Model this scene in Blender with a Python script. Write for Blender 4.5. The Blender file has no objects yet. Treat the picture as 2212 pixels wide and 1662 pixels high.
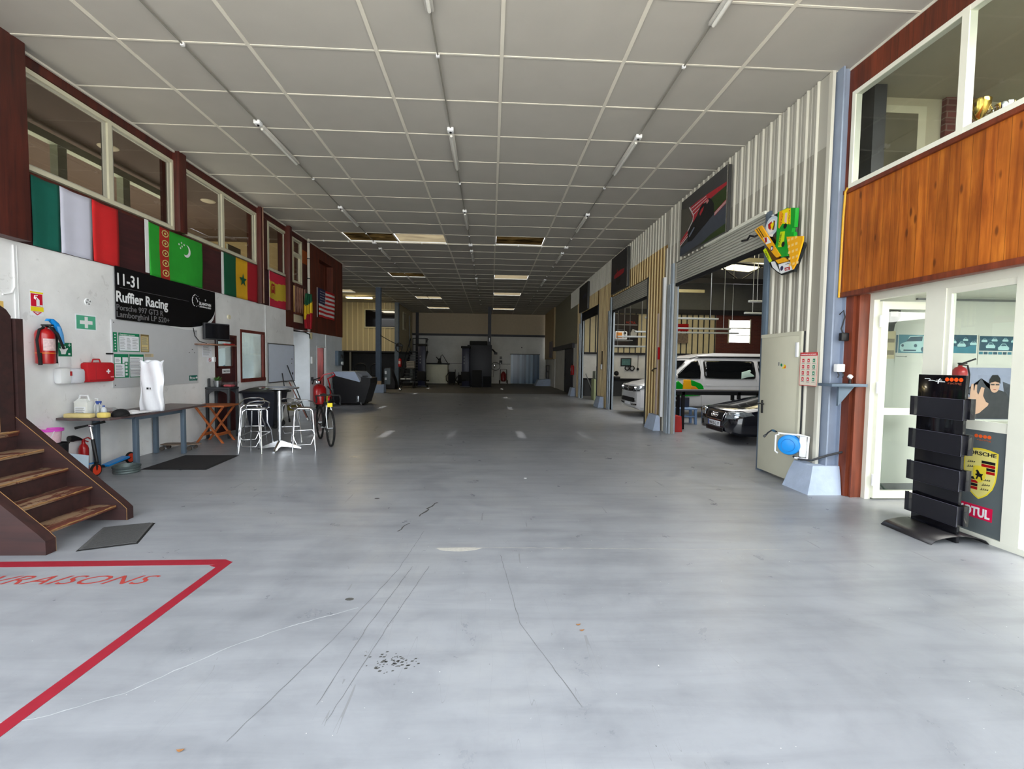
import bpy, bmesh, math, random
from mathutils import Vector, Matrix
SC = bpy.context.scene
COL = SC.collection
PI = math.pi
random.seed(7)

# ---------------------------------------------------------------- camera
def set_camera():
    cam = bpy.data.cameras.new('camera'); o = bpy.data.objects.new('camera', cam); COL.objects.link(o)
    yaw, pitch, roll = .04689, .04799, .01393
    cy, sy, cp, sp = math.cos(yaw), math.sin(yaw), math.cos(pitch), math.sin(pitch)
    f = Vector((sy*cp, cy*cp, -sp)); r0 = Vector((cy, -sy, 0)); u0 = r0.cross(f)
    r = math.cos(roll)*r0 + math.sin(roll)*u0; u = -math.sin(roll)*r0 + math.cos(roll)*u0
    M = Matrix(((r.x, u.x, -f.x, 0), (r.y, u.y, -f.y, 0), (r.z, u.z, -f.z, 1.62), (0, 0, 0, 1)))
    o.matrix_world = M
    cam.sensor_fit = 'HORIZONTAL'; cam.sensor_width = 36; cam.lens = 36*982.3/2212
    cam.clip_start = .05; cam.clip_end = 300
    SC.camera = o
set_camera()

# ---------------------------------------------------------------- world, exposure
W = bpy.data.worlds.new('overcast_sky'); SC.world = W; W.use_nodes = True
wn = W.node_tree; wn.nodes.clear()
wo = wn.nodes.new('ShaderNodeOutputWorld'); wb = wn.nodes.new('ShaderNodeBackground')
wb.inputs[0].default_value = (.90, .955, 1.0, 1); wb.inputs[1].default_value = 1.0
wn.links.new(wb.outputs[0], wo.inputs[0])
SC.view_settings.view_transform = 'Standard'; SC.view_settings.look = 'None'
SC.view_settings.gamma = 1; SC.view_settings.use_curve_mapping = False
SC.view_settings.exposure = 2.3
SC.cycles.max_bounces = 8; SC.cycles.diffuse_bounces = 5; SC.cycles.glossy_bounces = 4
SC.cycles.transparent_max_bounces = 12; SC.cycles.transmission_bounces = 6
SC.cycles.use_denoising = True
SC.cycles.caustics_reflective = False; SC.cycles.caustics_refractive = False
SC.cycles.sample_clamp_indirect = 4.0

def area(name, loc, size, power, col=(1, 1, 1), rot=(0, 0, 0)):
    l = bpy.data.lights.new(name, 'AREA'); l.shape = 'RECTANGLE'; l.size, l.size_y = size; l.energy = power; l.color = col
    o = bpy.data.objects.new(name, l); o.location = loc; o.rotation_euler = rot; COL.objects.link(o)
    o['kind'] = 'helper'
    return o
# sun on the forecourt behind the camera: the building throws its shadow over the entrance, the paving beyond bounces light in
sl = bpy.data.lights.new('sun', 'SUN'); sl.energy = 6.0; sl.angle = .03; sl.color = (1, .97, .93)
so = bpy.data.objects.new('sun', sl); COL.objects.link(so); so.location = (0, 30, 30); so.rotation_euler = (-math.radians(36), 0, .15)
# area lamps added inside the side rooms, out of view, to brighten them
area('left_rooms_fill', (-8.0, 9.6, 3.04), (2.6, 7.0), 85, (1, .95, .80), (PI, 0, 0))
area('upper_room_fill', (6.4, 2.4, 5.08), (2.4, 2.2), 80, (1, .97, .88))
area('shop_fill', (6.6, 2.6, 2.52), (2.5, 2.0), 62, (1, .99, .94))
area('office_fill', (-7.0, 11.3, .05), (1.6, 2.2), 26, (.85, 1, 1), (PI, 0, 0))
# area lamps added to brighten the workshop and warm the rear left bay
area('workshop_fill', (6.1, 13.5, 5.45), (1.8, 11), 80, (1, .98, .93))
area('rear_warm_fill', (-7.6, 24.8, 5.25), (.9, .9), 14, (1, .88, .66))

# ---------------------------------------------------------------- materials
def lin(c): return c/12.92 if c <= .04045 else ((c+.055)/1.055)**2.4
def rgb(r, g, b): return (lin(r/255), lin(g/255), lin(b/255), 1)
MATS = {}
def pm(name, col, rough=.5, metal=0., var=.06, scale=6., bump=0., bscale=60., stretch=(1, 1, 1), spec=.5, coat=0., alpha=1., trans=0., emit=0., ior=1.45):
    """procedural principled material: noise varies its colour and roughness"""
    if name in MATS: return MATS[name]
    m = bpy.data.materials.new(name); m.use_nodes = True; nt = m.node_tree; N = nt.nodes; L = nt.links
    b = N['Principled BSDF']; c = rgb(*col)
    tc = N.new('ShaderNodeTexCoord'); mp = N.new('ShaderNodeMapping'); mp.inputs['Scale'].default_value = stretch
    L.new(tc.outputs['Object'], mp.inputs[0])
    nz = N.new('ShaderNodeTexNoise'); nz.inputs['Scale'].default_value = scale; nz.inputs['Detail'].default_value = 5
    L.new(mp.outputs[0], nz.inputs['Vector'])
    mx = N.new('ShaderNodeMix'); mx.data_type = 'RGBA'
    mx.inputs[6].default_value = tuple(x*(1-var*2.2) for x in c[:3])+(1,); mx.inputs[7].default_value = tuple(min(1, x*(1+var*2.2)) for x in c[:3])+(1,)
    L.new(nz.outputs[0], mx.inputs[0]); L.new(mx.outputs[2], b.inputs['Base Color'])
    b.inputs['Roughness'].default_value = rough; b.inputs['Metallic'].default_value = metal
    b.inputs['Specular IOR Level'].default_value = spec; b.inputs['Coat Weight'].default_value = coat
    b.inputs['Alpha'].default_value = alpha; b.inputs['Transmission Weight'].default_value = trans; b.inputs['IOR'].default_value = ior
    if emit: L.new(mx.outputs[2], b.inputs['Emission Color']); b.inputs['Emission Strength'].default_value = emit
    if bump:
        n2 = N.new('ShaderNodeTexNoise'); n2.inputs['Scale'].default_value = bscale; n2.inputs['Detail'].default_value = 4
        L.new(mp.outputs[0], n2.inputs['Vector'])
        bp = N.new('ShaderNodeBump'); bp.inputs['Strength'].default_value = bump; bp.inputs['Distance'].default_value = .01
        L.new(n2.outputs[0], bp.inputs['Height']); L.new(bp.outputs[0], b.inputs['Normal'])
    MATS[name] = m
    return m

def nodes_of(name):
    m = bpy.data.materials.new(name); m.use_nodes = True; MATS[name] = m
    return m, m.node_tree.nodes, m.node_tree.links, m.node_tree.nodes['Principled BSDF']
def ramp(N, stops):
    r = N.new('ShaderNodeValToRGB'); e = r.color_ramp.elements
    while len(e) < len(stops): e.new(.5)
    for k, (p, c) in enumerate(stops): e[k].position = p; e[k].color = c
    return r
def noise(N, L, vec, scale, detail=5, rough=.5, dist=0):
    n = N.new('ShaderNodeTexNoise'); n.inputs['Scale'].default_value = scale; n.inputs['Detail'].default_value = detail
    n.inputs['Roughness'].default_value = rough; n.inputs['Distortion'].default_value = dist
    L.new(vec, n.inputs['Vector']); return n
def mapping(N, L, scale=(1, 1, 1), rot=(0, 0, 0), loc=(0, 0, 0)):
    tc = N.new('ShaderNodeTexCoord'); mp = N.new('ShaderNodeMapping')
    mp.inputs['Scale'].default_value = scale; mp.inputs['Rotation'].default_value = rot; mp.inputs['Location'].default_value = loc
    L.new(tc.outputs['Object'], mp.inputs[0]); return mp.outputs[0]
def mixc(N, L, fac, a, b, mode='MIX'):
    m = N.new('ShaderNodeMix'); m.data_type = 'RGBA'; m.blend_type = mode
    for sock, v in ((m.inputs[0], fac), (m.inputs[6], a), (m.inputs[7], b)):
        if hasattr(v, 'links'): L.new(v, sock)
        else: sock.default_value = v
    return m.outputs[2]
def mth(N, L, op, a, b=0.):
    m = N.new('ShaderNodeMath'); m.operation = op
    for sock, v in ((m.inputs[0], a), (m.inputs[1], b)):
        if hasattr(v, 'links'): L.new(v, sock)
        else: sock.default_value = v
    return m.outputs[0]

def mat_floor():
    m, N, L, b = nodes_of('painted_concrete_floor')
    v = mapping(N, L)
    n1 = noise(N, L, v, .55, 6, .62, .6); n2 = noise(N, L, v, 3.2, 8, .65, .3)
    vs = mapping(N, L, (.35, 2.6, 1), (0, 0, .25)); n3 = noise(N, L, vs, 2.0, 7, .6, .4)
    r1 = ramp(N, [(.36, rgb(134, 137, 143)), (.52, rgb(144, 147, 153)), (.68, rgb(152, 154, 157))])
    L.new(n1.outputs[0], r1.inputs[0])
    r2 = ramp(N, [(.28, (.86, .86, .87, 1)), (.5, (1, 1, 1, 1)), (.74, (1.05, 1.05, 1.05, 1))])
    L.new(n2.outputs[0], r2.inputs[0])
    r3 = ramp(N, [(.32, (.80, .80, .81, 1)), (.55, (1, 1, 1, 1)), (.75, (1.07, 1.07, 1.07, 1))])
    L.new(n3.outputs[0], r3.inputs[0])
    c = mixc(N, L, 1., r1.outputs[0], r2.outputs[0], 'MULTIPLY'); c = mixc(N, L, .8, c, r3.outputs[0], 'MULTIPLY')
    # dark scuffs and white chips
    n4 = noise(N, L, v, 1.1, 3, .5); n5 = noise(N, L, v, 26, 4, .7)
    sc = mth(N, L, 'MULTIPLY', mth(N, L, 'GREATER_THAN', n4.outputs[0], .64), mth(N, L, 'GREATER_THAN', n5.outputs[0], .64))
    c = mixc(N, L, mth(N, L, 'MULTIPLY', sc, .12), c, rgb(95, 95, 98))
    n6 = noise(N, L, v, 55, 2, .5)
    c = mixc(N, L, mth(N, L, 'MULTIPLY', mth(N, L, 'GREATER_THAN', n6.outputs[0], .765), .6), c, rgb(60, 60, 62))
    n7 = noise(N, L, v, 43, 2, .5)
    c = mixc(N, L, mth(N, L, 'MULTIPLY', mth(N, L, 'GREATER_THAN', n7.outputs[0], .775), .7), c, rgb(235, 235, 232))
    # thin scratches running down the hall
    vw = mapping(N, L, (1, .05, 1), (0, 0, .16)); n8 = noise(N, L, vw, 9, 1, .5)
    d = mth(N, L, 'ABSOLUTE', mth(N, L, 'SUBTRACT', n8.outputs[0], .5)); ln = mth(N, L, 'LESS_THAN', d, .0009)
    c = mixc(N, L, mth(N, L, 'MULTIPLY', ln, mth(N, L, 'GREATER_THAN', n1.outputs[0], .5)), c, rgb(128, 130, 134))
    L.new(c, b.inputs['Base Color'])
    rr = ramp(N, [(.3, (.26, .26, .26, 1)), (.7, (.42, .42, .42, 1))]); L.new(n2.outputs[0], rr.inputs[0]); L.new(rr.outputs[0], b.inputs['Roughness'])
    b.inputs['Specular IOR Level'].default_value = .32
    bp = N.new('ShaderNodeBump'); bp.inputs['Strength'].default_value = .025; bp.inputs['Distance'].default_value = .01
    L.new(n2.outputs[0], bp.inputs['Height']); L.new(bp.outputs[0], b.inputs['Normal'])
    return m

def mat_wood(name, base, dark, plank=0., axis='Z', knots=False, rough=.55, worn=False, planku='Y', light=None):
    """stained timber: grain stretched along axis; plank>0 adds board joints across planku"""
    m, N, L, b = nodes_of(name)
    st = {'X': (.12, 1.6, 1.6), 'Y': (1.6, .12, 1.6), 'Z': (1.6, 1.6, .12)}[axis]
    v = mapping(N, L, st); o = mapping(N, L)
    n1 = noise(N, L, v, 9, 7, .6, .5); n2 = noise(N, L, o, 2.2, 4, .5)
    r = ramp(N, [(.30, rgb(*dark)), (.5, rgb(*base)), (.72, rgb(*(light or tuple(min(255, int(x*1.18)) for x in base))))])
    L.new(n1.outputs[0], r.inputs[0]); c = r.outputs[0]
    r2 = ramp(N, [(.3, (.75, .75, .75, 1)), (.65, (1.1, 1.1, 1.1, 1))]); L.new(n2.outputs[0], r2.inputs[0])
    c = mixc(N, L, .8, c, r2.outputs[0], 'MULTIPLY')
    if knots:
        kv = mapping(N, L, (2.6, 4.6, 1.5)); vo = N.new('ShaderNodeTexVoronoi'); vo.inputs['Scale'].default_value = 1.9; L.new(kv, vo.inputs['Vector'])
        kn = ramp(N, [(.0, (1, 1, 1, 1)), (.09, (.9, .9, .9, 1)), (.17, (0, 0, 0, 1))]); L.new(vo.outputs['Distance'], kn.inputs[0])
        c = mixc(N, L, mth(N, L, 'MULTIPLY', kn.outputs[0], .75), c, rgb(70, 30, 12))
    if plank:
        sx = N.new('ShaderNodeSeparateXYZ'); L.new(o, sx.inputs[0])
        q = mth(N, L, 'DIVIDE', sx.outputs[planku], plank); fr = mth(N, L, 'FRACT', q); fl = mth(N, L, 'FLOOR', q)
        wn_ = N.new('ShaderNodeTexWhiteNoise'); wn_.noise_dimensions = '1D'; L.new(fl, wn_.inputs['W'])
        rv = ramp(N, [(0, (.82, .82, .82, 1)), (1, (1.15, 1.15, 1.15, 1))]); L.new(wn_.outputs[0], rv.inputs[0])
        c = mixc(N, L, 1., c, rv.outputs[0], 'MULTIPLY')
        c = mixc(N, L, mth(N, L, 'MULTIPLY', mth(N, L, 'LESS_THAN', fr, .05), .55), c, rgb(*tuple(int(x*.55) for x in dark)))
    if worn:
        n3 = noise(N, L, v, 3.1, 9, .75, 1.2); n4 = noise(N, L, o, 6, 5, .6)
        w = mth(N, L, 'MULTIPLY', mth(N, L, 'GREATER_THAN', n3.outputs[0], .485), mth(N, L, 'GREATER_THAN', n4.outputs[0], .46))
        c = mixc(N, L, mth(N, L, 'MULTIPLY', w, .75), c, rgb(150, 125, 98))
    L.new(c, b.inputs['Base Color']); b.inputs['Roughness'].default_value = rough
    bp = N.new('ShaderNodeBump'); bp.inputs['Strength'].default_value = .15; bp.inputs['Distance'].default_value = .004
    L.new(n1.outputs[0], bp.inputs['Height']); L.new(bp.outputs[0], b.inputs['Normal'])
    return m

def mat_plaster(name, col, dirt=.5, low=True):
    m, N, L, b = nodes_of(name)
    v = mapping(N, L); n1 = noise(N, L, v, 1.3, 5, .6); n2 = noise(N, L, v, 42, 4, .6); n3 = noise(N, L, v, 5, 6, .7, .4)
    r = ramp(N, [(.3, rgb(*tuple(int(x*.93) for x in col))), (.65, rgb(*col))]); L.new(n1.outputs[0], r.inputs[0]); c = r.outputs[0]
    g = mth(N, L, 'MULTIPLY', mth(N, L, 'GREATER_THAN', n3.outputs[0], .64), .16*dirt)
    c = mixc(N, L, g, c, rgb(120, 118, 115))
    L.new(c, b.inputs['Base Color']); b.inputs['Roughness'].default_value = .75
    bp = N.new('ShaderNodeBump'); bp.inputs['Strength'].default_value = .25; bp.inputs['Distance'].default_value = .006
    L.new(n2.outputs[0], bp.inputs['Height']); L.new(bp.outputs[0], b.inputs['Normal'])
    return m

def mat_brick(name, c1, c2, mortar):
    m, N, L, b = nodes_of(name)
    tc = N.new('ShaderNodeTexCoord'); mp = N.new('ShaderNodeMapping'); mp.inputs['Rotation'].default_value = (PI/2, 0, 0)
    L.new(tc.outputs['Object'], mp.inputs[0]); bt = N.new('ShaderNodeTexBrick'); L.new(mp.outputs[0], bt.inputs['Vector'])
    bt.inputs['Color1'].default_value = rgb(*c1); bt.inputs['Color2'].default_value = rgb(*c2); bt.inputs['Mortar'].default_value = rgb(*mortar)
    bt.inputs['Scale'].default_value = 1.; bt.inputs['Brick Width'].default_value = .24; bt.inputs['Row Height'].default_value = .08; bt.inputs['Mortar Size'].default_value = .008
    L.new(bt.outputs[0], b.inputs['Base Color']); b.inputs['Roughness'].default_value = .85
    return m

def mat_glass(name, tint=(.9, .93, .92), rough=.0, refl=.10, dens=.12):
    """thin pane: mostly clear with a fresnel-like sheen"""
    m = bpy.data.materials.new(name); m.use_nodes = True; N = m.node_tree.nodes; L = m.node_tree.links; N.clear(); MATS[name] = m
    o = N.new('ShaderNodeOutputMaterial'); t = N.new('ShaderNodeBsdfTransparent'); t.inputs[0].default_value = (*[x*(1-dens) for x in tint], 1)
    g = N.new('ShaderNodeBsdfGlossy'); g.inputs['Roughness'].default_value = rough; g.inputs[0].default_value = (1, 1, 1, 1)
    f = N.new('ShaderNodeLayerWeight'); f.inputs[0].default_value = .5
    nz = N.new('ShaderNodeTexNoise'); nz.inputs['Scale'].default_value = 2.
    s = mth(N, L, 'ADD', mth(N, L, 'MULTIPLY', mth(N, L, 'POWER', f.outputs['Facing'], 4.0), .45), mth(N, L, 'MULTIPLY', nz.outputs[0], refl*.45))
    mx = N.new('ShaderNodeMixShader'); L.new(s, mx.inputs[0]); L.new(t.outputs[0], mx.inputs[1]); L.new(g.outputs[0], mx.inputs[2]); L.new(mx.outputs[0], o.inputs[0])
    return m

def mat_translucent(name, col, dirty=False):
    m = bpy.data.materials.new(name); m.use_nodes = True; N = m.node_tree.nodes; L = m.node_tree.links; N.clear(); MATS[name] = m
    o = N.new('ShaderNodeOutputMaterial'); t = N.new('ShaderNodeBsdfTranslucent'); d = N.new('ShaderNodeBsdfDiffuse')
    v = mapping(N, L, (1, 3, 1)); n = noise(N, L, v, 1.6, 5, .6, .5)
    r = ramp(N, [(.35, rgb(*tuple(int(x*(.45 if dirty else .9)) for x in col))), (.62, rgb(*col))]); L.new(n.outputs[0], r.inputs[0])
    L.new(r.outputs[0], t.inputs[0]); L.new(r.outputs[0], d.inputs[0])
    mx = N.new('ShaderNodeMixShader'); mx.inputs[0].default_value = .2; L.new(t.outputs[0], mx.inputs[1]); L.new(d.outputs[0], mx.inputs[2]); L.new(mx.outputs[0], o.inputs[0])
    return m

M_FLOOR = mat_floor()
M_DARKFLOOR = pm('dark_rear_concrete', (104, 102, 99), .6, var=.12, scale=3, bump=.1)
M_CEIL = pm('grey_ceiling_panel', (174, 171, 164), .85, var=.03, scale=2.5, bump=.08, bscale=120)
M_BATTEN = pm('ceiling_batten', (214, 210, 198), .6, var=.03)
M_WHITE = mat_plaster('white_plaster', (243, 244, 245), 1.)
M_WHITEB = mat_plaster('cool_white_plaster', (232, 238, 244), .6)
M_BLOCK = mat_plaster('grey_painted_blockwork', (222, 223, 220), .8)
M_BROWN = mat_wood('dark_brown_timber', (80, 34, 26), (54, 24, 22), axis='Z', rough=.55)
M_BROWNR = mat_wood('red_brown_timber_boards', (104, 46, 26), (74, 32, 20), plank=.09, axis='Z', rough=.55)
M_BROWNBAND = mat_wood('plum_brown_board', (62, 28, 30), (50, 22, 25), axis='Y', rough=.6)
M_ORANGE = mat_wood('varnished_pine_boards', (170, 92, 30), (132, 64, 20), plank=.105, axis='Z', knots=True, rough=.42, light=(206, 122, 42))
M_POSTW = mat_wood('russet_timber_post', (116, 54, 32), (92, 40, 24), axis='Z', rough=.5)
M_STAIR = mat_wood('worn_stair_timber', (92, 46, 34), (62, 34, 28), axis='Y', rough=.6, worn=True)
M_STRING = mat_wood('dark_stringer_timber', (50, 28, 27), (36, 22, 22), axis='X', rough=.55)
M_RAW = pm('worn_raw_edge', (140, 104, 64), .7, var=.2, scale=14)
M_PVC = pm('white_pvc', (232, 232, 218), .35, var=.02)
M_CREAMF = pm('cream_frame', (208, 204, 180), .4, var=.04)
M_GLASS = mat_glass('window_glass')
M_GLASSD = mat_glass('smoky_window_glass', (.75, .75, .74), 0, .12, .25)
M_CLADN = pm('grey_cladding', (150, 147, 136), .5, var=.05, scale=1.5, stretch=(1, 1, .15))
M_CLADG = pm('golden_cladding', (132, 102, 54), .5, var=.08, scale=1.5, stretch=(1, 1, .15))
M_CLADT = pm('pale_upper_cladding', (176, 174, 164), .5, var=.04, scale=1.5, stretch=(1, 1, .15))
M_RIB = pm('cladding_rib', (204, 202, 190), .4, var=.03)
M_RIBG = pm('golden_rib', (206, 184, 130), .4, var=.05)
M_CREAMCLAD = pm('cream_cladding', (186, 176, 146), .5, var=.06, scale=2, stretch=(1, 1, .2))
M_STEELB = pm('blue_grey_steel', (98, 114, 130), .45, metal=.1, var=.08, scale=4, bump=.1)
M_STEELL = pm('pale_grey_steel', (160, 172, 182), .45, var=.1, scale=5)
M_SHUT = pm('grey_shutter', (178, 177, 168), .6, metal=0, var=.05)
M_GALV = pm('galvanised_rail', (190, 200, 208), .4, metal=.4, var=.1, scale=9)
M_CONCB = pm('pale_blue_concrete', (176, 190, 212), .85, var=.08, scale=7, bump=.7, bscale=18)
M_DOORC = pm('cream_steel_door', (206, 204, 184), .45, var=.02)
M_BLACK = pm('black_plastic', (22, 22, 24), .45, var=.15)
M_BLACKM = pm('matt_black', (16, 16, 18), .8, var=.15)
M_GLOSSBLK = pm('gloss_black_acrylic', (14, 14, 20), .12, var=.1, coat=.4)
M_WHITEP = pm('white_plastic', (236, 238, 240), .35, var=.02)
M_PAPER = pm('white_paper', (240, 243, 250), .7, var=.02)
M_RED = pm('red_paint', (176, 20, 24), .3, var=.08, coat=.3)
M_REDM = pm('matt_red', (190, 24, 34), .7, var=.06)
M_TAPE = pm('red_floor_tape', (140, 20, 40), .55, var=.08, scale=18)
M_LETTER = pm('worn_red_paint', (158, 52, 46), .7, var=.2, scale=30)
M_ALU = pm('polished_aluminium', (222, 224, 228), .18, metal=1., var=.05)
M_ALUD = pm('brushed_aluminium', (176, 180, 184), .35, metal=1., var=.08)
M_CHROME = pm('chrome', (236, 236, 238), .08, metal=1., var=.02)
M_GREY = pm('mid_grey_plastic', (120, 122, 124), .5, var=.05)
M_DGREY = pm('dark_grey_plastic', (52, 54, 58), .5, var=.08)
M_BLUE = pm('bright_blue_plastic', (24, 140, 222), .35, var=.04)
M_GREEN = pm('safety_green', (22, 134, 92), .5, var=.04)
M_YEL = pm('signal_yellow', (240, 220, 30), .45, var=.03)
M_RUBBER = pm('black_rubber', (24, 24, 25), .8, var=.2, bump=.3)
M_MAT = pm('black_ribbed_mat', (36, 34, 36), .95, var=.2, scale=90, bump=.6, bscale=140)
M_DARKWALL = pm('dark_rear_wall', (118, 120, 122), .8, var=.06)
M_BEIGE = pm('beige_partition', (200, 180, 132), .7, var=.05)
M_ROOMCEIL = pm('brown_room_ceiling', (84, 68, 58), .8, var=.05)
M_DARKSTEEL = pm('dark_steel', (44, 44, 50), .5, metal=.2, var=.1)
M_BLUELIFT = pm('navy_lift_paint', (16, 18, 46), .4, var=.08)
M_SKYL = mat_translucent('roof_light_sheet', (138, 132, 118)); M_SKYD = mat_translucent('stained_roof_light_sheet', (92, 82, 62), True)
M_SKYW = mat_translucent('pale_roof_light_sheet', (235, 228, 205))
M_COL = pm('lavender_blue_steel', (138, 150, 170), .45, var=.06)
M_CRIB = pm('cream_rib', (226, 216, 184), .45, var=.03)
M_OFFW = pm('offwhite_board', (202, 204, 208), .35, var=.02)

# ---------------------------------------------------------------- mesh builder
class MB:
    """collects shapes in one mesh; M maps the local coordinates of a shape"""
    def __init__(s, M=None): s.v = []; s.f = []; s.mi = []; s.sm = []; s.M = M or Matrix.Identity(4)
    def add(s, vs, fs, mi=0, smooth=False):
        n = len(s.v); s.v += [s.M @ Vector(p) for p in vs]
        for f in fs: s.f.append([n+k for k in f]); s.mi.append(mi); s.sm.append(smooth)
        return s
    def box(s, x0, x1, y0, y1, z0, z1, mi=0, b=0.):
        s.nb = getattr(s, 'nb', -1)+1
        if min(abs(x1-x0), abs(y1-y0), abs(z1-z0)) > .012 and s.nb:   # keeps overlapping bars from sharing a face
            e = .0004*(s.nb % 6); x0, x1, y0, y1, z0, z1 = x0-e, x1+e, y0-e, y1+e, z0-e, z1+e
        if b > 0: return s._bbox(x0, x1, y0, y1, z0, z1, mi, b)
        vs = [(x, y, z) for z in (z0, z1) for y in (y0, y1) for x in (x0, x1)]
        return s.add(vs, [(0, 2, 3, 1), (4, 5, 7, 6), (0, 1, 5, 4), (2, 6, 7, 3), (0, 4, 6, 2), (1, 3, 7, 5)], mi)
    def _bbox(s, x0, x1, y0, y1, z0, z1, mi, b):
        bm = bmesh.new(); bmesh.ops.create_cube(bm, size=1)
        for v in bm.verts: v.co = Vector(((x0+x1)/2+v.co.x*(x1-x0), (y0+y1)/2+v.co.y*(y1-y0), (z0+z1)/2+v.co.z*(z1-z0)))
        b = min(b, .45*min(abs(x1-x0), abs(y1-y0), abs(z1-z0)))
        bmesh.ops.bevel(bm, geom=bm.edges[:], offset=b, segments=2, profile=.5, affect='EDGES')
        s.frombm(bm, mi); return s
    def frombm(s, bm, mi=0, smooth=True):
        bm.verts.index_update(); s.add([v.co.copy() for v in bm.verts], [[v.index for v in f.verts] for f in bm.faces], mi, smooth); bm.free(); return s
    def prism(s, pts, z0, z1, mi=0, top=None):
        n = len(pts); vs = [(x, y, z0) for x, y in pts]+[(x, y, z1) for x, y in (top or pts)]
        a = sum(pts[i][0]*pts[(i+1) % n][1]-pts[(i+1) % n][0]*pts[i][1] for i in range(n))
        fs = [tuple(range(n-1, -1, -1)), tuple(range(n, 2*n))]+[(i, (i+1) % n, n+(i+1) % n, n+i) for i in range(n)]
        if (a < 0) != (z1 < z0): fs = [f[::-1] for f in fs]
        return s.add(vs, fs, mi)
    def tube(s, pts, r, seg=8, mi=0, closed=False, cap=True):
        P = [Vector(p) for p in pts]; n = len(P); R = r if isinstance(r, (list, tuple)) else [r]*n
        T = []
        for i in range(n):
            if closed: t = P[(i+1) % n]-P[i-1]
            else: t = P[min(i+1, n-1)]-P[max(i-1, 0)]
            T.append(t.normalized() if t.length > 1e-9 else Vector((0, 0, 1)))
        up = Vector((0, 0, 1)) if abs(T[0].z) < .9 else Vector((1, 0, 0))
        nn = T[0].cross(up).normalized(); vs = []
        for i in range(n):
            nn = (nn-T[i]*nn.dot(T[i])); nn = nn.normalized() if nn.length > 1e-6 else T[i].orthogonal().normalized()
            bb = T[i].cross(nn)
            for k in range(seg): a = 2*PI*k/seg; vs.append(P[i]+(nn*math.cos(a)+bb*math.sin(a))*R[i])
        fs = []
        for i in range(n if closed else n-1):
            j = (i+1) % n
            for k in range(seg): l = (k+1) % seg; fs.append((i*seg+k, i*seg+l, j*seg+l, j*seg+k))
        if cap and not closed: fs += [tuple(range(seg-1, -1, -1)), tuple((n-1)*seg+k for k in range(seg))]
        return s.add(vs, fs, mi, True)
    def cyl(s, p0, p1, r, seg=20, mi=0, r2=None): return s.tube([p0, p1], [r, r if r2 is None else r2], seg, mi)
    def lathe(s, prof, c=(0, 0, 0), seg=24, mi=0, axis='Z', sx=1., sy=1.):
        vs = []; n = len(prof)
        for r, z in prof:
            for k in range(seg):
                a = 2*PI*k/seg; x, y = r*math.cos(a)*sx, r*math.sin(a)*sy
                p = {'Z': (x, y, z), 'X': (z, x, y), 'Y': (y, z, x)}[axis]; vs.append((c[0]+p[0], c[1]+p[1], c[2]+p[2]))
        fs = [(i*seg+k, i*seg+(k+1) % seg, (i+1)*seg+(k+1) % seg, (i+1)*seg+k) for i in range(n-1) for k in range(seg)]
        if n >= 4 and prof[0][0] == prof[-1][0] and max(p[0] for p in prof) > prof[0][0]*1.2:   # a ring: close its bore instead of capping it
            fs += [((n-1)*seg+k, (n-1)*seg+(k+1) % seg, (k+1) % seg, k) for k in range(seg)]
        else: fs += [tuple(range(seg-1, -1, -1)), tuple((n-1)*seg+k for k in range(seg))]
        return s.add(vs, fs, mi, True)
    def ball(s, c, r, mi=0, seg=16, rings=9, sc=(1, 1, 1)):
        prof = [(math.sin(PI*i/rings), -math.cos(PI*i/rings)) for i in range(rings+1)]
        vs = []
        for rr, z in prof:
            for k in range(seg): a = 2*PI*k/seg; vs.append((c[0]+max(rr, 1e-4)*math.cos(a)*r*sc[0], c[1]+max(rr, 1e-4)*math.sin(a)*r*sc[1], c[2]+z*r*sc[2]))
        return s.add(vs, [(i*seg+k, i*seg+(k+1) % seg, (i+1)*seg+(k+1) % seg, (i+1)*seg+k) for i in range(rings) for k in range(seg)], mi, True)
    def grid(s, fn, nu, nv, mi=0, mif=None, smooth=True, th=None):
        vs = [fn(i/nu, j/nv) for j in range(nv+1) for i in range(nu+1)]
        for j in range(nv):
            for i in range(nu):
                pass
        n0 = len(s.v); s.v += [s.M @ Vector(p) for p in vs]
        for j in range(nv):
            for i in range(nu):
                a = n0+j*(nu+1)+i; s.f.append([a, a+1, a+nu+2, a+nu+1]); s.mi.append(mif((i+.5)/nu, (j+.5)/nv) if mif else mi); s.sm.append(smooth)
        return s
    def loft(s, rings, mi=0, caps=True, mif=None, smooth=True):
        n = len(rings[0]); vs = [p for r in rings for p in r]; n0 = len(s.v); s.v += [s.M @ Vector(p) for p in vs]
        for i in range(len(rings)-1):
            for k in range(n):
                l = (k+1) % n; s.f.append([n0+i*n+k, n0+i*n+l, n0+(i+1)*n+l, n0+(i+1)*n+k]); s.mi.append(mif(i, k) if mif else mi); s.sm.append(smooth)
        if caps:
            s.f.append([n0+k for k in range(n-1, -1, -1)]); s.f.append([n0+(len(rings)-1)*n+k for k in range(n)]); s.mi += [mi, mi]; s.sm += [False, False]
        return s
    def build(s, name, mats, parent=None, label=None, solid=0., angle=40, sub=0, normals=True):
        me = bpy.data.meshes.new(name)
        v = s.v
        if parent is not None:
            inv = WM[parent.name].inverted(); v = [inv @ p for p in v]
        me.from_pydata([tuple(p) for p in v], [], s.f)
        ms = mats if isinstance(mats, (list, tuple)) else [mats]
        for m in ms: me.materials.append(m)
        me.polygons.foreach_set('material_index', s.mi); me.polygons.foreach_set('use_smooth', s.sm)
        me.update()
        if any(s.sm): me.set_sharp_from_angle(angle=math.radians(angle))
        o = bpy.data.objects.new(name, me); COL.objects.link(o)
        if parent is not None: o.parent = parent
        WM[o.name] = WM[parent.name] if parent is not None else Matrix.Identity(4)
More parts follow.
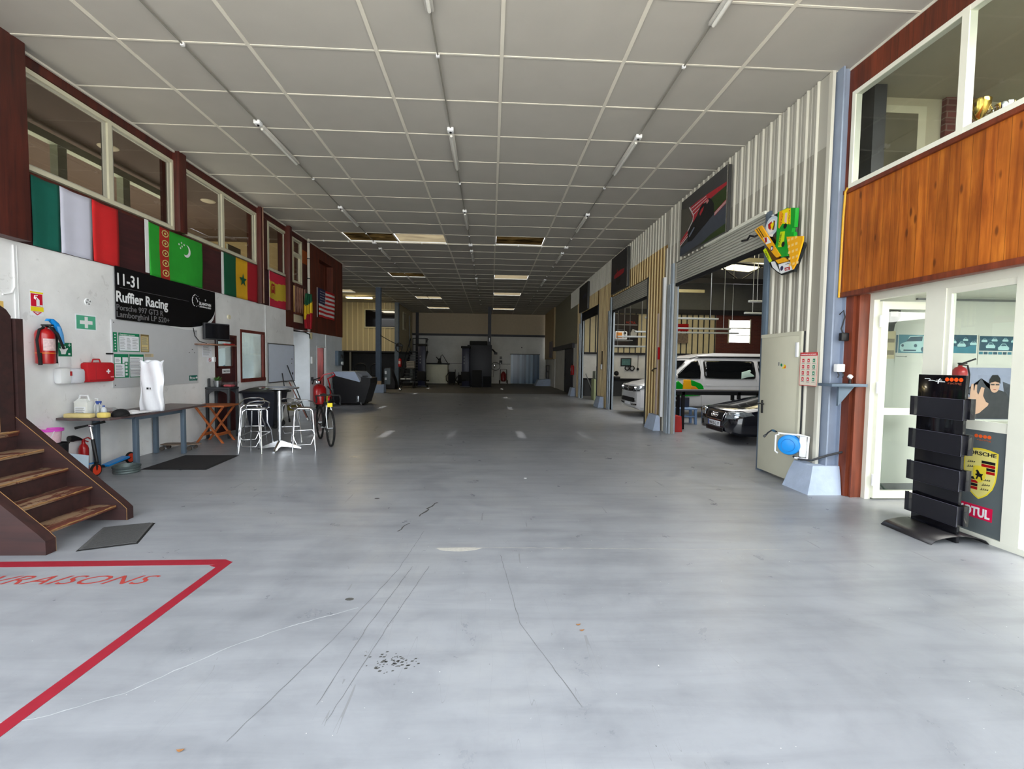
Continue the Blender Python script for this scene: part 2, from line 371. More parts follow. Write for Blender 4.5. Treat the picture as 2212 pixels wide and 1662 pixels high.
        if solid: md = o.modifiers.new('thickness', 'SOLIDIFY'); md.thickness = solid; md.offset = 0
        if sub: md = o.modifiers.new('round', 'SUBSURF'); md.levels = sub; md.render_levels = sub
        if label: o['label'] = label
        return o
WM = {}
def thing(name, label, cat, loc=(0, 0, 0), rz=0., group=None):
    o = bpy.data.objects.new(name, None); COL.objects.link(o); o.location = loc; o.rotation_euler = (0, 0, rz)
    o.empty_display_size = .1
    o['label'] = label; o['category'] = cat
    if group: o['group'] = group
    WM[o.name] = Matrix.Translation(loc) @ Matrix.Rotation(rz, 4, 'Z')
    return o
def tag(o, label, cat, group=None, kind=None):
    o['label'] = label; o['category'] = cat
    if group: o['group'] = group
    if kind: o['kind'] = kind
    return o
def struct(o): o['kind'] = 'structure'; return o
def kids(o): return [c for c in bpy.data.objects if c.parent == o]
def dup(root, loc, rz=None, label=None):
    r = root.copy(); COL.objects.link(r); r.location = loc
    if rz is not None: r.rotation_euler = (0, 0, rz)
    if label: r['label'] = label
    for ch in kids(root):
        c = ch.copy(); COL.objects.link(c); c.parent = r
        for g in kids(ch): d = g.copy(); COL.objects.link(d); d.parent = c
    WM[r.name] = Matrix.Translation(loc) @ Matrix.Rotation(r.rotation_euler.z, 4, 'Z')
    return r
def frame(o, u, n):
    """2-D drawing frame on a surface: local x=u, y=up, z=n (out of the surface)"""
    u = Vector(u).normalized(); n = Vector(n).normalized(); v = n.cross(u)
    return Matrix(((u.x, v.x, n.x, o[0]), (u.y, v.y, n.y, o[1]), (u.z, v.z, n.z, o[2]), (0, 0, 0, 1)))
def FL(y, z, d=0.): return frame((XL+d, y, z), (0, 1, 0), (1, 0, 0))       # on the left wall
def FRt(y, z, d=0., x=None): return frame(((XR if x is None else x)-d, y, z), (0, -1, 0), (-1, 0, 0))   # on the right wall
def FB(x, y, z): return frame((x, y, z), (1, 0, 0), (0, -1, 0))          # on a wall facing the camera
def FF(x, y, rz=0., z=0.): return frame((x, y, z), (math.cos(rz), math.sin(rz), 0), (0, 0, 1))
def text(name, s, M, size, mat, parent, width=None, th=.002, shear=0., bold=0., align='LEFT', label=None):
    """lettering as a thin mesh; M places the baseline start, width fits it"""
    cu = bpy.data.curves.new(name, 'FONT'); cu.body = s; cu.size = size; cu.extrude = th/2; cu.shear = shear; cu.offset = bold; cu.align_x = 'LEFT'; cu.resolution_u = 3
    t = bpy.data.objects.new('tmp', cu); COL.objects.link(t)
    bpy.context.view_layer.update()
    me = bpy.data.meshes.new_from_object(t.evaluated_get(bpy.context.evaluated_depsgraph_get()))
    bpy.data.objects.remove(t); bpy.data.curves.remove(cu)
    xs = [v.co.x for v in me.vertices]; k = 1.
    if width and xs: k = width/max(1e-6, max(xs)-min(xs))
    x0 = min(xs) if xs else 0
    sh = 0
    w = (max(xs)-min(xs))*k if xs else 0
    if align == 'CENTER': sh = -w/2
    T = Matrix.Translation((sh, 0, th/2))
    inv = WM[parent.name].inverted() if parent is not None else Matrix.Identity(4)
    for v in me.vertices: v.co = inv @ M @ (T @ Vector(((v.co.x-x0)*k, v.co.y, v.co.z)))
    me.name = name; me.materials.clear(); me.materials.append(mat)
    o = bpy.data.objects.new(name, me); COL.objects.link(o)
    if parent is not None: o.parent = parent; WM[o.name] = WM[parent.name]
    if label: o['label'] = label
    return o
def circ(cx, cy, r, n=20, a0=0, a1=2*PI, ry=None):
    full = abs(a1-a0-2*PI) < 1e-6
    return [(cx+r*math.cos(a0+(a1-a0)*k/(n if full else n-1)), cy+(ry or r)*math.sin(a0+(a1-a0)*k/(n if full else n-1))) for k in range(n)]
def plate(name, M, w, h, th, mat, parent, b=0., label=None, x0=0., y0=0.):
    return MB(M).box(x0, x0+w, y0, y0+h, 0, th, 0, b).build(name, mat, parent, label)
def arc(c, r, a0, a1, n, pl='XZ'):
    out = []
    for k in range(n):
        a = a0+(a1-a0)*k/(n-1); u, w = r*math.cos(a), r*math.sin(a)
        out.append({'XZ': (c[0]+u, c[1], c[2]+w), 'YZ': (c[0], c[1]+u, c[2]+w), 'XY': (c[0]+u, c[1]+w, c[2])}[pl])
    return out

XL, XR, XS, H = -5.75, 4.22, 4.65, 5.32

# ================================================================= THE SETTING
def setting():
    # floor: hall and forecourt, shop, workshop
    fl = MB(); fl.box(-16, 16, -.5, 23.6, -.2, 0); struct(fl.build('floor', M_FLOOR))
    f3 = MB(); f3.box(-20, 20, -40, -.5, -.2, 0); struct(f3.build('floor_forecourt', pm('pale_forecourt_paving', (206, 202, 192), .9, var=.05)))
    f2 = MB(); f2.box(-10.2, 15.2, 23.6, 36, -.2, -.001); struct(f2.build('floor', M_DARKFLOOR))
    # ceiling panels with roof light cells left open
    cp, rp, x0, y0 = 1.491, .98, .086, .78
    sky = {(0, 13), (-2, 13), (-3, 13), (0, 19), (-2, 19), (-3, 19), (0, 24), (0, 31), (-3, 26), (-3, 31), (-6, 24)}
    ce = MB(); nr = 36
    cols = [x0+cp*k for k in range(-7, 4)]
    cells = {}
    for i in range(-7, 4):
        for j in range(0, nr):
            xa, xb = max(x0+cp*i, -10.2), min(x0+cp*(i+1), 4.6); ya, yb = y0+rp*j, min(y0+rp*(j+1), 35.1)
            if xa >= xb: continue
            if j >= 18 or xb > XL-.1:
                if (i, j) in sky or (i, j) in {(-3, 13), }: continue
                if j < 17 and xa < -5.9: xa = -5.9
                ce.box(xa, xb, ya, yb, H, H+.08)
    struct(ce.build('ceiling', M_CEIL))
    bt = MB()
    for k in range(-3, 3):
        x = x0+cp*k; bt.box(x-.022, x+.022, y0, 35, H-.012, H)
    bt.box(x0+cp*-4-.02, x0+cp*-4+.02, 18, 35, H-.012, H)
    for j in range(0, nr):
        y = y0+rp*j; bt.box((-5.8 if j < 18 else -10), 4.4, y-.012, y+.012, H-.009, H)
    bt.box(-5.72, -5.69, y0, 17.9, H-.03, H)
    struct(bt.build('trim_1', M_BATTEN))
    # translucent sheets over the open cells
    names = {(0, 13): 'stained roof light panel in front of the cross conduit, right of centre', (-2, 13): 'bright half of the left roof light pair beside the cross conduit',
             (-3, 13): 'dark stained half of the left roof light pair beside the cross conduit', (0, 19): 'first roof light behind the cross conduit on the right', (-2, 19): 'dim half',
             (-3, 19): 'dim roof light behind the cross conduit, left', (0, 24): 'third roof light of the right row', (0, 31): 'last roof light of the right row by the end wall', (-3, 26): 'roof light above the steel stair', (-3, 31): 'last roof light of the left row', (-6, 24): 'roof light in the left bay beyond the brown wall'}
    for (i, j) in sorted(sky):
        xa, ya = x0+cp*i, y0+rp*j
        m = M_SKYD if (i, j) in ((-3, 13), (0, 13), (-3, 19)) else M_SKYL
        if (i, j) == (-2, 19): continue
        xb = xa+cp
        s_ = MB(); s_.box(xa+.03, xb-.03, ya+.03, ya+rp-.03, H+.02, H+.03)
        if (i, j) == (-3, 19) : pass
        o = s_.build('roof_light', m); tag(o, names[(i, j)], 'roof light', 'roof light panels in the hall ceiling')
    ce2 = MB(); ce2.box(x0-2*cp, x0-cp, y0+19*rp, y0+20*rp, H, H+.08); struct(ce2.build('ceiling', M_CEIL))
    # white lower part of the left wall, with openings for door, inner window and a second door
    w = MB()
    def seg(y0, y1, z0, z1, x0=-6.0, x1=XL): w.box(x0, x1, y0, y1, z0, z1)
    seg(1.0, 9.77, 0, 3.0); seg(9.77, 10.58, 2.13, 3.0); seg(10.58, 10.78, 0, 3.0); seg(10.78, 11.82, 2.26, 3.0); seg(10.78, 11.82, 0, 1.14); seg(11.82, 13.56, 0, 3.0)
    struct(w.build('wall_left', M_WHITE))
    w = MB()
    w.box(-7.4, XL, 14.75, 14.95, 0, 2.5); w.box(-6.0, XL, 14.95, 15.33, 0, 2.5); w.box(-6.0, XL, 15.33, 16.12, 2.06, 2.5); w.box(-6.0, XL, 16.12, 17.88, 0, 2.5)
    w.box(-7.4, -6.0, 13.36, 13.56, 0, 3.0); w.box(-7.5, -7.4, 13.36, 17.9, 0, 3)
    struct(w.build('wall_left', M_WHITEB))
    # upright seam strips of the white wall
    t = MB(); t.box(XL, XL+.012, 11.90, 11.945, 0, 2.98); t.box(XL, XL+.02, 16.12, 16.2, 0, 2.5); t.box(XL, XL+.01, 5.80, 5.83, 0, 2.95)
    struct(t.build('trim_2', M_WHITEP))
    # brown upper facade: board band, top fascia, mullion posts
    b = MB()
    b.box(-5.95, XL+.01, 5.8, 13.35, 3.0, 3.88)
    struct(b.build('wall_left', M_BROWNBAND))
    b = MB(); b.box(-5.95, XL+.02, 1.0, 14.75, 5.17, H)
    b.box(-5.95, XL+.02, 1.0, 5.6, 3.0, 5.17)
    b.box(-5.95, XL+.01, 5.8, 6.02, 3.88, 5.17); b.box(-5.95, XL+.01, 11.48, 12.05, 3.88, 5.17); b.box(-5.95, XL+.01, 13.08, 13.57, 2.55, 5.17)
    b.box(-5.95, XL+.01, 14.15, 14.75, 2.53, 5.17); b.box(-5.95, XL+.01, 8.58, 8.82, 3.88, 5.17)
    b.box(-5.95, XL+.01, 13.57, 14.15, 2.53, 2.72); b.box(-6.4, -5.95, 13.57, 14.75, 2.53, 2.6)
    b.box(-5.95, XL+.01, 5.8, 13.56, 3.86, 3.90)
    struct(b.build('wall_left', M_BROWN))
    b = MB(); b.box(-5.95, XL+.02, 14.75, 15.54, 2.5, H); b.box(-5.95, XL+.02, 16.86, 17.9, 2.5, H); b.box(-5.95, XL+.02, 15.54, 16.86, 2.5, 3.95); b.box(-5.95, XL+.02, 15.54, 16.86, 4.96, H)
    b.box(-6.1, -5.95, 15.5, 16.9, 3.9, 5.0)
    struct(b.build('wall_left', M_BROWNR))
    # end of the left building, wall beyond
    b = MB(); b.box(-10.2, -5.9, 17.7, 17.9, 0, H); struct(b.build('wall_left', M_DARKWALL))
    # projecting facade posts
    for k, (ya, yb, za, xx) in enumerate(((5.62, 5.84, 3.0, -5.56), (8.59, 8.79, 3.9, -5.62), (11.49, 11.60, 2.99, -5.62), (13.03, 13.18, 3.0, -5.6))):
        p = MB(); p.box(-5.78, xx, ya if k else 5.0, yb, za, H, 0, .006); struct(p.build('trim_%d' % (k+3), M_BROWN))
    # rooms behind the left facade
    r = MB()
    r.box(-9.6, -5.96, 1.0, 14.7, 2.9, 3.0, 0); r.box(-9.6, -5.96, 1.0, 14.7, 5.22, 5.3, 1); r.box(-9.7, -9.6, 1.0, 14.7, 3, 5.3, 2); r.box(-9.6, -5.96, .9, 1.0, 0, 5.3, 2); r.box(-9.6, -5.96, 14.6, 14.7, 3, 5.3, 2)
    r.box(-9.6, -6.0, 1, 9.6, -.01, 0, 2); r.box(-9.7, -9.6, 1.0, 17.7, 0, 3, 3); r.box(-9.6, -6.0, 13.0, 13.2, 0, 2.9, 3); r.box(-9.6, -6.0, 9.5, 9.62, 0, 2.9, 3)
    struct(r.build('wall_left', [M_BEIGE, M_ROOMCEIL, M_BEIGE, M_WHITEB]))
    # partition with framed panes inside the upper rooms
    r = MB()
    for y in (7.9, 9.2, 10.7): r.box(-7.08, -6.96, y-.13, y+.03, 3, 5.12, 1)
    r.box(-7.08, -6.95, 5.9, 10.8, 5.0, 5.12, 1); r.box(-7.08, -6.97, 5.9, 10.8, 4.2, 4.21, 1)
    r.box(-6.9, -6.86, 12.3, 12.9, 3.0, 4.6, 1); r.box(-6.86, -6.85, 12.45, 12.8, 3.0, 4.45, 2)
    struct(r.build('wall_left', [M_BEIGE, pm('pale_green_frame', (176, 184, 164), .5), M_ROOMCEIL]))
    # rear wall
    b = MB(); b.box(-10.2, 4.6, 35, 35.2, 0, 3.62, 0); struct(b.build('wall_back', M_BLOCK))
    b = MB(); b.box(-10.2, 4.6, 34.98, 35.2, 3.75, H, 0); struct(b.build('wall_back', pm('tan_rear_panel', (186, 172, 148), .7, var=.05)))
    b = MB(); b.box(-6.0, 4.3, 34.9, 35.0, 3.60, 3.76); b.box(-5.72, -5.5, 34.9, 35, 0.1, H)
    struct(b.build('trim_7', M_DARKSTEEL))
    b = MB(); b.box(-5.6, 1.5, 34.985, 35, 1.48, 1.52); struct(b.build('trim_8', M_GREY))
    b = MB(); b.box(-10.3, -10.2, 17.9, 35.2, 0, H+.1); struct(b.build('wall_left', M_DARKWALL))
    b = MB(); b.box(-10.2, -6.0, 34.0, 34.1, 0, 2.2); struct(b.build('wall_back', M_DARKWALL))
setting()

# ---------------------------------------------------------------- left facade windows
def pvc_window(n, y0, y1, z0, z1, mull, x=XL, side=1, fw=.055, mat=None, inner=True, glass=None):
    """frame with outer bars, mullions, inner sash line and a pane; side=1 faces +X"""
    mat = mat or M_CREAMF; b = MB(); xo = x+.03*side; xi = x-.05*side; a, c = min(xi, xo), max(xi, xo)
    b.box(a, c, y0, y1, z1-fw, z1); b.box(a, c, y0, y1, z0, z0+fw)
    b.box(a, c, y0, y0+fw, z0, z1); b.box(a, c, y1-fw, y1, z0, z1)
    for m in mull: b.box(a, c, m-fw*.65, m+fw*.65, z0, z1)
    o = struct(b.build('window_%d' % n, mat))
    if inner:
        s = MB(); ed = [y0+fw]+[k for m in mull for k in (m-fw*.65, m+fw*.65)]+[y1-fw]
        d = x-.035*side
        for k in range(0, len(ed), 2):
            ya, yb = ed[k], ed[k+1]; w = .05
            s.box(min(d, x), max(d, x), ya, ya+w, z0+fw, z1-fw); s.box(min(d, x), max(d, x), yb-w, yb, z0+fw, z1-fw)
            s.box(min(d, x), max(d, x), ya, yb, z0+fw, z0+fw+w*.5); s.box(min(d, x), max(d, x), ya, yb, z1-fw-w*.5, z1-fw)
        s.build('sash', pm('grey_sash', (176, 174, 160), .5), o)
    g = MB(); g.box(x-.022, x-.018, y0+fw*.6, y1-fw*.6, z0+fw*.6, z1-fw*.6); g.build('pane', glass or M_GLASSD, o)
    return o
pvc_window(1, 5.9, 8.6, 3.92, 5.15, [7.23])
pvc_window(2, 8.81, 11.48, 3.92, 5.15, [10.1])
pvc_window(3, 12.05, 13.1, 3.92, 5.15, [])
pvc_window(4, 13.5, 14.15, 3.86, 5.15, [])
b = MB(); b.box(XL-.03, XL+.03, 13.57, 14.1, 4.62, 4.74); b.box(XL-.02, XL+.025, 13.98, 14.02, 3.9, 4.62); struct(b.build('window_4', M_CREAMF))
b = MB(); b.box(XL-.03, XL+.02, 13.57, 14.2, 2.72, 2.98); struct(b.build('window_5', M_CREAMF))
b = MB(); b.box(XL+.012, XL+.014, 14.17, 14.6, 4.55, 4.95); struct(b.build('trim_9', pm('orange_patch', (170, 82, 28), .5)))
# baluster rail
t = thing('balcony_railing', 'dark brown timber balustrade with turned balusters below the narrow upper window', 'railing', (XL+.06, 13.9, 2.98))
b = MB(); b.box(XL+.03, XL+.1, 13.5, 14.33, 3.76, 3.84, 0, .01); b.build('top_rail', M_BROWN, t)
b = MB(); b.box(XL+.03, XL+.1, 13.5, 14.33, 2.94, 3.0, 0, .01); b.build('bottom_rail', M_BROWN, t)
b = MB(); b.box(XL+.03, XL+.1, 14.25, 14.33, 2.94, 3.84, 0, .01); b.build('post', M_BROWN, t)
for k in range(5):
    y = 13.58+.16*k; b = MB()
    b.lathe([(.02, 3.0), (.022, 3.1), (.034, 3.2), (.02, 3.35), (.024, 3.42), (.018, 3.5), (.026, 3.66), (.02, 3.76)], (XL+.065, y, 0), 12)
    b.build('baluster', pm('faded_timber', (120, 84, 72), .6), t)
b = MB(); b.box(-6.02, -5.96, 15.6, 16.8, 3.95, 4.95); struct(b.build('window_6', M_BROWN))
b = MB()
for y in (15.9, 16.45, 16.62): b.box(-5.97, -5.94, y, y+.03, 3.95, 4.95)
struct(b.build('trim_10', M_BROWNR))
# round lamps on the room ceiling
for k, (x, y) in enumerate(((-6.6, 8.3), (-6.5, 10.9))):
    b = MB(); b.lathe([(.13, 5.20), (.15, 5.215), (.15, 5.22)], (x, y, 0), 24)
    tag(b.build('ceiling_lamp', pm('opal_lamp', (200, 190, 165), .5)), ('round ceiling lamp seen through the first upper window', 'round ceiling lamp seen through the second upper window')[k], 'lamp')

# ================================================================= RIGHT WALL
def cladding(y0, y1, z0, z1, m, mr, x=XR, pitch=.2, rib=.018, d=.024, name='wall_right', slant=None):
    """profiled sheet: flat pans set back between raised ribs, running up"""
    b = MB(); y = y0; k0 = math.floor(y0/pitch)
    b.box(x+.004, x+.06, y0, y1, z0, z1, 0)
    k = k0
    while k*pitch < y1:
        c = k*pitch+pitch*.5
        if c-rib*.9 > y0 and c+rib*.9 < y1:
            pr = [(x+.004, c-rib*.85), (x-d, c-rib*.45), (x-d, c+rib*.45), (x+.004, c+rib*.85)]
            b.prism(pr[::-1], z0, z1, 1)
            [b.prism([(x+.004, q-.012), (x-.004, q-.006), (x-.004, q+.006), (x+.004, q+.012)][::-1], z0, z1, 0) for q in (c+.35*pitch, c+.65*pitch)]
        k += 1
    return struct(b.build(name, [m, mr]))
ZB = 4.42
# pale band under the ceiling, over all bays
cladding(5.70, 10.9, ZB, H, M_CLADT, M_RIB); cladding(10.9, 24.2, ZB+.1, H, M_CLADT, M_RIB)
cladding(5.70, 5.97, 0, ZB, M_CLADN, M_RIB); cladding(5.97, 6.88, 2.08, ZB, M_CLADN, M_RIB)
cladding(6.88, 10.45, 3.97, ZB, M_CLADN, M_RIB); cladding(10.40, 10.97, 0, ZB, M_CLADN, M_RIB)
cladding(10.97, 12.2, 0, ZB+.1, M_CLADG, M_RIBG); cladding(12.2, 15.9, 3.97, ZB+.1, M_CLADG, M_RIBG)
cladding(15.9, 17.9, 0, ZB+.1, M_CLADG, M_RIBG); cladding(17.9, 21.2, 3.97, ZB+.1, M_CLADG, M_RIBG)
cladding(21.2, 22.3, 0, ZB+.1, M_CLADG, M_RIBG)
M_OLIVE = pm('olive_grey_panel', (150, 148, 130), .6, var=.05)
b = MB(); b.box(XR, XR+.1, 22.3, 30, 2.6, ZB+.1); b.box(XR, XR+.1, 24.2, 30, ZB+.1, H); struct(b.build('wall_right', M_OLIVE))
b = MB(); b.box(XR-.1, XR+.1, 30, 34.9, 1.9, H); struct(b.build('wall_right', pm('tan_side_panel', (176, 156, 120), .6, var=.05)))
b = MB(); b.box(XR+.05, XR+.15, 26.2, 30.0, 0, 2.6); b.box(XR-.0, XR+.1, 22.3, 23.2, 0, 2.6); b.box(XR+.6, XR+.7, 23.75, 26.4, 0, 2.6); b.box(XR, XR+.1, 30, 35, 0, 1.9)
struct(b.build('wall_right', M_BLOCK))
b = MB(); b.box(XR-.12, XR+.02, 22.9, 30.2, 2.42, 2.66); struct(b.build('trim_11', M_DARKSTEEL))
b = MB(); b.box(XR-.14, XR-.1, 30.4, 31.9, 2.0, 3.1); struct(b.build('window_7', pm('reddish_dark_pane', (62, 30, 30), .4)))
# far doorway leaf and ramp near the end of the right wall
t = thing('sliding_door', 'dark sliding door on the right wall under the dark rail, before the red extinguisher', 'door', (XR, 24.5, 0))
b = MB(); b.box(XR+.0, XR+.05, 23.4, 26.0, 0, 2.42); b.build('leaf', M_DARKSTEEL, t)
b = MB(); b.box(XR-.03, XR, 25.7, 25.8, .9, 1.9, 0, .01); b.build('handle', M_BLACK, t)
t = thing('concrete_ramp', 'low grey ramp block at the far right corner by the strip curtain', 'ramp', (3.9, 32.5, 0))
b = MB(FF(3.9, 32.5)); b.loft([[(-.75, -.6, 0), (.5, -.6, 0), (.5, .6, 0), (-.75, .6, 0)], [(-.55, -.5, .42), (.5, -.5, .5), (.5, .5, .5), (-.55, .5, .42)]], smooth=False); b.build('slab', M_CONCB, t)
b = MB(); b.tube([(4.05, 31.6, .5), (4.05, 31.6, 1.45), (4.05, 33.2, 1.45), (4.05, 33.2, .5)], .03); b.tube([(4.05, 31.6, 1.0), (4.05, 33.2, 1.0)], .02); b.build('handrail', M_DARKSTEEL, t)

# steel frames of the bays
def jamb(n, y0, y1, z1=3.97, x0=XR-.03, x1=XR+.12, m=None):
    b = MB(); b.box(x0, x1, y0, y1, 0, z1, 0, .004); return struct(b.build('trim_%d' % n, m or M_STEELB))
jamb(12, 6.80, 6.92, 3.97); jamb(13, 5.93, 5.98, 2.1, XR-.02, XR+.05, M_DGREY)
for n, (ya, yb) in enumerate(((10.45, 10.58), (12.12, 12.2), (15.9, 16.04), (17.82, 17.9), (21.2, 21.34))): jamb(14+n, ya, yb, 3.97, XR-.035, XR+.12, M_STEELL if n % 2 == 0 else M_DGREY)
# galvanised shutter guide rails standing just inside each bay
for n, (ya, zt) in enumerate(((10.62, 3.5), (16.1, 3.5), (21.4, 3.5))):
    b = MB(); b.box(XR-.07, XR-.02, ya-.06, ya-.01, 0, zt); b.box(XR-.07, XR-.055, ya-.12, ya+.05, 0, zt); b.box(XR-.02, XR+.1, ya-.17, ya-.14, 0, zt)
    struct(b.build('trim_%d' % (20+n), M_GALV))
# pale flashing strips leaning along the first pier, the tall ones in the photo
for k, (ya, yb, z0, z1, m, dx) in enumerate(((10.84, 10.90, .35, 3.72, M_WHITEP, .09), (10.94, 10.99, .35, 3.72, M_CLADN, .075), (11.25, 11.33, .3, 2.9, pm('pinkish_cladding', (196, 178, 168), .5), .05))):
    b = MB(); b.box(XR-dx, XR-.03, ya, yb, z0, z1); tag(b.build('flashing_strip', m), ('white flashing strip standing on the pier between the first and second bay', 'grey flashing strip beside the white one on the first pier', 'pinkish cover strip on the first pier, lower part')[k], 'strip')

# roller shutters rolled up in the heads
def shutter(y0, y1, z0, z1, lab, dark=False):
    t = thing('roller_shutter', lab, 'shutter', (XR+.1, (y0+y1)/2, z1), group='roller shutters of the workshop bays')
    b = MB(); n = 9; h = (z1-z0)/n
    for k in range(n):
        b.prism([(XR+.03, z0+h*k+.004), (XR+.018, z0+h*(k+.5)), (XR+.03, z0+h*(k+1)-.004), (XR+.06, z0+h*(k+1)-.004), (XR+.06, z0+h*k+.004)], 0, 1)
    # prism ran along local z: turn it to run along y
    b.v = [Vector((p.x, y0+p.z*(y1-y0), p.y)) for p in b.v]
    b.build('slats', M_DARKSTEEL if dark else M_SHUT, t)
    b = MB(); b.box(XR+.01, XR+.08, y0, y1, z0-.07, z0, 0, .005); b.build('bottom_bar', M_BLACKM, t)
    b = MB(); b.cyl((XR+.3, y0, z1-.02), (XR+.3, y1, z1-.02), .19, 20); b.build('roll', M_DARKSTEEL, t)
    return t
shutter(6.92, 10.5, 3.5, 3.97, 'grey roller shutter half seen in the nearest bay, above the dark saloon car')
shutter(12.22, 15.9, 3.5, 3.97, 'grey roller shutter in the head of the middle bay, above the van nose')
shutter(17.92, 21.2, 3.68, 3.97, 'dark roller shutter in the head of the farthest bay', True)
b = MB(); b.box(XR-.06, XR+.01, 6.9, 8.9, 3.95, 4.0); struct(b.build('trim_24', M_PVC))

# steel fire door in the near part of the wall
t = thing('fire_door', 'plain cream steel door with black lever handle in the ribbed wall', 'door', (XR, 6.4, 0))
b = MB(); b.box(XR-.045, XR+.02, 6.0, 6.86, .03, 2.05, 0, .004); leaf = b.build('leaf', M_DOORC, t)
b = MB(); b.box(XR-.05, XR+.03, 5.955, 6.0, 0, 2.10); b.box(XR-.05, XR+.03, 5.955, 6.87, 2.05, 2.10); b.build('frame', M_DOORC, t)
h_ = MB(); h_.box(XR-.065, XR-.045, 6.755, 6.79, .9, 1.1, 0, .008); h_.cyl((XR-.05, 6.77, 1.05), (XR-.10, 6.77, 1.05), .01, 10); h_.tube([(XR-.10, 6.775, 1.05), (XR-.10, 6.66, 1.05)], .009, 8); h_.tube([(XR-.10, 6.77, 1.05), (XR-.09, 6.83, 1.055)], .009, 8); h_.build('lever_handle', M_BLACK, leaf)
for z in (1.85,):
    b = MB(); b.box(XR-.07, XR-.045, 6.0, 6.045, z-.1, z+.1, 0, .004); b.build('hinge', M_WHITEP, leaf)
b = MB(FRt(6.36, 1.62, .046)); b.prism(circ(.0, .02, .022, 10), 0, .001, 0); b.prism([(.01, -.03), (.09, -.03), (.1, .02), (.06, .03), (.05, 0)], 0, .0015, 1); b.prism([(.05, -.025), (.1, -.025), (.1, .02)], .001, .002, 2)
o = b.build('sticker', [M_GREEN, M_YEL, pm('orange_print', (230, 110, 40), .6)], t, 'small green and yellow sticker')
b = MB(FRt(6.42, 1.66, .046)); b.prism([(-.012, -.03), (.012, -.03), (.012, .02), (-.012, .02)], 0, .001); b.build('small_sticker', M_GREY, t, 'tiny grey pictogram sticker')

# ---------------------------------------------------------------- column, timber corner, shop front
b = MB(); b.box(4.30, 4.46, 5.62, 5.65, .3, H); b.box(4.29, 4.31, 5.57, 5.70, .3, H); b.box(4.45, 4.47, 5.57, 5.70, .3, H); struct(b.build('trim_25', M_COL))
b = MB(); b.box(4.22, 4.26, 5.66, 5.72, .3, H); struct(b.build('trim_26', M_RIB))
b = MB(); b.box(4.46, 4.50, 5.45, 5.62, 0, 2.52); struct(b.build('wall_right', M_POSTW))
b = MB(); b.box(4.50, XS, 5.40, 5.62, 0, 2.52); b.box(4.49, 4.51, 5.39, 5.41, 0, 2.52); struct(b.build('wall_right', M_POSTW))
XU = 4.42
b = MB(); b.box(XU, XU+.05, 1.0, 5.68, 2.55, 3.80); struct(b.build('wall_right', M_ORANGE))
b = MB(); b.box(XU-.03, XU+.08, 1.0, 5.70, 2.50, 2.56, 0, .006); b.box(XU-.03, XU+.05, 1.0, 5.66, 3.78, 3.83, 0, .006); struct(b.build('trim_27', M_POSTW))
b = MB(); b.box(XU-.01, XU+.06, 1.0, 5.68, 4.99, H); b.box(XU-.01, XU+.06, 5.55, 5.68, 3.83, 4.99); struct(b.build('wall_right', M_BROWNR))
b = MB(); b.box(XU-.02, XU+.06, 1.0, 5.66, 5.29, H); struct(b.build('trim_28', M_BATTEN))
pvc_window(8, 1.5, 5.54, 3.83, 4.99, [4.205, 2.9], x=XU, side=-1, fw=.05, mat=M_PVC, inner=False, glass=M_GLASS)
# shop front: frame, mullions, open door leaf, fixed pane with dark lower panel
FWD = .05
b = MB(); x0, x1 = XS-.02, XS+.05
b.box(x0, x1, 1.0, 5.40, 2.44, 2.53); b.box(x0, x1, 5.34, 5.41, 0, 2.5); b.box(x0, x1, 4.47, 4.68, 0, 2.5); b.box(x0, x1, 3.70, 3.84, 0, 2.5); b.box(x0, x1, 2.2, 2.35, 0, 2.5)
b.box(x0, x1, 1.0, 4.47, 0, .055)
for za, zb in ((2.38, 2.44), (1.04, 1.13)): b.box(XS-.01, XS+.04, 3.84, 4.47, za, zb); 
b.box(XS-.01, XS+.04, 4.42, 4.47, .05, 2.44); b.box(XS-.01, XS+.04, 2.35, 3.70, 1.04, 1.13)
struct(b.build('door_1', M_PVC))
g = MB(); g.box(XS+.01, XS+.016, 3.84, 4.47, 1.1, 2.4); g.box(XS+.01, XS+.016, 2.35, 3.7, 1.1, 2.4); struct(g.build('window_9', M_GLASS))
t = thing('door_panel', 'dark grey lower panel of the shop front carrying the gold crest and oil logo', 'panel', (XS, 4.15, .05))
b = MB(); b.box(XS-.004, XS+.012, 3.84, 4.47, .055, 1.04); b.build('panel', pm('slate_grey_film', (92, 100, 102), .5, var=.04), t)
PM_GOLD = pm('crest_gold', (236, 214, 60), .45, var=.03); PM_CREST2 = pm('crest_pale_gold', (230, 218, 128), .45, var=.03)
F = lambda d=.0: frame((XS-.004-d, 4.06, .62), (0, -1, 0), (-1, 0, 0))
def shield(w, h, n=9):
    top = [(-w/2+w*k/(n-1), h*.5+h*.06*math.sin(PI*k/(n-1))) for k in range(n)]
    side = [(w/2*s, h*(.5-t_)) for s, t_ in ((1.0, .15), (.99, .4), (.93, .6), (.78, .76), (.5, .9), (.25, .97))]
    return top+side+[(0, -h*.52)]+[(-x, y) for x, y in side[::-1]]
b = MB(F()); b.prism(shield(.30, .45)[::-1][::-1], 0, .001, 0); b.build('crest_shield', PM_GOLD, t, 'gold shield with curved top')
b = MB(F(.001)); b.prism(shield(.275, .42), 0, .001); b.build('crest_field', PM_CREST2, t)
b = MB(F(.0022))
for s in (1, -1):
    X0 = .012 if s > 0 else -.135
    for k in range(4):
        if s > 0: b.box(X0, .13, .02+.031*k, .02+.031*k+.026, 0, .001, k % 2)
        else: b.box(X0, -.012, -.03-.031*k-.026, -.03-.031*k, 0, .001, (k+1) % 2)
b.build('crest_bars', [M_RED, M_BLACK], t, 'red and black bars')
b = MB(F(.0022))
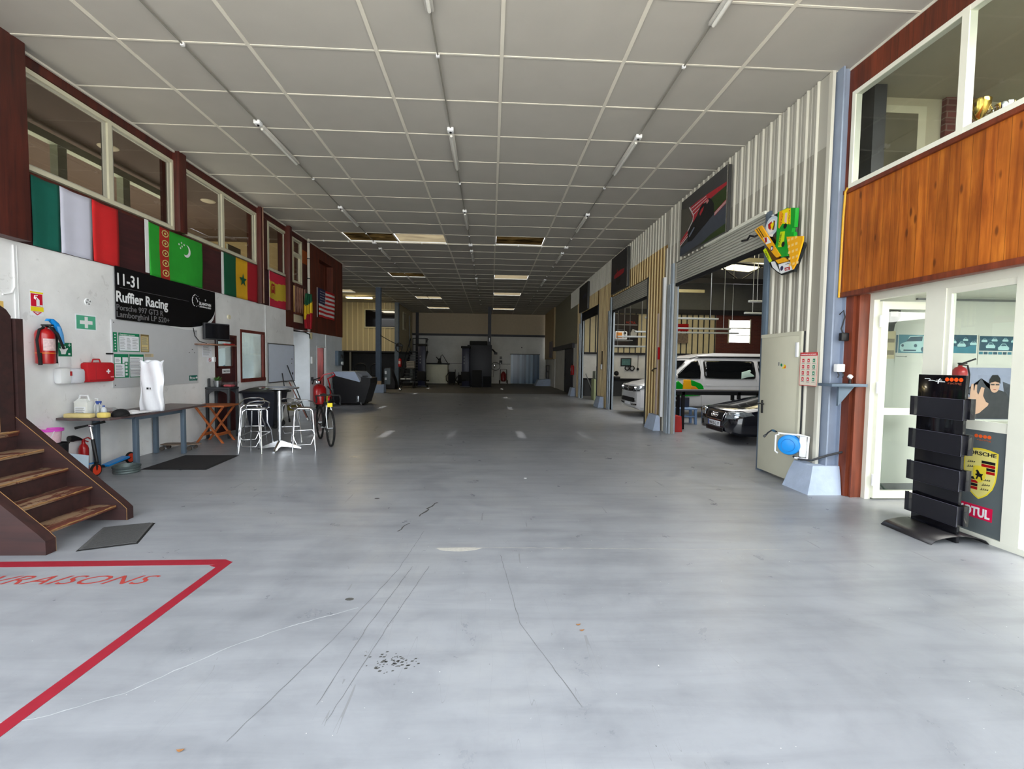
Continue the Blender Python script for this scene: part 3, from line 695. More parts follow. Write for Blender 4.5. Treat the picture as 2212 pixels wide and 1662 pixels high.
for qx, qy in ((.06, -.05), (.06, -.095), (.05, -.14), (-.08, .10), (-.08, .055)):
    b.tube([(qx-.035, qy, 0), (qx, qy+.006, 0), (qx+.035, qy+.014, 0)], .0028, 5)
    for j in range(4): b.tube([(qx-.025+.017*j, qy+.004, 0), (qx-.02+.017*j, qy+.02, 0)], .0024, 5)
b.build('crest_antlers', M_BLACK, t, 'black antler marks')
b = MB(F(.0035)); b.prism([(x, y-.0) for x, y in shield(.115, .15)], 0, .001); b.build('inner_shield', PM_GOLD, t)
b = MB(F(.005)); b.prism([(-.03, -.05), (-.015, -.045), (-.008, -.02), (.012, -.022), (.02, -.05), (.032, -.045), (.024, -.012), (.034, .012), (.018, .01), (.004, .012), (-.006, .034), (-.02, .044), (-.034, .03), (-.024, .026), (-.02, .006), (-.036, .0), (-.03, -.012), (-.018, -.014)], 0, .001)
b.build('rearing_horse', M_BLACK, t, 'black rearing horse')
text('crest_lettering', 'PORSCHE', FRt(4.195, .805, .002, XS-.004), .05, M_BLACK, t, .27, bold=.0008)
b = MB(FRt(4.27, .20, .0, XS-.005)); b.box(0, .34, 0, .125, 0, .001); b.build('logo_plate', pm('magenta_red_plate', (214, 24, 74), .4), t)
text('logo_lettering', 'MOTUL', FRt(4.25, .222, .0015, XS-.005), .115, M_WHITEP, t, .30, bold=.004)
b = MB(FRt(4.13, .985, .0, XS-.005))
for k in range(4): b.prism(circ(.02+.038*k, 0, .017, 14), 0, .001)
b.build('orange_dots', pm('orange_print2', (240, 98, 40), .5), t)
text('dots_lettering', 'racing', FRt(4.10, .945, .0, XS-.005), .022, pm('faded_orange', (190, 96, 60), .5), t, .12)

# open glazed door leaf
t = thing('glazed_door_leaf', 'open white glazed door leaf of the shop, swung inward beside the russet post', 'door', (4.70, 5.33, 0))
x0, x1, yy = 4.70, 5.52, 5.30
b = MB()
for xa, xb, za, zb in ((x0, x0+.085, .02, 2.42), (x1-.085, x1, .02, 2.42), (x0, x1, 2.33, 2.42), (x0, x1, .02, .11), (x0, x1, 1.05, 1.13)): b.box(xa, xb, yy, yy+.05, za, zb, 0)
b.build('frame', M_PVC, t)
b = MB(); b.box(x0+.08, x1-.08, yy+.022, yy+.027, .1, 2.34); b.build('pane', M_GLASS, t)
for z in (2.18, 1.38, .25):
    b = MB(); b.cyl((4.682, yy-.01, z-.07), (4.682, yy-.01, z+.07), .017, 12); b.build('hinge', M_WHITEP, t)

# shop interior
b = MB()
b.box(4.72, 9.0, 5.70, 5.8, 0, 2.56, 0); b.box(4.66, 9.0, 1.0, 5.72, 2.56, 2.62, 1); b.box(8.9, 9.0, 1, 5.7, 0, 2.56, 0); b.box(4.45, 9, .9, 1.0, 0, H, 0)
struct(b.build('wall_shop', [pm('shop_white_wall', (212, 214, 206), .6, var=.02), M_PVC]))
b = MB(); b.box(4.72, 8.9, 5.68, 5.70, 0, .1); struct(b.build('baseboard_shop', M_GREY))
b = MB(); b.box(5.5, 7.6, 5.67, 5.70, 2.505, 2.53); struct(b.build('trim_29', M_GREY))
# upper room on the right
M_UP = pm('upper_room_grey', (168, 164, 146), .7, var=.03)
b = MB(); b.box(4.47, 9, 1, 5.85, 2.62, 2.7, 0); b.box(4.48, 9, 1, 5.95, 5.14, 5.2, 1); b.box(4.47, 9.0, 5.86, 5.95, 2.7, 5.2, 2); b.box(8.9, 9, 1, 5.9, 2.7, 5.2, 2)
struct(b.build('wall_upper', [M_GREY, M_UP, pm('upper_room_wall', (186, 180, 158), .7, var=.03)]))
t = struct(MB().box(4.90, 5.62, 5.82, 5.86, 3.0, 5.02).build('door_2', M_CREAMF))
MB().box(4.98, 5.50, 5.81, 5.82, 3.1, 4.92).build('door_pane', pm('door_dark_pane', (104, 100, 84), .15, var=.1), t)
b = MB(); b.box(4.72, 4.88, 5.6, 5.84, 3, 5.14); struct(b.build('trim_30', M_DGREY))
b = MB(); b.box(5.86, 6.35, 5.80, 5.86, 3, 5.14); struct(b.build('wall_upper', mat_brick('red_brick_pier', (110, 52, 44), (92, 44, 40), (120, 100, 92))))
# trophies
def trophy(x, y, s, m, lab):
    t = thing('trophy_cup', lab, 'trophy', (x, y, 4.2))
    z = 4.2
    MB().lathe([(.10*s, z), (.10*s, z+.12*s), (.08*s, z+.14*s)], (x, y, 0), 16).build('plinth', M_BLACK, t)
    MB().lathe([(.05*s, z+.14*s), (.02*s, z+.2*s), (.02*s, z+.3*s), (.07*s, z+.36*s), (.14*s, z+.5*s), (.15*s, z+.62*s), (.14*s, z+.62*s), (.11*s, z+.5*s), (.02*s, z+.38*s)], (x, y, 0), 20).build('cup', m, t)
    for sg in (-1, 1): MB().tube(arc((x+sg*.15*s, y, z+.5*s), .07*s, -PI/2, PI/2, 8) if sg > 0 else arc((x-.15*s, y, z+.5*s), .07*s, PI/2, 1.5*PI, 8), .01*s, 6).build('handle', m, t)
GOLD = pm('polished_gold', (220, 186, 96), .12, metal=1)
t = thing('trophy_shelf', 'dark shelf behind the upper right window carrying the cups', 'shelf', (5.6, 5.0, 4.15)); MB().box(5.3, 6.6, 4.3, 5.2, 4.15, 4.198).build('board', M_BLACK, t); MB().box(5.5, 5.6, 4.7, 4.8, 2.7, 4.15).build('leg', M_BLACK, t)
trophy(5.44, 5.0, .68, GOLD, 'gold trophy cup, leftmost behind the upper right window'); trophy(5.68, 4.95, .60, M_CHROME, 'silver trophy cup between two gold ones behind the upper right window'); trophy(5.94, 4.9, .68, GOLD, 'gold trophy cup by the right edge of the photo')

# ================================================================= WORKSHOP SHELL
b = MB(); b.box(4.3, 11.75, 23.5, 23.6, 0, 2.14, 0); b.box(4.3, 14.6, 23.6, 23.7, 0, 7.6, 1)
struct(b.build('wall_back', [M_WHITE, M_DARKWALL]))
def cladY(x0, x1, y, z0, z1, m, mr, pitch=.3, rib=.05, d=.04, n='wall_back'):
    b = MB(); b.box(x0, x1, y, y+.05, z0, z1, 0); k = math.ceil(x0/pitch)
    while k*pitch+rib < x1:
        c = k*pitch; b.prism([(c-rib, y), (c-rib*.55, y-d), (c+rib*.55, y-d), (c+rib, y)], z0, z1, 1); k += 1
    return struct(b.build(n, [m, mr]))
cladY(4.3, 11.75, 23.42, 2.2, 4.25, pm('workshop_cream_sheet', (216, 204, 168), .5, var=.05), M_DGREY, .3, .03)
b = MB(); b.box(4.3, 11.75, 23.36, 23.5, 2.12, 2.22); b.box(4.3, 14.6, 23.3, 23.5, 4.25, 4.5); struct(b.build('trim_31', M_DARKSTEEL))
M_BRK = mat_brick('workshop_red_brick', (104, 52, 46), (86, 44, 42), (96, 66, 60))
b = MB(); x0, x1, z0, z1 = 12.45, 13.55, 2.85, 4.0
b.box(11.75, x0, 23.4, 23.5, 0, 4.3); b.box(x1, 14.6, 23.4, 23.5, 0, 4.3); b.box(x0, x1, 23.4, 23.5, 0, z0); b.box(x0, x1, 23.4, 23.5, z1, 4.3)
struct(b.build('wall_back', M_BRK))
o = struct(MB().box(x0, x1, 23.44, 23.46, z0, z1).build('window_10', pm('self_lit_pane', (250, 252, 255), .3, emit=1.6, var=.0)))  # pane glows by itself in place of daylight from outside
b = MB(); b.box(x0, x1, 23.38, 23.45, z0+.36, z0+.40); b.box(x0, x1, 23.38, 23.45, z0+.70, z0+.76); b.box(x0-.06, x0, 23.36, 23.46, z0-.05, z1+.05); b.box(x1, x1+.05, 23.36, 23.46, z0-.05, z1+.05); b.build('glazing_bar', M_CREAMF, o)
b = MB(); b.box(14.5, 14.7, 5.8, 23.6, 0, 6.3); b.box(4.3, 14.6, 5.97, 6.05, 0, 6.5); struct(b.build('wall_right', M_DARKWALL))
# pitched roof with open roof light strips closed by translucent sheet
def roofz(x): return 5.65+.075*(x-4.2) if x < 10.4 else 5.65+.075*6.2-.075*(x-10.4)
b = MB(); g = []
ys = [5.6+.0, 9.2, 12.6, 14.4, 17.2, 18.9, 21.0, 23.7]
xs = [4.25, 7.2, 8.8, 10.4, 12.0, 14.7]
for i in range(len(xs)-1):
    for j in range(len(ys)-1):
        if (i, j) in ((1, 2), (3, 2), (3, 5), (1, 5), (2, 3)): g.append((i, j)); continue
        xa, xb = xs[i], xs[i+1]; za, zb = roofz(xa), roofz(xb)
        b.add([(xa, ys[j], za), (xb, ys[j], zb), (xb, ys[j+1], zb), (xa, ys[j+1], za), (xa, ys[j], za+.06), (xb, ys[j], zb+.06), (xb, ys[j+1], zb+.06), (xa, ys[j+1], za+.06)], [(0, 3, 2, 1), (4, 5, 6, 7), (0, 1, 5, 4), (1, 2, 6, 5), (2, 3, 7, 6), (3, 0, 4, 7)])
b.box(4.22, 4.3, 5.7, 35.1, H, 6.1)
struct(b.build('ceiling', pm('dark_roof_lining', (92, 90, 84), .8, var=.1)))
for k, (i, j) in enumerate(g):
    xa, xb = xs[i], xs[i+1]; za, zb = roofz(xa)+.03, roofz(xb)+.03
    b = MB(); b.add([(xa, ys[j], za), (xb, ys[j], zb), (xb, ys[j+1], zb), (xa, ys[j+1], za)], [(0, 1, 2, 3)])
    tag(b.build('roof_light', M_SKYW, None, None, .01), 'pale translucent roof light strip in the workshop roof', 'roof light', 'roof light strips in the workshop roof')
def truss(y, n):
    t = thing('roof_truss', ('dark steel roof truss nearest the fire door in the workshop', 'dark steel roof truss over the van roof', 'dark steel roof truss near the workshop rear wall')[n], 'truss', (9.4, y, 5.2))
    b = MB(); b.box(4.3, 14.5, y-.06, y+.06, 5.12, 5.34); b.build('bottom_chord', M_DARKSTEEL, t)
    b = MB(); b.tube([(4.3, y, roofz(4.3)-.1), (10.4, y, roofz(10.4)-.1), (14.5, y, roofz(14.5)-.1)], .07, 6); b.build('top_chord', M_DARKSTEEL, t)
    for k in range(5):
        xa = 4.6+2*k; b = MB(); b.tube([(xa, y, 5.25), (xa+1, y, roofz(xa+1)-.1)], .03, 6); b.build('web', M_DARKSTEEL, t)
        b = MB(); b.tube([(xa+1, y, roofz(xa+1)-.1), (xa+2, y, 5.25)], .03, 6); b.build('web', M_DARKSTEEL, t)
for n, y in enumerate((9.0, 14.0, 19.2)): truss(y, n)

# ================================================================= LEFT WALL: FLAGS, SIGNS, DOOR
M_FG = pm('flag_deep_green', (10, 96, 82), .8, var=.05); M_FW = pm('flag_pale_white', (206, 208, 226), .8, var=.03); M_FR = pm('flag_red', (206, 34, 38), .8, var=.05)
M_FGR = pm('flag_bright_green', (40, 158, 46), .75, var=.06); M_FY = pm('flag_yellow', (222, 170, 30), .8, var=.05); M_FDG = pm('flag_dark_green', (14, 84, 56), .8, var=.05)
M_FDR = pm('flag_crimson', (170, 26, 40), .8, var=.05); M_NAVY = pm('flag_navy', (44, 44, 84), .8, var=.06); M_SY = pm('flag_ochre_yellow', (206, 180, 54), .8, var=.05); M_SR = pm('flag_rose_red', (200, 40, 66), .8, var=.05)
M_CARP = pm('carpet_band_red', (176, 44, 36), .8, var=.1)
def cloth(name, y0, y1, z0, z1, th_d, parent, mat, mif=None, nu=24, nv=16, ph=0., amp=.012):
    b = MB()
    b.grid(lambda u, v: (XL+.03+th_d+amp*math.sin(u*9+ph)*(1-.4*v)+amp*.5*math.sin(v*5+u*4+ph), y0+(y1-y0)*u, z0+(z1-z0)*v-.012*math.sin(u*PI)*(v)), nu, nv, 0, mif)
    return b.build(name, mat, parent, None, .003)
def wave(u, v, y0, y1, z0, z1, ph, amp=.012):
    return (XL+.03+amp*math.sin(u*9+ph)*(1-.4*v)+amp*.5*math.sin(v*5+u*4+ph), y0+(y1-y0)*u, z0+(z1-z0)*v-.012*math.sin(u*PI)*v)
FLG = 'national flags pinned under the upper windows'
t = thing('wall_flag', 'flag of green, white and red upright stripes, nearest to the dark post', 'flag', (XL, 6.7, 3.0), group=FLG)
for k, (ya, yb, m) in enumerate(((6.02, 6.39, M_FG), (6.39, 6.88, M_FW), (6.88, 7.35, M_FR))):
    cloth('stripe', ya, yb, 3.0, 3.87, 0, t, m, None, 8, 12, ph=k*.8, amp=.006)
t = thing('wall_flag', 'bright green flag with a red carpet band, crescent and stars above the black sign', 'flag', (XL, 8.6, 3.0), group=FLG)
cloth('field', 7.95, 9.38, 3.0, 3.88, 0, t, [M_FGR, M_CARP], lambda u, v: 1 if .17 < u < .345 else 0, 40, 16, 1.)
MB().box(XL+.03, XL+.036, 7.87, 7.95, 3.03, 3.90).build('white_hem', M_WHITEP, t)
PG = pm('emblem_pale', (206, 196, 120), .8)
for k in range(5):
    zc = 3.10+.17*k; b = MB(frame((XL+.052, 8.315, zc), (0, 1, 0), (1, 0, 0)))
    ring = circ(0, 0, .085, 8, ry=.062); inn = circ(0, 0, .065, 8, ry=.045)
    n = 8
    b.add([(x, y, 0) for x, y in ring]+[(x, y, 0) for x, y in inn], [(i, (i+1) % n, n+(i+1) % n, n+i) for i in range(n)])
    b.prism(circ(0, 0, .03, 4, ry=.024), 0, .001); b.build('carpet_medallion', PG, t)
b = MB(frame((XL+.055, 8.86, 3.61), (0, 1, 0), (1, 0, 0)))
o_ = circ(0, 0, .115, 18, -PI*.62, PI*.45); i_ = circ(-.035, .022, .10, 18, -PI*.62, PI*.45)[::-1]
b.prism(o_+i_, 0, .001); b.build('crescent', M_WHITEP, t)
def star(b, cx, cy, r, mi=0, z=0, rot=0.):
    b.prism([(cx+(r if k % 2 == 0 else r*.4)*math.sin(rot+PI*k/5), cy+(r if k % 2 == 0 else r*.4)*math.cos(rot+PI*k/5)) for k in range(10)][::-1], z, z+.001, mi)
for sx, sy in ((-.03, .09), (-.10, .05), (-.02, .03), (.04, .07), (-.06, -.01)):
    b = MB(frame((XL+.055, 8.76, 3.64), (0, 1, 0), (1, 0, 0))); star(b, sx, sy, .024); b.build('star', M_WHITEP, t)
t = thing('wall_flag', 'flag of dark green, yellow and red upright stripes with a green star', 'flag', (XL, 10.8, 3.0), group=FLG)
cloth('field', 10.08, 11.5, 3.0, 3.9, 0, t, [M_FDG, M_FY, M_FDR], lambda u, v: 0 if u < .33 else (1 if u < .68 else 2), 30, 12, .4, .008)
MB().box(XL+.03, XL+.036, 10.0, 10.08, 3.0, 3.88).build('white_hem', M_WHITEP, t)
b = MB(frame((XL+.056, 10.80, 3.42), (0, 1, 0), (1, 0, 0))); star(b, 0, 0, .16); b.build('star', M_FDG, t)
t = thing('wall_flag', 'flag of level red, yellow and red stripes with a coat of arms', 'flag', (XL, 12.55, 3.0), group=FLG)
cloth('field', 12.09, 13.06, 3.0, 3.9, 0, t, [M_SR, M_SY], lambda u, v: 1 if .24 < v+.03*math.sin(u*4) < .74 else 0, 24, 40, 2., .01)
b = MB(frame((XL+.058, 12.24, 3.45), (0, 1, 0), (1, 0, 0))); b.box(-.05, .05, -.1, .06, 0, .001, 0); b.box(-.045, -.002, -.02, .055, .001, .002, 1); b.box(-.10, -.07, -.12, .12, 0, .001, 0); b.box(.07, .10, -.12, .12, 0, .001, 0); b.prism([(-.05, .08), (.05, .08), (.06, .15), (0, .12), (-.06, .15)], 0, .001, 0)
b.build('coat_of_arms', [M_CARP, M_SY], t)
MB().box(XL+.03, XL+.034, 12.07, 12.09, 3.0, 3.9).build('white_hem', M_WHITEP, t)
t = thing('wall_flag', 'stars and stripes flag on the far red-brown wall', 'flag', (XL, 16.1, 3.1), group=FLG)
cloth('field', 15.34, 16.9, 3.05, 4.0, .03, t, [M_FR, M_WHITEP, M_NAVY], lambda u, v: 2 if (u < .42 and v > .46) else (0 if int(v*13) % 2 == 0 else 1), 26, 52, .6, .02)
MB().box(XL+.03, XL+.036, 15.29, 15.34, 3.03, 4.0).build('white_hem', M_WHITEP, t)
b = MB(frame((XL+.10, 15.36, 3.50), (0, 1, 0), (1, 0, 0)))
for i in range(6):
    for j in range(5): b.box(.03+.1*i, .06+.1*i, .04+.085*j, .065+.085*j, 0, .001)
b.build('stars', M_WHITEP, t)
# hanging flag on the drain pipe
t = thing('hanging_flag', 'rolled green, yellow and red flag hanging from the pale pipe at the corner', 'flag', (-5.52, 14.4, 2.9))
b = MB()
def fold(u, v):
    w = .05+.20*math.sin(PI*min(1, (1-v)*.75+.12)); a = u*2*PI
    return (-5.50+.05*math.cos(a)+.03*math.sin(3*a), 14.05+w*math.sin(a)*1.1-.05*(1-v), 2.55+1.05*v)
b.grid(fold, 24, 24, 0, lambda u, v: 0 if v > .74+.1*math.sin(u*6) or (v > .45 and .1 < u < .35) else (1 if v > .36+.12*math.sin(u*6+1) else 2))
b.build('cloth', [M_FDG, pm('flag_gold', (228, 190, 40), .8), M_FDR], t, None, .003)
b = MB(); b.cyl((-5.62, 14.36, 2.52), (-5.48, 14.0, 3.65), .012, 8); b.build('staff', M_ALUD, t)
t = thing('drain_pipe', 'pale pipe with brackets running down the corner beside the rolled flag', 'pipe', (-5.62, 14.40, 2.5))
b = MB(); b.cyl((-5.63, 14.40, 2.5), (-5.63, 14.40, H), .04, 14); b.build('pipe', pm('pale_pipe', (196, 190, 178), .5), t)
for z in (2.9, 3.5, 4.1, 4.7, 5.2):
    b = MB(); b.cyl((-5.63, 14.40, z), (-5.63, 14.40, z+.03), .05, 12); b.build('bracket', M_DGREY, t)
for k, (y, z0) in enumerate(((11.55, 3.0),)):
    b = MB(); b.tube([(-5.6, y, z0), (-5.6, y, H)], .014, 8); tag(b.build('facade_cable', pm('pale_brown_cable', (150, 120, 100), .5)), 'pale cable running up the post between the striped flags', 'cable')
b = MB(); b.tube([(-6.1, 13.9, 2.5), (-5.72, 14.3, 2.47), (-5.70, 14.62, 2.42), (-5.72, 14.7, 2.3)], .02, 6); tag(b.build('black_cable', M_BLACK), 'black cable along the top of the far white wall under the flag staff', 'cable')
MB(); b = MB(); b.box(-5.74, -5.68, 14.72, 14.80, 2.28, 2.48, 0, .01); tag(b.build('junction_box', pm('yellowed_box', (206, 196, 150), .5)), 'small yellowed junction box on the corner below the flag staff', 'box')

# black sign board with lettering
tag(MB().box(XL+.001, XL+.02, 8.9, 9.78, 2.22, 2.99).build('backing_board', M_BROWNBAND), 'plum brown backing board showing at the lower right corner of the black sign', 'board')
t = thing('sign_board', 'large black team sign with white and grey lettering', 'sign', (XL+.03, 8.5, 2.2))
crv = [(9.74-7.245, .36)]+[(9.74-7.245-.66*(1-math.cos(a)), .36-.38*math.sin(a)) for a in [PI/2*k/8 for k in range(1, 9)]]
b = MB(frame((XL+.028, 7.245, 2.20), (0, 1, 0), (1, 0, 0))); b.prism([(0, 0), (1.45, -.01), (1.75, .01), (2.0, .05), (2.2, .12), (2.36, .22), (2.46, .33), (2.495, .44), (2.495, .78), (0, .81)], 0, .012); b.build('board', pm('gloss_black_board', (16, 16, 20), .25, var=.1), t)
b = MB(frame((XL+.018, 7.245, 2.185), (0, 1, 0), (1, 0, 0))); b.prism([(1.15, -.01), (1.6, -.035), (1.9, -.02), (2.14, .03), (2.33, .12), (2.45, .23), (2.505, .36), (2.50, .46), (2.3, .3), (1.8, .1)], 0, .009); b.build('swoosh', M_WHITEP, t, 'white curved sweep')
S = lambda y, z: frame((XL+.0405, y, z), (0, 1, 0), (1, 0, 0))
text('race_numbers', '11-31', S(7.28, 2.735), .25, M_WHITEP, t, .42, bold=.004); text('team_lettering', 'Ruffier Racing', S(7.25, 2.475), .225, M_WHITEP, t, 1.11, bold=.0055)
gl = pm('grey_print', (110, 110, 112), .5)
text('car_lettering', 'Porsche 997 GT3 R', S(7.25, 2.345), .125, gl, t, .99, bold=.0015); text('car_lettering', 'Lamborghini LP 520+', S(7.25, 2.238), .125, gl, t, 1.14, bold=.0015)
MB(S(7.32, 2.69)).box(0, 1.6, 0, .004, 0, .001).build('rule', gl, t)
b = MB(S(9.14, 2.73)); b.tube([(x, y, 0) for x, y in circ(0, 0, .12, 12, PI*.55, PI*1.35)], .004, 5); b.tube([(-.01, .06, 0), (.05, 0, 0), (.03, -.02, 0)], .006, 5)
for k in range(12): a = 2*PI*k/12; b.box(.105*math.cos(a)-.006, .105*math.cos(a)+.006, .105*math.sin(a)-.006, .105*math.sin(a)+.006, 0, .001)
b.build('dial_logo', M_WHITEP, t)
text('sponsor_lettering', 'BLANCPAIN', S(9.24, 2.67), .075, M_WHITEP, t, .36, bold=.001); text('sponsor_lettering', 'ENDURANCE SERIES', S(9.24, 2.62), .045, M_WHITEP, t, .36)
text('sponsor_lettering', 'B', S(9.41, 2.76), .05, M_WHITEP, t, .03)

# white notice board and notices
t = thing('notice_board', 'long white board screwed to the wall under the black sign', 'board', (XL, 8.2, 1.15))
b = MB(); b.prism([(7.185, 1.15), (9.20, 1.14), (9.19, 2.19), (7.18, 2.19)], 0, .015); b.v = [Vector((XL+p.z, p.x, p.y)) for p in b.v]; b.build('panel', M_OFFW, t)
for (y, z) in ((7.22, 1.19), (7.22, 2.15), (9.15, 1.19), (9.15, 2.14), (8.2, 1.18)): MB(FL(y, z, .015)).prism(circ(0, 0, .008, 8), 0, .004).build('screw', M_DGREY, t)
for (y, z) in ((9.02, 1.78), (8.93, 1.72), (9.08, 1.72)): MB(FL(y, z, .016)).box(0, .03, 0, .012, 0, .001).build('scuff', M_DGREY, t)
def lines(b, x0, x1, y0, y1, n, mi, z=.0016, jit=True):
    for k in range(n):
        y = y0+(y1-y0)*(k+.5)/n; e = x1-(random.random()*.35*(x1-x0) if jit else 0); b.box(x0, e, y-.0028, y+.0028, z-.0006, z, mi)
def notice(lab, y, z, w, h, d, border, header=.0, body=(0, 0, 0, 0), bg=None, hx=None, blocks=()):
    t = thing('wall_notice', lab, 'notice', (XL+d, y, z), group=None)
    MB(FL(y, z, d)).box(0, w, 0, h, 0, .001).build('sheet', bg or M_PAPER, t)
    b = MB(FL(y, z, d+.0012)); bw = .012
    if border:
        b.box(0, w, 0, bw, 0, .0008); b.box(0, w, h-max(header, bw), h, 0, .0008); b.box(0, bw, bw, h-bw, 0, .0008); b.box(w-bw, w, bw, h-bw, 0, .0008); b.build('border', border, t)
    b = MB(FL(y, z, d+.0012)); ok = 0
    for (x0, x1, y0, y1, n) in blocks: lines(b, x0, x1, y0, y1, n, 0); ok = 1
    if ok: b.build('print', pm('print_grey', (120, 124, 128), .7), t)
    return t
D = .0155
t = notice('tall narrow green strip notice at the left end of the white board', 7.20, 1.70, .075, .30, D, None, bg=M_GREEN)
b = MB(FL(7.20, 1.70, D+.001))
for k in range(6): b.prism(circ(.037, .04+.045*k, .012, 6), 0, .001)
b.build('pictograms', M_WHITEP, t)
t = notice('large green-edged first aid poster at the top of the white board', 7.30, 1.71, .42, .29, D, M_GREEN, .045, blocks=((.03, .13, .04, .22, 8), (.16, .24, .03, .22, 10), (.27, .39, .04, .22, 7)))
text('poster_title', 'Premiers secours', FL(7.325, 1.962, D+.0022), .034, M_WHITEP, t, .3)
notice('yellow-brown poster right of the green-edged first aid poster', 7.745, 1.71, .18, .29, D, pm('brown_border', (132, 112, 70), .7), .03, bg=pm('buff_paper', (214, 196, 140), .7), blocks=((.02, .16, .12, .25, 9), (.02, .16, .02, .08, 4)))
t = notice('green and white poster at lower left of the white board', 7.205, 1.30, .28, .37, D, M_GREEN, .05, blocks=((.03, .18, .03, .2, 10), (.03, .12, .24, .30, 3)))
b = MB(FL(7.205, 1.30, D+.0014)); b.box(.2, .268, .012, .25, 0, .0008, 0); b.box(.012, .268, .215, .225, 0, .0008, 0); b.box(.13, .16, .22, .32, 0, .0008, 0)
for k in range(4): b.box(.215, .255, .035+.055*k, .07+.055*k, .0008, .0014, 1)
b.build('green_blocks', [M_GREEN, M_WHITEP], t)
t = notice('green and white form notice behind the white bag', 7.50, 1.30, .30, .37, D, M_GREEN, .04, blocks=((.02, .27, .03, .12, 5), (.02, .27, .15, .22, 4), (.02, .27, .25, .31, 3)))
b = MB(FL(7.50, 1.30, D+.0014)); b.box(.01, .29, .13, .134, 0, .0008); b.box(.01, .29, .232, .236, 0, .0008); b.build('rules', M_DGREY, t)
notice('small buff note just above the white bag', 7.82, 1.63, .20, .055, D, None, bg=pm('buff_paper2', (216, 198, 160), .7), blocks=((.01, .18, .01, .05, 3),))
t = notice('green defibrillator direction sign low on the white board', 8.93, 1.19, .24, .10, D, None, bg=pm('teal_green', (16, 104, 92), .5))
text('sign_lettering', 'DAE', FL(9.0, 1.215, D+.0012), .06, M_WHITEP, t, .11); b = MB(FL(8.94, 1.20, D+.0012)); b.prism([(.01, .05), (.03, .08), (.05, .05), (.03, .01)], 0, .001); b.prism([(.18, .035), (.2, .035), (.2, .015), (.235, .045), (.2, .075), (.2, .055), (.18, .055)], 0, .001); b.build('arrow_marks', M_WHITEP, t)
t = notice('white typed sheet on the wall under the screen shelf', 9.35, 1.65, .33, .24, .002, None, blocks=((.03, .3, .03, .22, 9),))
t = notice('small no smoking sign left of the brown door', 9.50, 1.54, .19, .10, .002, None)
b = MB(FL(9.50, 1.54, .0032)); b.tube([(.10+.035*math.cos(a), .05+.035*math.sin(a), 0) for a in [2*PI*k/16 for k in range(16)]], .005, 5, closed=True); b.tube([(.075, .075, 0), (.125, .025, 0)], .005, 5); b.build('prohibition_mark', M_RED, t)
# signs near the dark post
t = thing('extinguisher_sign', 'red and yellow fire extinguisher sign with a down arrow, near the dark post', 'sign', (XL, 6.07, 2.3))
MB(FL(5.985, 2.13, .002)).box(0, .165, 0, .32, 0, .002).build('sheet', M_PAPER, t)
b = MB(FL(5.985, 2.13, .0045)); b.box(.0, .165, .28, .30, 0, .001, 1); b.box(.006, .155, .115, .275, 0, .001, 0); b.box(.0, .165, .055, .112, 0, .001, 1); b.prism([(.02, .05), (.145, .05), (.082, .005)], 0, .001, 0); b.prism([(.05, .043), (.115, .043), (.082, .02)], .001, .002, 2)
b.prism([(.075, .12), (.115, .12), (.115, .2), (.1, .215), (.09, .215), (.075, .2)], .001, .002, 2); b.tube([(.09, .215, .0015), (.07, .235, .0015), (.06, .2, .0015), (.05, .215, .0015), (.055, .25, .0015), (.09, .255, .0015)], .006, 5, 2); b.box(.12, .152, .12, .14, .001, .002, 2)
b.build('pictogram', [pm('sign_red', (206, 20, 50), .5), M_YEL, M_WHITEP], t)
t = thing('first_aid_sign', 'green sign with a white cross above the red bag', 'sign', (XL, 6.76, 2.1))
MB(FL(6.595, 1.995, .002)).box(0, .335, 0, .22, 0, .002).build('sheet', M_PAPER, t); b = MB(FL(6.595, 1.995, .0045)); b.box(.015, .32, .015, .205, 0, .001); b.build('green_field', pm('mint_green', (86, 176, 142), .5), t)
b = MB(FL(6.7625, 2.105, .006)); b.prism([(-.025, -.08), (.025, -.08), (.025, -.025), (.10, -.025), (.10, .025), (.025, .025), (.025, .08), (-.025, .08), (-.025, .025), (-.10, .025), (-.10, -.025), (-.025, -.025)], 0, .001); b.build('cross', M_WHITEP, t)
t = thing('hand_sign', 'dark green sign with a white hand and cross above the dispensers', 'sign', (XL, 6.42, 1.72))
MB(FL(6.33, 1.62, .004)).box(0, .195, 0, .185, 0, .002).build('sheet', pm('deep_sign_green', (12, 112, 78), .5), t)
b = MB(FL(6.40, 1.70, .0065)); b.prism([(-.03, -.05), (.03, -.05), (.045, -.005), (.07, .025), (.055, .035), (.03, .015), (.035, .06), (.022, .062), (.014, .02), (.008, .07), (-.006, .07), (-.006, .022), (-.024, .062), (-.036, .055), (-.022, .012), (-.05, .03), (-.056, .02), (-.04, -.01)], 0, .001); b.box(.085, .095, .055, .095, 0, .001); b.box(.07, .11, .07, .08, 0, .001); b.box(.07, .1, -.06, -.035, 0, .001); b.build('hand_pictogram', M_WHITEP, t)
# dispensers
t = thing('paper_dispenser', 'pair of white wall dispensers under the hand sign', 'dispenser', (XL, 6.5, 1.25))
MB(FL(6.24, 1.25, 0)).box(0, .17, .0, .22, 0, .11, 0, .04).build('left_box', M_WHITEP, t); MB(FL(6.41, 1.25, 0)).box(0, .20, 0, .21, 0, .12, 0, .045).build('right_box', pm('pale_grey_plastic', (214, 216, 224), .4), t)
MB(FL(6.34, 1.48, 0)).box(0, .16, 0, .14, 0, .015, 0, .004).build('backplate', M_WHITEP, t); MB(FL(6.37, 1.36, .111)).box(0, .03, 0, .06, 0, .002).build('red_label', M_RED, t)
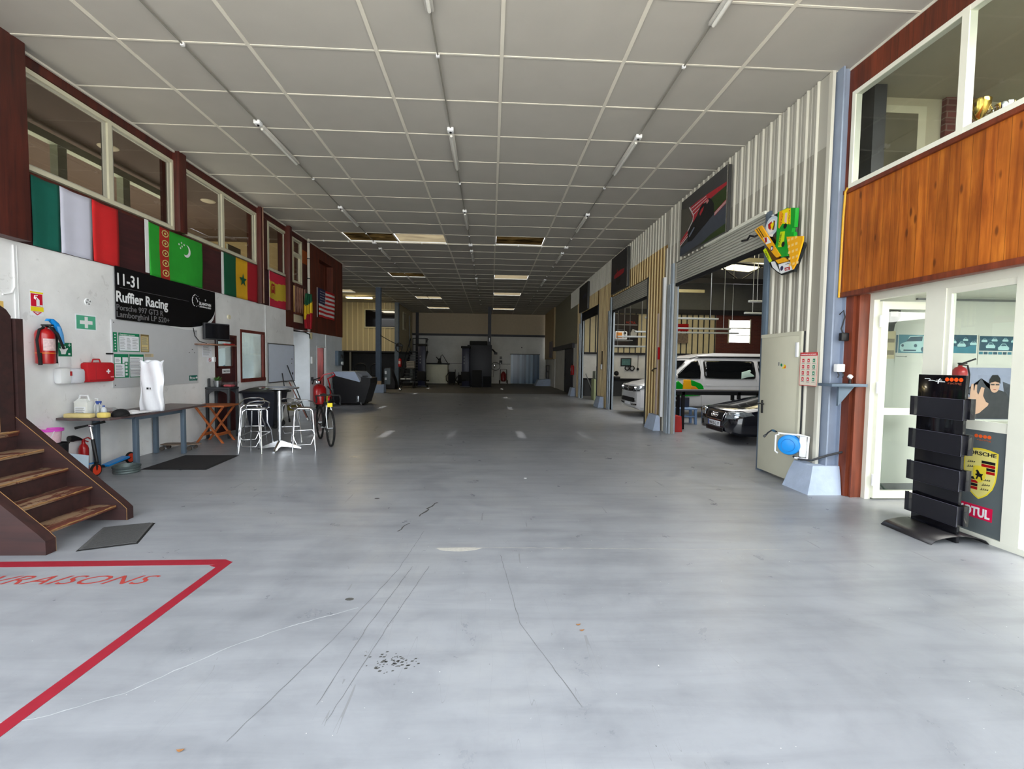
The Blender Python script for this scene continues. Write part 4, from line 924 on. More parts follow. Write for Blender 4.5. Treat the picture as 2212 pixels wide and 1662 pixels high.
# red first aid bag
t = thing('first_aid_bag', 'red first aid bag with a small white cross hanging on the wall', 'bag', (XL, 6.98, 1.26))
MB(FL(6.63, 1.26, 0)).box(0, .465, 0, .28, .01, .12, 0, .03).build('bag', M_REDM, t)
b = MB(FL(6.63, 1.26, .12)); b.tube([(.03, .03, 0), (.435, .03, 0)], .004, 6); b.tube([(.13, .03, 0), (.13, .25, 0)], .003, 6); b.build('piping', pm('dark_red_piping', (150, 14, 24), .6), t)
b = MB(FL(6.97, 1.41, .1215)); b.box(-.011, .011, -.034, .034, 0, .001); b.box(-.034, .034, -.011, .011, 0, .0012); b.build('cross', M_WHITEP, t); MB(FL(7.01, 1.32, .1215)).box(0, .06, 0, .016, 0, .001).build('tag', pm('pink_tag', (240, 150, 160), .5), t)
b = MB(FL(6.84, 1.55, .06)); b.tube([(-.07, -.01, 0), (-.05, .035, 0), (.05, .035, 0), (.07, -.01, 0)], .009, 8); b.build('handle', M_REDM, t)
# emergency lamp, vent
t = thing('round_vent', 'small round white wall vent above the first aid sign', 'vent', (XL, 6.80, 2.38))
MB(FL(6.80, 2.40, 0)).prism(circ(0, 0, .052, 20), 0, .012).build('rim', M_WHITEP, t)
b = MB(FL(6.80, 2.40, .0125))
for k in range(4): a = PI/2*k+.3; b.prism([(0.008*math.cos(a), .008*math.sin(a)), (.042*math.cos(a-.35), .042*math.sin(a-.35)), (.042*math.cos(a+.35), .042*math.sin(a+.35))], 0, .001)
b.build('grille', M_GREY, t)
t = tag(MB(FL(10.28, 2.53, 0)).prism(circ(0, 0, .05, 18), 0, .03).build('smoke_detector', pm('ivory_plastic', (222, 216, 190), .5)), 'small round ivory detector on the white wall above the brown door', 'detector')
t = tag(MB(FL(7.08, 1.66, 0)).box(0, .12, 0, .022, 0, .02, 0, .004).build('wall_clip', M_BLACK), 'small black clip on the wall between the red bag and the green notices', 'clip')
# pipes in the corner by the post
b = MB(); b.tube([(XL+.008, 5.80, 2.95), (XL+.008, 5.80, 2.45), (XL+.008, 5.76, 2.37), (XL+.008, 5.66, 2.34)], .010, 8); tag(b.build('white_conduit', M_WHITE), 'white painted conduit at the left edge of the white wall', 'conduit')
b = MB(); b.tube([(XL+.006, 5.84, 2.95), (XL+.006, 5.84, 1.9)], .006, 8); tag(b.build('white_cable', M_WHITE), 'thin white cable beside the painted conduit, left edge', 'cable')
t = tag(MB(FL(5.52, 2.12, .002)).box(0, .15, 0, .14, 0, .002).build('paper_notice', pm('amber_paper', (222, 186, 104), .7)), 'amber notice half hidden behind the stair newel', 'notice')

# brown door with glazed upper part
t = thing('brown_door', 'dark brown boarded door with a glazed upper part, behind the folding table', 'door', (XL, 10.17, 0))
M_DBR = mat_wood('plum_brown_door_boards', (74, 34, 36), (56, 26, 30), plank=.06, axis='Z', rough=.5)
b = MB(); xa, xb = XL-.06, XL-.02
b.box(xa, xb, 9.80, 10.56, .01, 1.44); b.box(xa, xb, 9.80, 9.89, 1.44, 2.09); b.box(xa, xb, 10.46, 10.56, 1.44, 2.09); b.box(xa, xb, 9.80, 10.56, 2.0, 2.09); b.build('leaf', M_DBR, t)
MB().box(XL-.045, XL-.04, 9.89, 10.46, 1.44, 2.0).build('pane', M_GLASSD, t)
b = MB(); b.box(XL-.02, XL-.008, 9.88, 9.91, 1.42, 2.02); b.box(XL-.02, XL-.008, 10.43, 10.47, 1.42, 2.02); b.box(XL-.02, XL-.008, 9.88, 10.47, 1.99, 2.02); b.box(XL-.02, XL-.008, 9.88, 10.47, 1.42, 1.46); b.build('glazing_bead', M_BROWN, t)
b = MB(); b.box(XL-.1, XL+.006, 9.77, 9.80, 0, 2.13); b.box(XL-.1, XL+.006, 10.56, 10.59, 0, 2.13); b.box(XL-.1, XL+.006, 9.77, 10.59, 2.09, 2.14); b.build('frame', M_BROWN, t)
b = MB(); b.box(XL-.02, XL-.012, 10.06, 10.34, 1.30, 1.40); b.build('name_plate', M_WHITEP, t); text('plate_lettering', 'DIRECTION', FL(10.085, 1.33, -.012), .05, M_DGREY, t, .23)
b = MB(); b.cyl((XL-.02, 9.86, 1.02), (XL+.03, 9.86, 1.02), .01, 8); b.tube([(XL+.03, 9.86, 1.02), (XL+.03, 9.97, 1.02)], .009, 8); b.build('handle', M_ALUD, t)
t = tag(MB(FL(9.68, 1.55, 0)).box(0, .07, 0, .10, 0, .035, 0, .006).build('light_switch', M_WHITEP), 'white switch box between the no smoking sign and the brown door', 'switch')
# inner window with brown frame
t = struct(MB().box(XL-.06, XL+.01, 10.74, 10.80, 1.10, 2.30).box(XL-.06, XL+.01, 11.80, 11.87, 1.10, 2.30).box(XL-.06, XL+.01, 10.74, 11.87, 2.24, 2.30).box(XL-.06, XL+.02, 10.74, 11.87, 1.08, 1.16).build('window_11', mat_wood('red_brown_frame', (112, 44, 34), (84, 34, 28))))
MB().box(XL-.04, XL-.035, 10.8, 11.8, 1.15, 2.25).build('pane', M_GLASSD, t)
b = MB(); b.box(-8.3, -8.2, 9.7, 12.9, 0, 2.9, 0); b.box(-7.6, -7.55, 12.2, 12.9, .9, 2.9, 0); struct(b.build('wall_left', M_WHITEB))
t = thing('office_chair', 'blue-grey chair back seen through the brown framed window', 'chair', (-6.9, 12.2, 0))
CH = pm('blue_grey_fabric', (104, 130, 164), .8)
b = MB(); b.box(-7.2, -6.7, 12.0, 12.5, .45, .53, 0, .03); b.build('seat', CH, t); b = MB(); b.box(-7.15, -6.7, 12.45, 12.55, .6, 1.45, 0, .04); b.build('backrest', CH, t); b = MB(); b.cyl((-6.95, 12.25, 0), (-6.95, 12.25, .46), .03); b.build('leg', M_DGREY, t)
# whiteboard
t = thing('whiteboard', 'blue-tinted framed whiteboard on the wall beyond the brown framed window', 'whiteboard', (XL, 12.8, 1.0))
MB(FL(12.02, 1.02, .0)).box(0, 1.54, 0, 1.01, .0, .012).build('panel', pm('whiteboard_blue', (216, 226, 244), .7, var=.02), t)
b = MB(FL(12.02, 1.02, 0)); b.box(-.015, 1.555, 1.0, 1.025, 0, .02); b.box(-.015, 1.555, -.02, .005, 0, .03); b.box(-.015, .005, 0, 1.01, 0, .02); b.box(1.535, 1.555, 0, 1.01, 0, .02); b.build('frame', M_ALUD, t)
for y, z, s in ((13.40, 1.62, .025), (13.38, 1.5, .02), (13.42, 1.19, .05)): MB(FL(y, z, .012)).box(0, s, 0, s*1.3, 0, .012, 0, .003).build('magnet', M_BLACK, t)
# second door beyond the corner, ajar
t = thing('side_door', 'reddish brown door edge standing ajar in the far white wall', 'door', (XL, 15.7, 0))
MB().box(-6.25, -5.74, 15.86, 15.93, .02, 2.03).build('leaf', mat_wood('russet_door', (120, 44, 40), (84, 30, 32)), t)
b = MB(); b.box(XL-.1, XL+.012, 15.31, 15.36, 0, 2.08); b.box(XL-.1, XL+.012, 16.09, 16.14, 0, 2.08); b.box(XL-.1, XL+.012, 15.31, 16.14, 2.04, 2.09); b.build('frame', M_WHITEP, t)
for k, (z, h, m) in enumerate(((1.50, .22, M_WHITEP), (.95, .12, M_DGREY))):
    t = tag(MB(FL(14.82, z, 0)).box(0, .10, 0, h, 0, .05, 0, .008).build('wall_intercom' if k == 0 else 'wall_switch', m), ('white intercom handset on the corner of the far white wall', 'small dark switch below the white intercom')[k], ('intercom', 'switch')[k])
t = thing('socket_box', 'grey electrical socket box at the far end of the white wall', 'socket', (XL, 17.6, 1.6))
MB(FL(17.1, 1.42, 0)).box(0, .62, 0, .55, 0, .12, 0, .01).build('box', pm('blue_grey_box', (96, 112, 128), .5), t); b = MB(FL(17.3, 1.7, .12)); b.prism(circ(.1, .06, .07, 14), 0, .05); b.build('switch', M_DGREY, t); b = MB(FL(17.35, 1.45, .12)); b.prism(circ(.1, .06, .06, 14), 0, .06); b.build('socket', M_WHITEP, t)

# big wall extinguisher with gloves on it
def extinguisher(lab, loc, h, r, rz=0, wall=False, group=None):
    t = thing('fire_extinguisher', lab, 'fire extinguisher', loc, rz, group)
    x, y, z = loc; b = MB(WM[t.name])
    b.lathe([(r*.8, 0), (r*.97, .02*h), (r, .06*h), (r, .74*h), (r*.92, .82*h), (r*.6, .88*h), (r*.3, .9*h), (r*.3, .93*h)], (0, 0, 0), 24); b.build('cylinder', M_RED, t)
    b = MB(WM[t.name]); b.cyl((0, 0, .92*h), (0, 0, .97*h), r*.28, 12); b.box(-r*.22, r*.22, -r*1.0, r*.3, .965*h, 1.0*h, 0, .004); b.build('valve', M_BLACK, t)
    b = MB(WM[t.name]); b.tube([(r*.2, 0, .95*h), (r*1.05, -.02, .93*h), (r*1.32, -.03, .7*h), (r*1.25, -.03, .35*h), (r*1.15, -.03, .22*h)], r*.13, 8); b.cyl((r*1.15, -.03, .24*h), (r*1.12, -.03, .02*h), r*.12, 10, 0, r*.2); b.build('hose', M_RUBBER, t)
    b = MB(WM[t.name]); b.grid(lambda u, v: ((r+.002)*math.sin(-1.0+1.5*u), -(r+.002)*math.cos(-1.0+1.5*u), h*(.34+.3*v)), 8, 1); b.build('label', pm('extinguisher_label', (222, 190, 190), .5, var=.2, scale=40), t)
    return t
t = extinguisher('large red fire extinguisher with black hose on the wall beside the dark post', (XL+.13, 6.02, 1.52), .50, .095, PI/2)
M_ = WM[t.name]
b = MB(M_); b.grid(lambda u, v: (.0965*math.sin(2*PI*u), -.0965*math.cos(2*PI*u), .135+.008*v), 20, 1); b.build('orange_strap', pm('orange_strap', (236, 150, 40), .6), t)
b = MB(M_); b.tube([(-.03, -.02, .46), (-.10, -.03, .43), (-.135, -.03, .3), (-.12, -.03, .15), (-.105, -.03, .02)], .014, 8); b.cyl((-.105, -.03, .14), (-.10, -.03, -.01), .02, 10); b.tube([(-.02, -.08, .47), (.04, -.12, .38), (.09, -.12, .26), (.14, -.1, .2)], .015, 8); b.build('second_hose', M_RUBBER, t)
t = thing('rubber_gloves', 'blue rubber gloves draped over the big wall extinguisher', 'gloves', (XL+.14, 6.1, 1.95))
b = MB(); b.loft([[(XL+.19+.03*math.cos(a)*s, 6.06+dy+.045*math.sin(a)*s, z) for a in [2*PI*k/10 for k in range(10)]] for dy, z, s in ((-.07, 2.06, .6), (-.03, 2.09, 1.), (.03, 2.04, 1.1), (.08, 1.97, .9), (.11, 1.88, .6))]); b.build('glove', M_BLUE, t)
b = MB(); b.loft([[(XL+.23+.015*math.cos(a)*s, 6.13+dy+.03*math.sin(a)*s, z) for a in [2*PI*k/10 for k in range(10)]] for dy, z, s in ((-.03, 2.0, .8), (0, 1.9, 1.), (.02, 1.78, .7))]); b.build('cuff', pm('pale_blue_glove', (90, 160, 220), .5), t)

# ================================================================= TIMBER STAIR
t = thing('timber_stair', 'worn dark brown timber stair rising to the left', 'stair', (-4.2, 4.25, 0))
def stringer(y0, y1):
    b = MB(); pts = [(-3.60, 0), (-3.60, .115), (-3.66, .175), (-4.62, 1.02), (-5.4, 1.72), (-5.4, 1.25), (-4.02, 0)]
    b.prism(pts, 0, 1); b.v = [Vector((p.x, y0+p.z*(y1-y0), p.y)) for p in b.v]; return b
for ya, yb in ((3.80, 3.89), (4.63, 4.71)): 
    stringer(ya, yb).build('stringer', M_STRING, t)
    e = MB(); y = yb if ya < 4 else ya
    e.tube([(-3.602, y, .0), (-3.602, y, .115), (-3.662, y, .176), (-4.62, y, 1.022)], .003, 5); e.build('worn_edge', M_RAW, t)
for k in range(5):
    z, x = .155+.185*k, -3.70-.222*k
    b = MB()
    def tr(u, v, x=x, z=z): return (x-.30*u, 3.88+.76*v, z-.008*math.sin(PI*v)*(1-u)+.0*u)
    b.box(x-.28, x, 3.88, 4.64, z-.032, z, 0, .007); b.build('tread', M_STAIR, t)
    r_ = random.Random(k); e = MB(); n = 26; pts = [(x-.002+.003*r_.random(), 3.9+.72*j/n, z-.013+.006*r_.random()) for j in range(n+1)]; e.tube(pts, [.003+.006*r_.random() for _ in pts], 6); e.build('worn_nosing', M_RAW, t)
    if k: b = MB(); b.box(x-.04, x-.022, 3.88, 4.64, z-.185, z-.03); b.build('riser', M_STRING, t)
b = MB(); b.box(-6.2, -4.60, 3.80, 4.71, .84, .885, 0, .006); b.build('landing', M_STAIR, t)
b = MB(); b.box(-4.80, -4.62, 4.48, 4.62, .885, 2.00); b.loft([[(-4.80, 4.48, 2.0), (-4.62, 4.48, 2.0), (-4.62, 4.62, 2.0), (-4.80, 4.62, 2.0)], [(-4.78, 4.49, 2.06), (-4.64, 4.49, 2.06), (-4.64, 4.60, 2.06), (-4.78, 4.60, 2.06)], [(-4.75, 4.51, 2.095), (-4.67, 4.51, 2.095), (-4.67, 4.58, 2.095), (-4.75, 4.58, 2.095)]], smooth=False); b.box(-4.64, -4.60, 4.64, 4.71, .9, 1.98)
b.build('newel_post', M_STRING, t)
e = MB(); e.tube([(-4.619, 4.481, .89), (-4.619, 4.481, 1.5), (-4.619, 4.481, 2.0), (-4.63, 4.50, 2.05)], .005, 5); e.build('worn_newel_edge', M_RAW, t)
b = MB(); b.box(-6.2, -4.8, 4.50, 4.56, 1.22, 1.26); b.box(-6.2, -4.8, 4.50, 4.56, 1.8, 1.88); b.build('handrail', M_STRING, t)
t = tag(MB().box(-5.55, -5.10, 5.0, 5.02, .885, 1.85).build('pale_green_panel', pm('pale_green_glass', (196, 226, 200), .2)), 'pale green upright panel behind the stair newel, left edge', 'panel')

# floor mats, tape box, lettering
def quadmat(name, lab, pts, m, h=.012, bord=None):
    t = thing(name, lab, 'mat', (sum(p[0] for p in pts)/4, sum(p[1] for p in pts)/4, 0)); c = Vector((sum(p[0] for p in pts)/4, sum(p[1] for p in pts)/4))
    inn = [tuple(c+(Vector(p)-c)*.93) for p in pts]
    b = MB(); b.prism(pts, .001, h*.6, 0, inn); b.build('border', M_RUBBER, t); b = MB(); b.prism(inn, .001, h); b.build('pile', m, t); return t
quadmat('floor_mat', 'black floor mat between the bench and the bar stools', [(-5.05, 6.74), (-4.12, 6.74), (-4.2, 7.78), (-5.08, 7.76)], M_MAT)
t = quadmat('floor_mat', 'small grey ribbed floor mat at the foot of the stair', [(-3.43, 3.87), (-3.05, 4.03), (-3.27, 4.55), (-3.66, 4.42)], pm('grey_ribbed_mat', (78, 78, 78), .95, var=.2, scale=60, bump=.5))
b = MB(FF(-3.355, 4.215, .0, .0125))
for k in range(22):
    f = k/21; a0 = Vector((-3.40, 3.90)).lerp(Vector((-3.62, 4.40)), f); a1 = Vector((-3.08, 4.05)).lerp(Vector((-3.30, 4.52)), f)
    b.add([(a0.x+3.355, a0.y-4.215, 0), (a1.x+3.355, a1.y-4.215, 0), (a1.x+3.355-.003, a1.y-4.215+.008, 0), (a0.x+3.355-.003, a0.y-4.215+.008, 0)], [(0, 1, 2, 3)])
b.build('ribs', M_DGREY, t)
b = MB(); b.prism([(-5.6, 3.56), (-2.18, 3.605), (-2.04, 3.65), (-2.12, 3.70), (-5.6, 3.66)], .0005, .002); b.prism([(-2.12, 3.56), (-2.04, 3.655), (-2.12, 3.64), (-2.18, 3.59)], .0005, .0021)
b.prism([(-2.115, 3.64), (-2.04, 3.655), (-2.075, 1.2), (-2.15, 1.2)], .0006, .0022)
tag(b.build('floor_tape_box', M_TAPE), 'red tape outline of the delivery area on the floor', 'tape')
t = thing('floor_lettering', 'worn red painted delivery word on the floor inside the tape box', 'lettering', (-3.2, 3.38, 0))
text('painted_word', 'LIVRAISONS', frame((-3.80, 3.315, .001), (1, -.012, 0), (0, 0, 1)), .19, M_LETTER, t, 1.37, .001, shear=.42, bold=-.001)

# floor marks: crack, joint, patches, leaves
def mark(name, lab, pts, w, m, z=.0012, cat='mark'):
    b = MB(); P = [Vector((p[0], p[1], 0)) for p in pts]
    r_ = random.Random(len(pts)*7+int(w*1e4))
    Q = []
    for a, c in zip(P, P[1:]):
        n = max(2, int((c-a).length/.05))
        for k in range(n): q = a.lerp(c, k/n); Q.append(q+Vector((r_.uniform(-1, 1), r_.uniform(-1, 1), 0))*w*.8)
    Q.append(P[-1]); vs = []; 
    for i, q in enumerate(Q):
        d = (Q[min(i+1, len(Q)-1)]-Q[max(i-1, 0)]).normalized(); nn = Vector((-d.y, d.x, 0))*w*(.4+.6*r_.random())*.5; vs += [tuple(q+nn+Vector((0, 0, z))), tuple(q-nn+Vector((0, 0, z)))]
    b.add(vs, [(2*i, 2*i+1, 2*i+3, 2*i+2) for i in range(len(Q)-1)])
    return tag(b.build(name, m), lab, cat)
M_CHIP = pm('chipped_pale_filler', (176, 174, 168), .8, var=.12, scale=40); M_CRK = pm('pale_crack', (176, 180, 184), .8, var=.1, scale=20); M_SCR = pm('dark_scrape', (74, 74, 72), .8, var=.2, scale=40)
mark('floor_joint', 'chipped pale joint line across the floor in the middle', [(-.45, 3.92), (.3, 3.90), (1.2, 3.87), (2.6, 3.83)], .009, M_CHIP, cat='joint')
b = MB(); b.prism([(-.46, 3.90), (-.40, 3.85), (-.25, 3.83), (-.12, 3.855), (-.06, 3.90), (-.2, 3.915)], .0008, .0014); tag(b.build('floor_chip', M_CHIP), 'pale chipped patch at the left end of the floor joint', 'chip')
mark('floor_crack', 'long pale crack curving across the lower left floor', [(-2.4, 2.0), (-2.02, 2.05), (-1.75, 2.2), (-1.45, 2.55), (-1.2, 2.75), (-.85, 2.95)], .007, M_CRK, cat='crack')
for k, (pts, lab) in enumerate(([[(-.60, 3.55), (-.73, 2.75), (-.80, 2.1)], 'thin saw line left of the centre of the near floor'], [[(-.47, 3.55), (-.60, 2.8), (-.72, 2.0)], 'second thin saw line beside the oil spatter'], [[(.1, 3.75), (.2, 2.75), (.45, 2.05)], 'thin line running to the lower middle of the floor'], [[(-1.1, 1.9), (-.9, 2.6), (-.70, 3.5), (-.62, 4.3)], 'edge line of an old floor patch'])):
    mark('floor_line', lab, pts, .004, pm('faint_floor_line', (104, 106, 108), .8), cat='line')
mark('floor_scrape', 'dark scrape mark in the middle of the floor, upper of the two', [(-.60, 5.18), (-.64, 5.10), (-.70, 4.86), (-.73, 4.72)], .03, M_SCR, cat='scrape')
mark('floor_scrape', 'thin dark scrape just below the longer one', [(-.80, 4.52), (-.87, 4.30)], .016, M_SCR, cat='scrape')
b = MB(); r_ = random.Random(4)
for k in range(70):
    x, y = -.52+r_.gauss(0, .06), 2.40+r_.gauss(0, .035); s = .002+.004*r_.random(); b.prism([(x-s*1.6, y-s), (x+s, y-s*.8), (x+s*1.7, y+s), (x-s, y+s)], .0006, .0012)
tag(b.build('oil_spatter', M_SCR), 'dark speckled scuff patch on the lower middle floor', 'spatter', kind='stuff')
for k, (x, y, s, lab) in enumerate(((-.94, 3.06, .03, 'small dark oval stain left of centre on the floor'), (-1.32, 5.35, .03, 'small dark stain beyond the tape box corner'), (.5, 6.3, .02, 'tiny pale scrap of paper in the middle of the far floor'))):
    b = MB(); b.prism(circ(x, y, s, 10, ry=s*.6), .0006, .0012 if k < 2 else .004); tag(b.build('floor_stain' if k < 2 else 'paper_scrap', M_SCR if k < 2 else M_WHITEP), lab, 'stain' if k < 2 else 'scrap')
M_LEAF = pm('dry_leaf', (150, 104, 62), .8, var=.2)
for k, (x, y, lab) in enumerate(((.56, 2.72, 'dry brown leaf, farther of the pair right of centre'), (.57, 2.66, 'dry brown leaf, nearer of the pair right of centre'), (-1.26, 1.86, 'dry leaf near the bottom left of the floor'))):
    b = MB(); b.grid(lambda u, v: (x+.03*(u-.5), y+.014*(v-.5)*math.sin(PI*u)+.004*(u-.5), .002+.006*(u-.5)**2*4+.004*abs(v-.5)), 6, 4); tag(b.build('dry_leaf', M_LEAF, None, None, .001), lab, 'leaf')

# ================================================================= BENCH AND THINGS ON IT
t = thing('wall_bench_table', 'long dark topped table on blue-grey steel legs against the left wall', 'table', (-5.4, 7.35, 0))
M_TOP = mat_wood('dark_laminate_top', (92, 76, 76), (74, 62, 62), axis='Y', rough=.35)
b = MB(); b.prism([(-5.74, 6.26), (-5.5, 6.20), (-5.06, 6.26), (-5.02, 6.9), (-5.06, 8.32), (-5.74, 8.42)], .775, .805); b.build('top', M_TOP, t)
for x, y in ((-5.68, 6.80), (-5.27, 6.98), (-5.68, 7.96), (-5.20, 7.92)):
    MB().box(x-.03, x+.03, y-.03, y+.03, 0, .775, 0, .005).build('leg', M_STEELB, t)
b = MB(); b.box(-5.25, -5.19, 6.98, 7.92, .70, .775, 0, .004); b.build('rail', M_STEELB, t)
for y in (6.9, 7.94): MB().box(-5.68, -5.24, y-.025, y+.025, .715, .775, 0, .004).build('cross_rail', M_STEELB, t)
Z0 = .805
t = thing('liquid_canister', 'white plastic canister with a carrying handle on the near end of the table', 'canister', (-5.52, 6.45, Z0))
b = MB(); b.box(-5.64, -5.46, 6.40, 6.53, Z0, 1.02, 0, .02); b.loft([[(-5.64, 6.40, 1.0), (-5.46, 6.40, 1.0), (-5.46, 6.53, 1.0), (-5.64, 6.53, 1.0)], [(-5.60, 6.43, 1.05), (-5.5, 6.43, 1.05), (-5.5, 6.5, 1.05), (-5.60, 6.5, 1.05)]]); b.build('body', pm('milky_plastic', (226, 228, 224), .35), t)
b = MB(); b.tube([(-5.62, 6.465, 1.02), (-5.60, 6.465, 1.09), (-5.50, 6.465, 1.09), (-5.48, 6.465, 1.02)], .012, 8); b.build('handle', M_WHITEP, t)
b = MB(FB(-5.62, 6.398, .84)); b.box(0, .14, 0, .1, 0, .001); b.build('label', M_PAPER, t); b = MB(FB(-5.62, 6.397, .84)); lines(b, .01, .13, .01, .09, 6, 0); b.build('label_print', M_GREY, t)
def bottle(lab, x, y, h, r, body, top, trig=False, pump=False):
    t = thing('spray_bottle' if trig else 'pump_bottle', lab, 'bottle', (x, y, Z0))
    MB().lathe([(r*.95, Z0), (r, Z0+.01), (r, Z0+h*.62), (r*.8, Z0+h*.75), (r*.35, Z0+h*.85), (r*.35, Z0+h*.9)], (x, y, 0), 18).build('body', body, t)
    b = MB(); b.cyl((x, y, Z0+h*.86), (x, y, Z0+h*.97), r*.42, 12)
    if trig: b.box(x-.02, x+.05, y-.012, y+.012, Z0+h*.95, Z0+h*1.08, 0, .006); b.tube([(x+.035, y, Z0+h*.97), (x+.045, y, Z0+h*.85)], .006, 6)
    if pump: b.cyl((x, y, Z0+h*.97), (x, y, Z0+h*1.1), .006, 8); b.box(x-.035, x+.012, y-.01, y+.01, Z0+h*1.08, Z0+h*1.13, 0, .004)
    b.build('head', top, t)
M_CLEAR = mat_glass('clear_plastic', (.92, .94, .95), .05, .3, .1)
bottle('white pump bottle right of the canister', -5.40, 6.50, .22, .045, M_WHITEP, M_WHITEP, pump=True)
bottle('clear spray bottle with a blue trigger on the table', -5.34, 6.42, .20, .033, M_CLEAR, pm('deep_blue_plastic', (40, 74, 158), .4), trig=True)
bottle('small clear bottle with a blue cap beside the spray bottle', -5.26, 6.42, .16, .033, pm('misty_plastic', (206, 212, 218), .2), pm('deep_blue_plastic', (40, 74, 158), .4))
t = thing('yellow_sponge', 'long pale yellow foam block at the near end of the table', 'foam', (-5.5, 6.30, Z0)); MB().box(-5.66, -5.32, 6.27, 6.37, Z0, Z0+.055, 0, .012).build('foam', pm('pale_yellow_foam', (232, 214, 150), .9, bump=.3), t)
t = thing('yellow_sponge', 'small folded yellow cloth beside the black cap', 'cloth', (-5.2, 6.33, Z0)); MB().box(-5.25, -5.12, 6.28, 6.37, Z0, Z0+.07, 0, .02).build('cloth', pm('butter_yellow_cloth', (240, 216, 120), .9), t)
t = thing('baseball_cap', 'black cap lying on the table in front of the gloves', 'cap', (-5.12, 6.52, Z0))
b = MB(); b.ball((-5.12, 6.52, Z0+.012), .10, 0, 20, 10, (1.0, 1.1, .9)); b.v = [Vector((p.x, p.y, max(p.z, Z0+.001))) for p in b.v]; b.build('crown', M_BLACKM, t)
b = MB(); b.grid(lambda u, v: (-5.06+.10*v+.0*u, 6.42+.16*u, Z0+.02-.03*(u-.5)**2*2+.004), 8, 4); b.build('peak', M_BLACKM, t, None, .004)
t = thing('white_gloves', 'crumpled white gloves and clear film lying on the table behind the cap', 'gloves', (-5.2, 6.85, Z0))
b = MB(); r_ = random.Random(9)
b.grid(lambda u, v: (-5.35+.32*u, 6.62+.42*v, Z0+.006+.035*abs(math.sin(7*u+3*v))*math.sin(PI*u)*math.sin(PI*v)+.01), 18, 18); b.build('palm', M_WHITEP, t, None, .004)
for k in range(4):
    y = 6.72+.05*k; b = MB(); b.tube([(-5.12, y, Z0+.02), (-5.08, y+.02, Z0+.018), (-5.055+.006*k, y+.05, Z0+.012)], [.012, .012, .008], 8); b.build('finger', M_WHITEP, t)
b = MB(); b.grid(lambda u, v: (-5.62+.36*u, 6.55+.35*v, Z0+.01+.12*math.sin(PI*u)*math.sin(PI*v)*(1-.4*u)+.01*math.sin(13*u+9*v)), 20, 14); tag(b.build('plastic_film', mat_glass('thin_film', (.93, .95, .96), .12, .5, .06)), 'crumpled clear plastic film behind the bottles on the table', 'film')
t = thing('white_plastic_bag', 'tall glossy white plastic bag standing on the table in front of the white board', 'bag', (-5.05, 7.05, Z0))
b = MB()
def bagf(u, v):
    a = 2*PI*u; w = .175*(1+.06*math.sin(3*v*4)-.06*(1-v)); d = .055*(.55+.5*math.sin(PI*min(1, v*1.0+.25)))
    return (-5.17+w*math.cos(a)*1.0, 7.18+d*math.sin(a)+.014*math.sin(5*a+6*v)+.02*v, Z0+.76*v+(.02*math.sin(4*a) if v > .95 else 0))
b.grid(bagf, 36, 26); b.prism([bagf(k/24, 0)[:2] for k in range(24)], Z0+.001, Z0+.004); b.build('bag', pm('glossy_white_film', (232, 234, 240), .12, var=.02, bump=.5, bscale=9, coat=.5), t, None, .002)
b = MB(frame((-5.12, 7.09, 1.14), (1, 0, 0), (0, -1, 0))); b.box(-.06, -.03, 0, .03, 0, .001); b.box(-.015, 0, 0, .03, 0, .001); b.build('print', M_DGREY, t)

# objects under the bench
t = thing('longboard', 'brown wooden longboard on wheels lying under the table', 'skateboard', (-5.5, 8.25, 0), .08)
Mx = WM[t.name]
b = MB(Mx); b.prism([(.37*math.cos(a)*(1 if abs(math.cos(a)) < .8 else 1), .11*math.sin(a)) for a in [2*PI*k/28 for k in range(28)]], .095, .11); b.build('deck', mat_wood('worn_deck', (128, 108, 92), (96, 78, 66), axis='X'), t)
for x in (-.22, .22):
    b = MB(Mx); b.cyl((x, -.09, .045), (x, .09, .045), .012, 8); b.box(x-.03, x+.03, -.03, .03, .05, .097); b.build('truck', M_ALUD, t)
    for y in (-.09, .09): MB(Mx).cyl((x, y-.018, .038), (x, y+.018, .038), .037, 16).build('wheel', pm('worn_wheel', (92, 84, 78), .6), t)
t = thing('kick_scooter', 'black kick scooter with blue deck and orange-red wheels in front of the table', 'scooter', (-5.45, 6.75, 0))
def wheelY(b, c, r, w, mi=0): b.lathe([(r*.55, -w/2), (r, -w/2), (r, w/2), (r*.55, w/2)], c, 22, mi, 'X')
for n, (x, y) in enumerate(((-5.335, 6.36), (-5.50, 7.16))):
    b = MB(); b.lathe([(.062, -.014), (.082, -.014), (.088, 0), (.082, .014), (.062, .014)], (x, y, .088), 24, 0, 'X'); ty = b.build('tyre', M_RUBBER, t)
    b = MB(); b.lathe([(.012, -.015), (.066, -.015), (.066, .015), (.012, .015)], (x, y, .088), 20, 0, 'X'); b.build('wheel_core', pm('orange_red_core', (226, 70, 40), .4), ty)
b = MB(); b.loft([[(-5.39, 6.52, .10), (-5.28, 6.50, .10), (-5.28, 6.50, .125), (-5.39, 6.52, .125)], [(-5.50, 7.02, .12), (-5.38, 7.0, .12), (-5.38, 7.0, .145), (-5.50, 7.02, .145)]], smooth=False); b.build('deck', M_BLUE, t)
b = MB(); b.tube([(-5.335, 6.36, .13), (-5.345, 6.42, .12), (-5.36, 6.52, .10), (-5.46, 7.0, .09), (-5.50, 7.14, .088)], .02, 8); b.build('frame', M_BLACK, t)
b = MB(); b.tube([(-5.335, 6.36, .09), (-5.33, 6.36, .20)], .02, 8); b.tube([(-5.338, 6.385, .17), (-5.40, 6.40, .50)], .022, 10); b.build('steering_column', M_BLACK, t)
b = MB(); b.tube([(-5.40, 6.40, .50), (-5.43, 6.405, .68)], .014, 10); b.box(-5.455, -5.405, 6.39, 6.43, .665, .70, 0, .006); b.build('stem', M_CHROME, t)
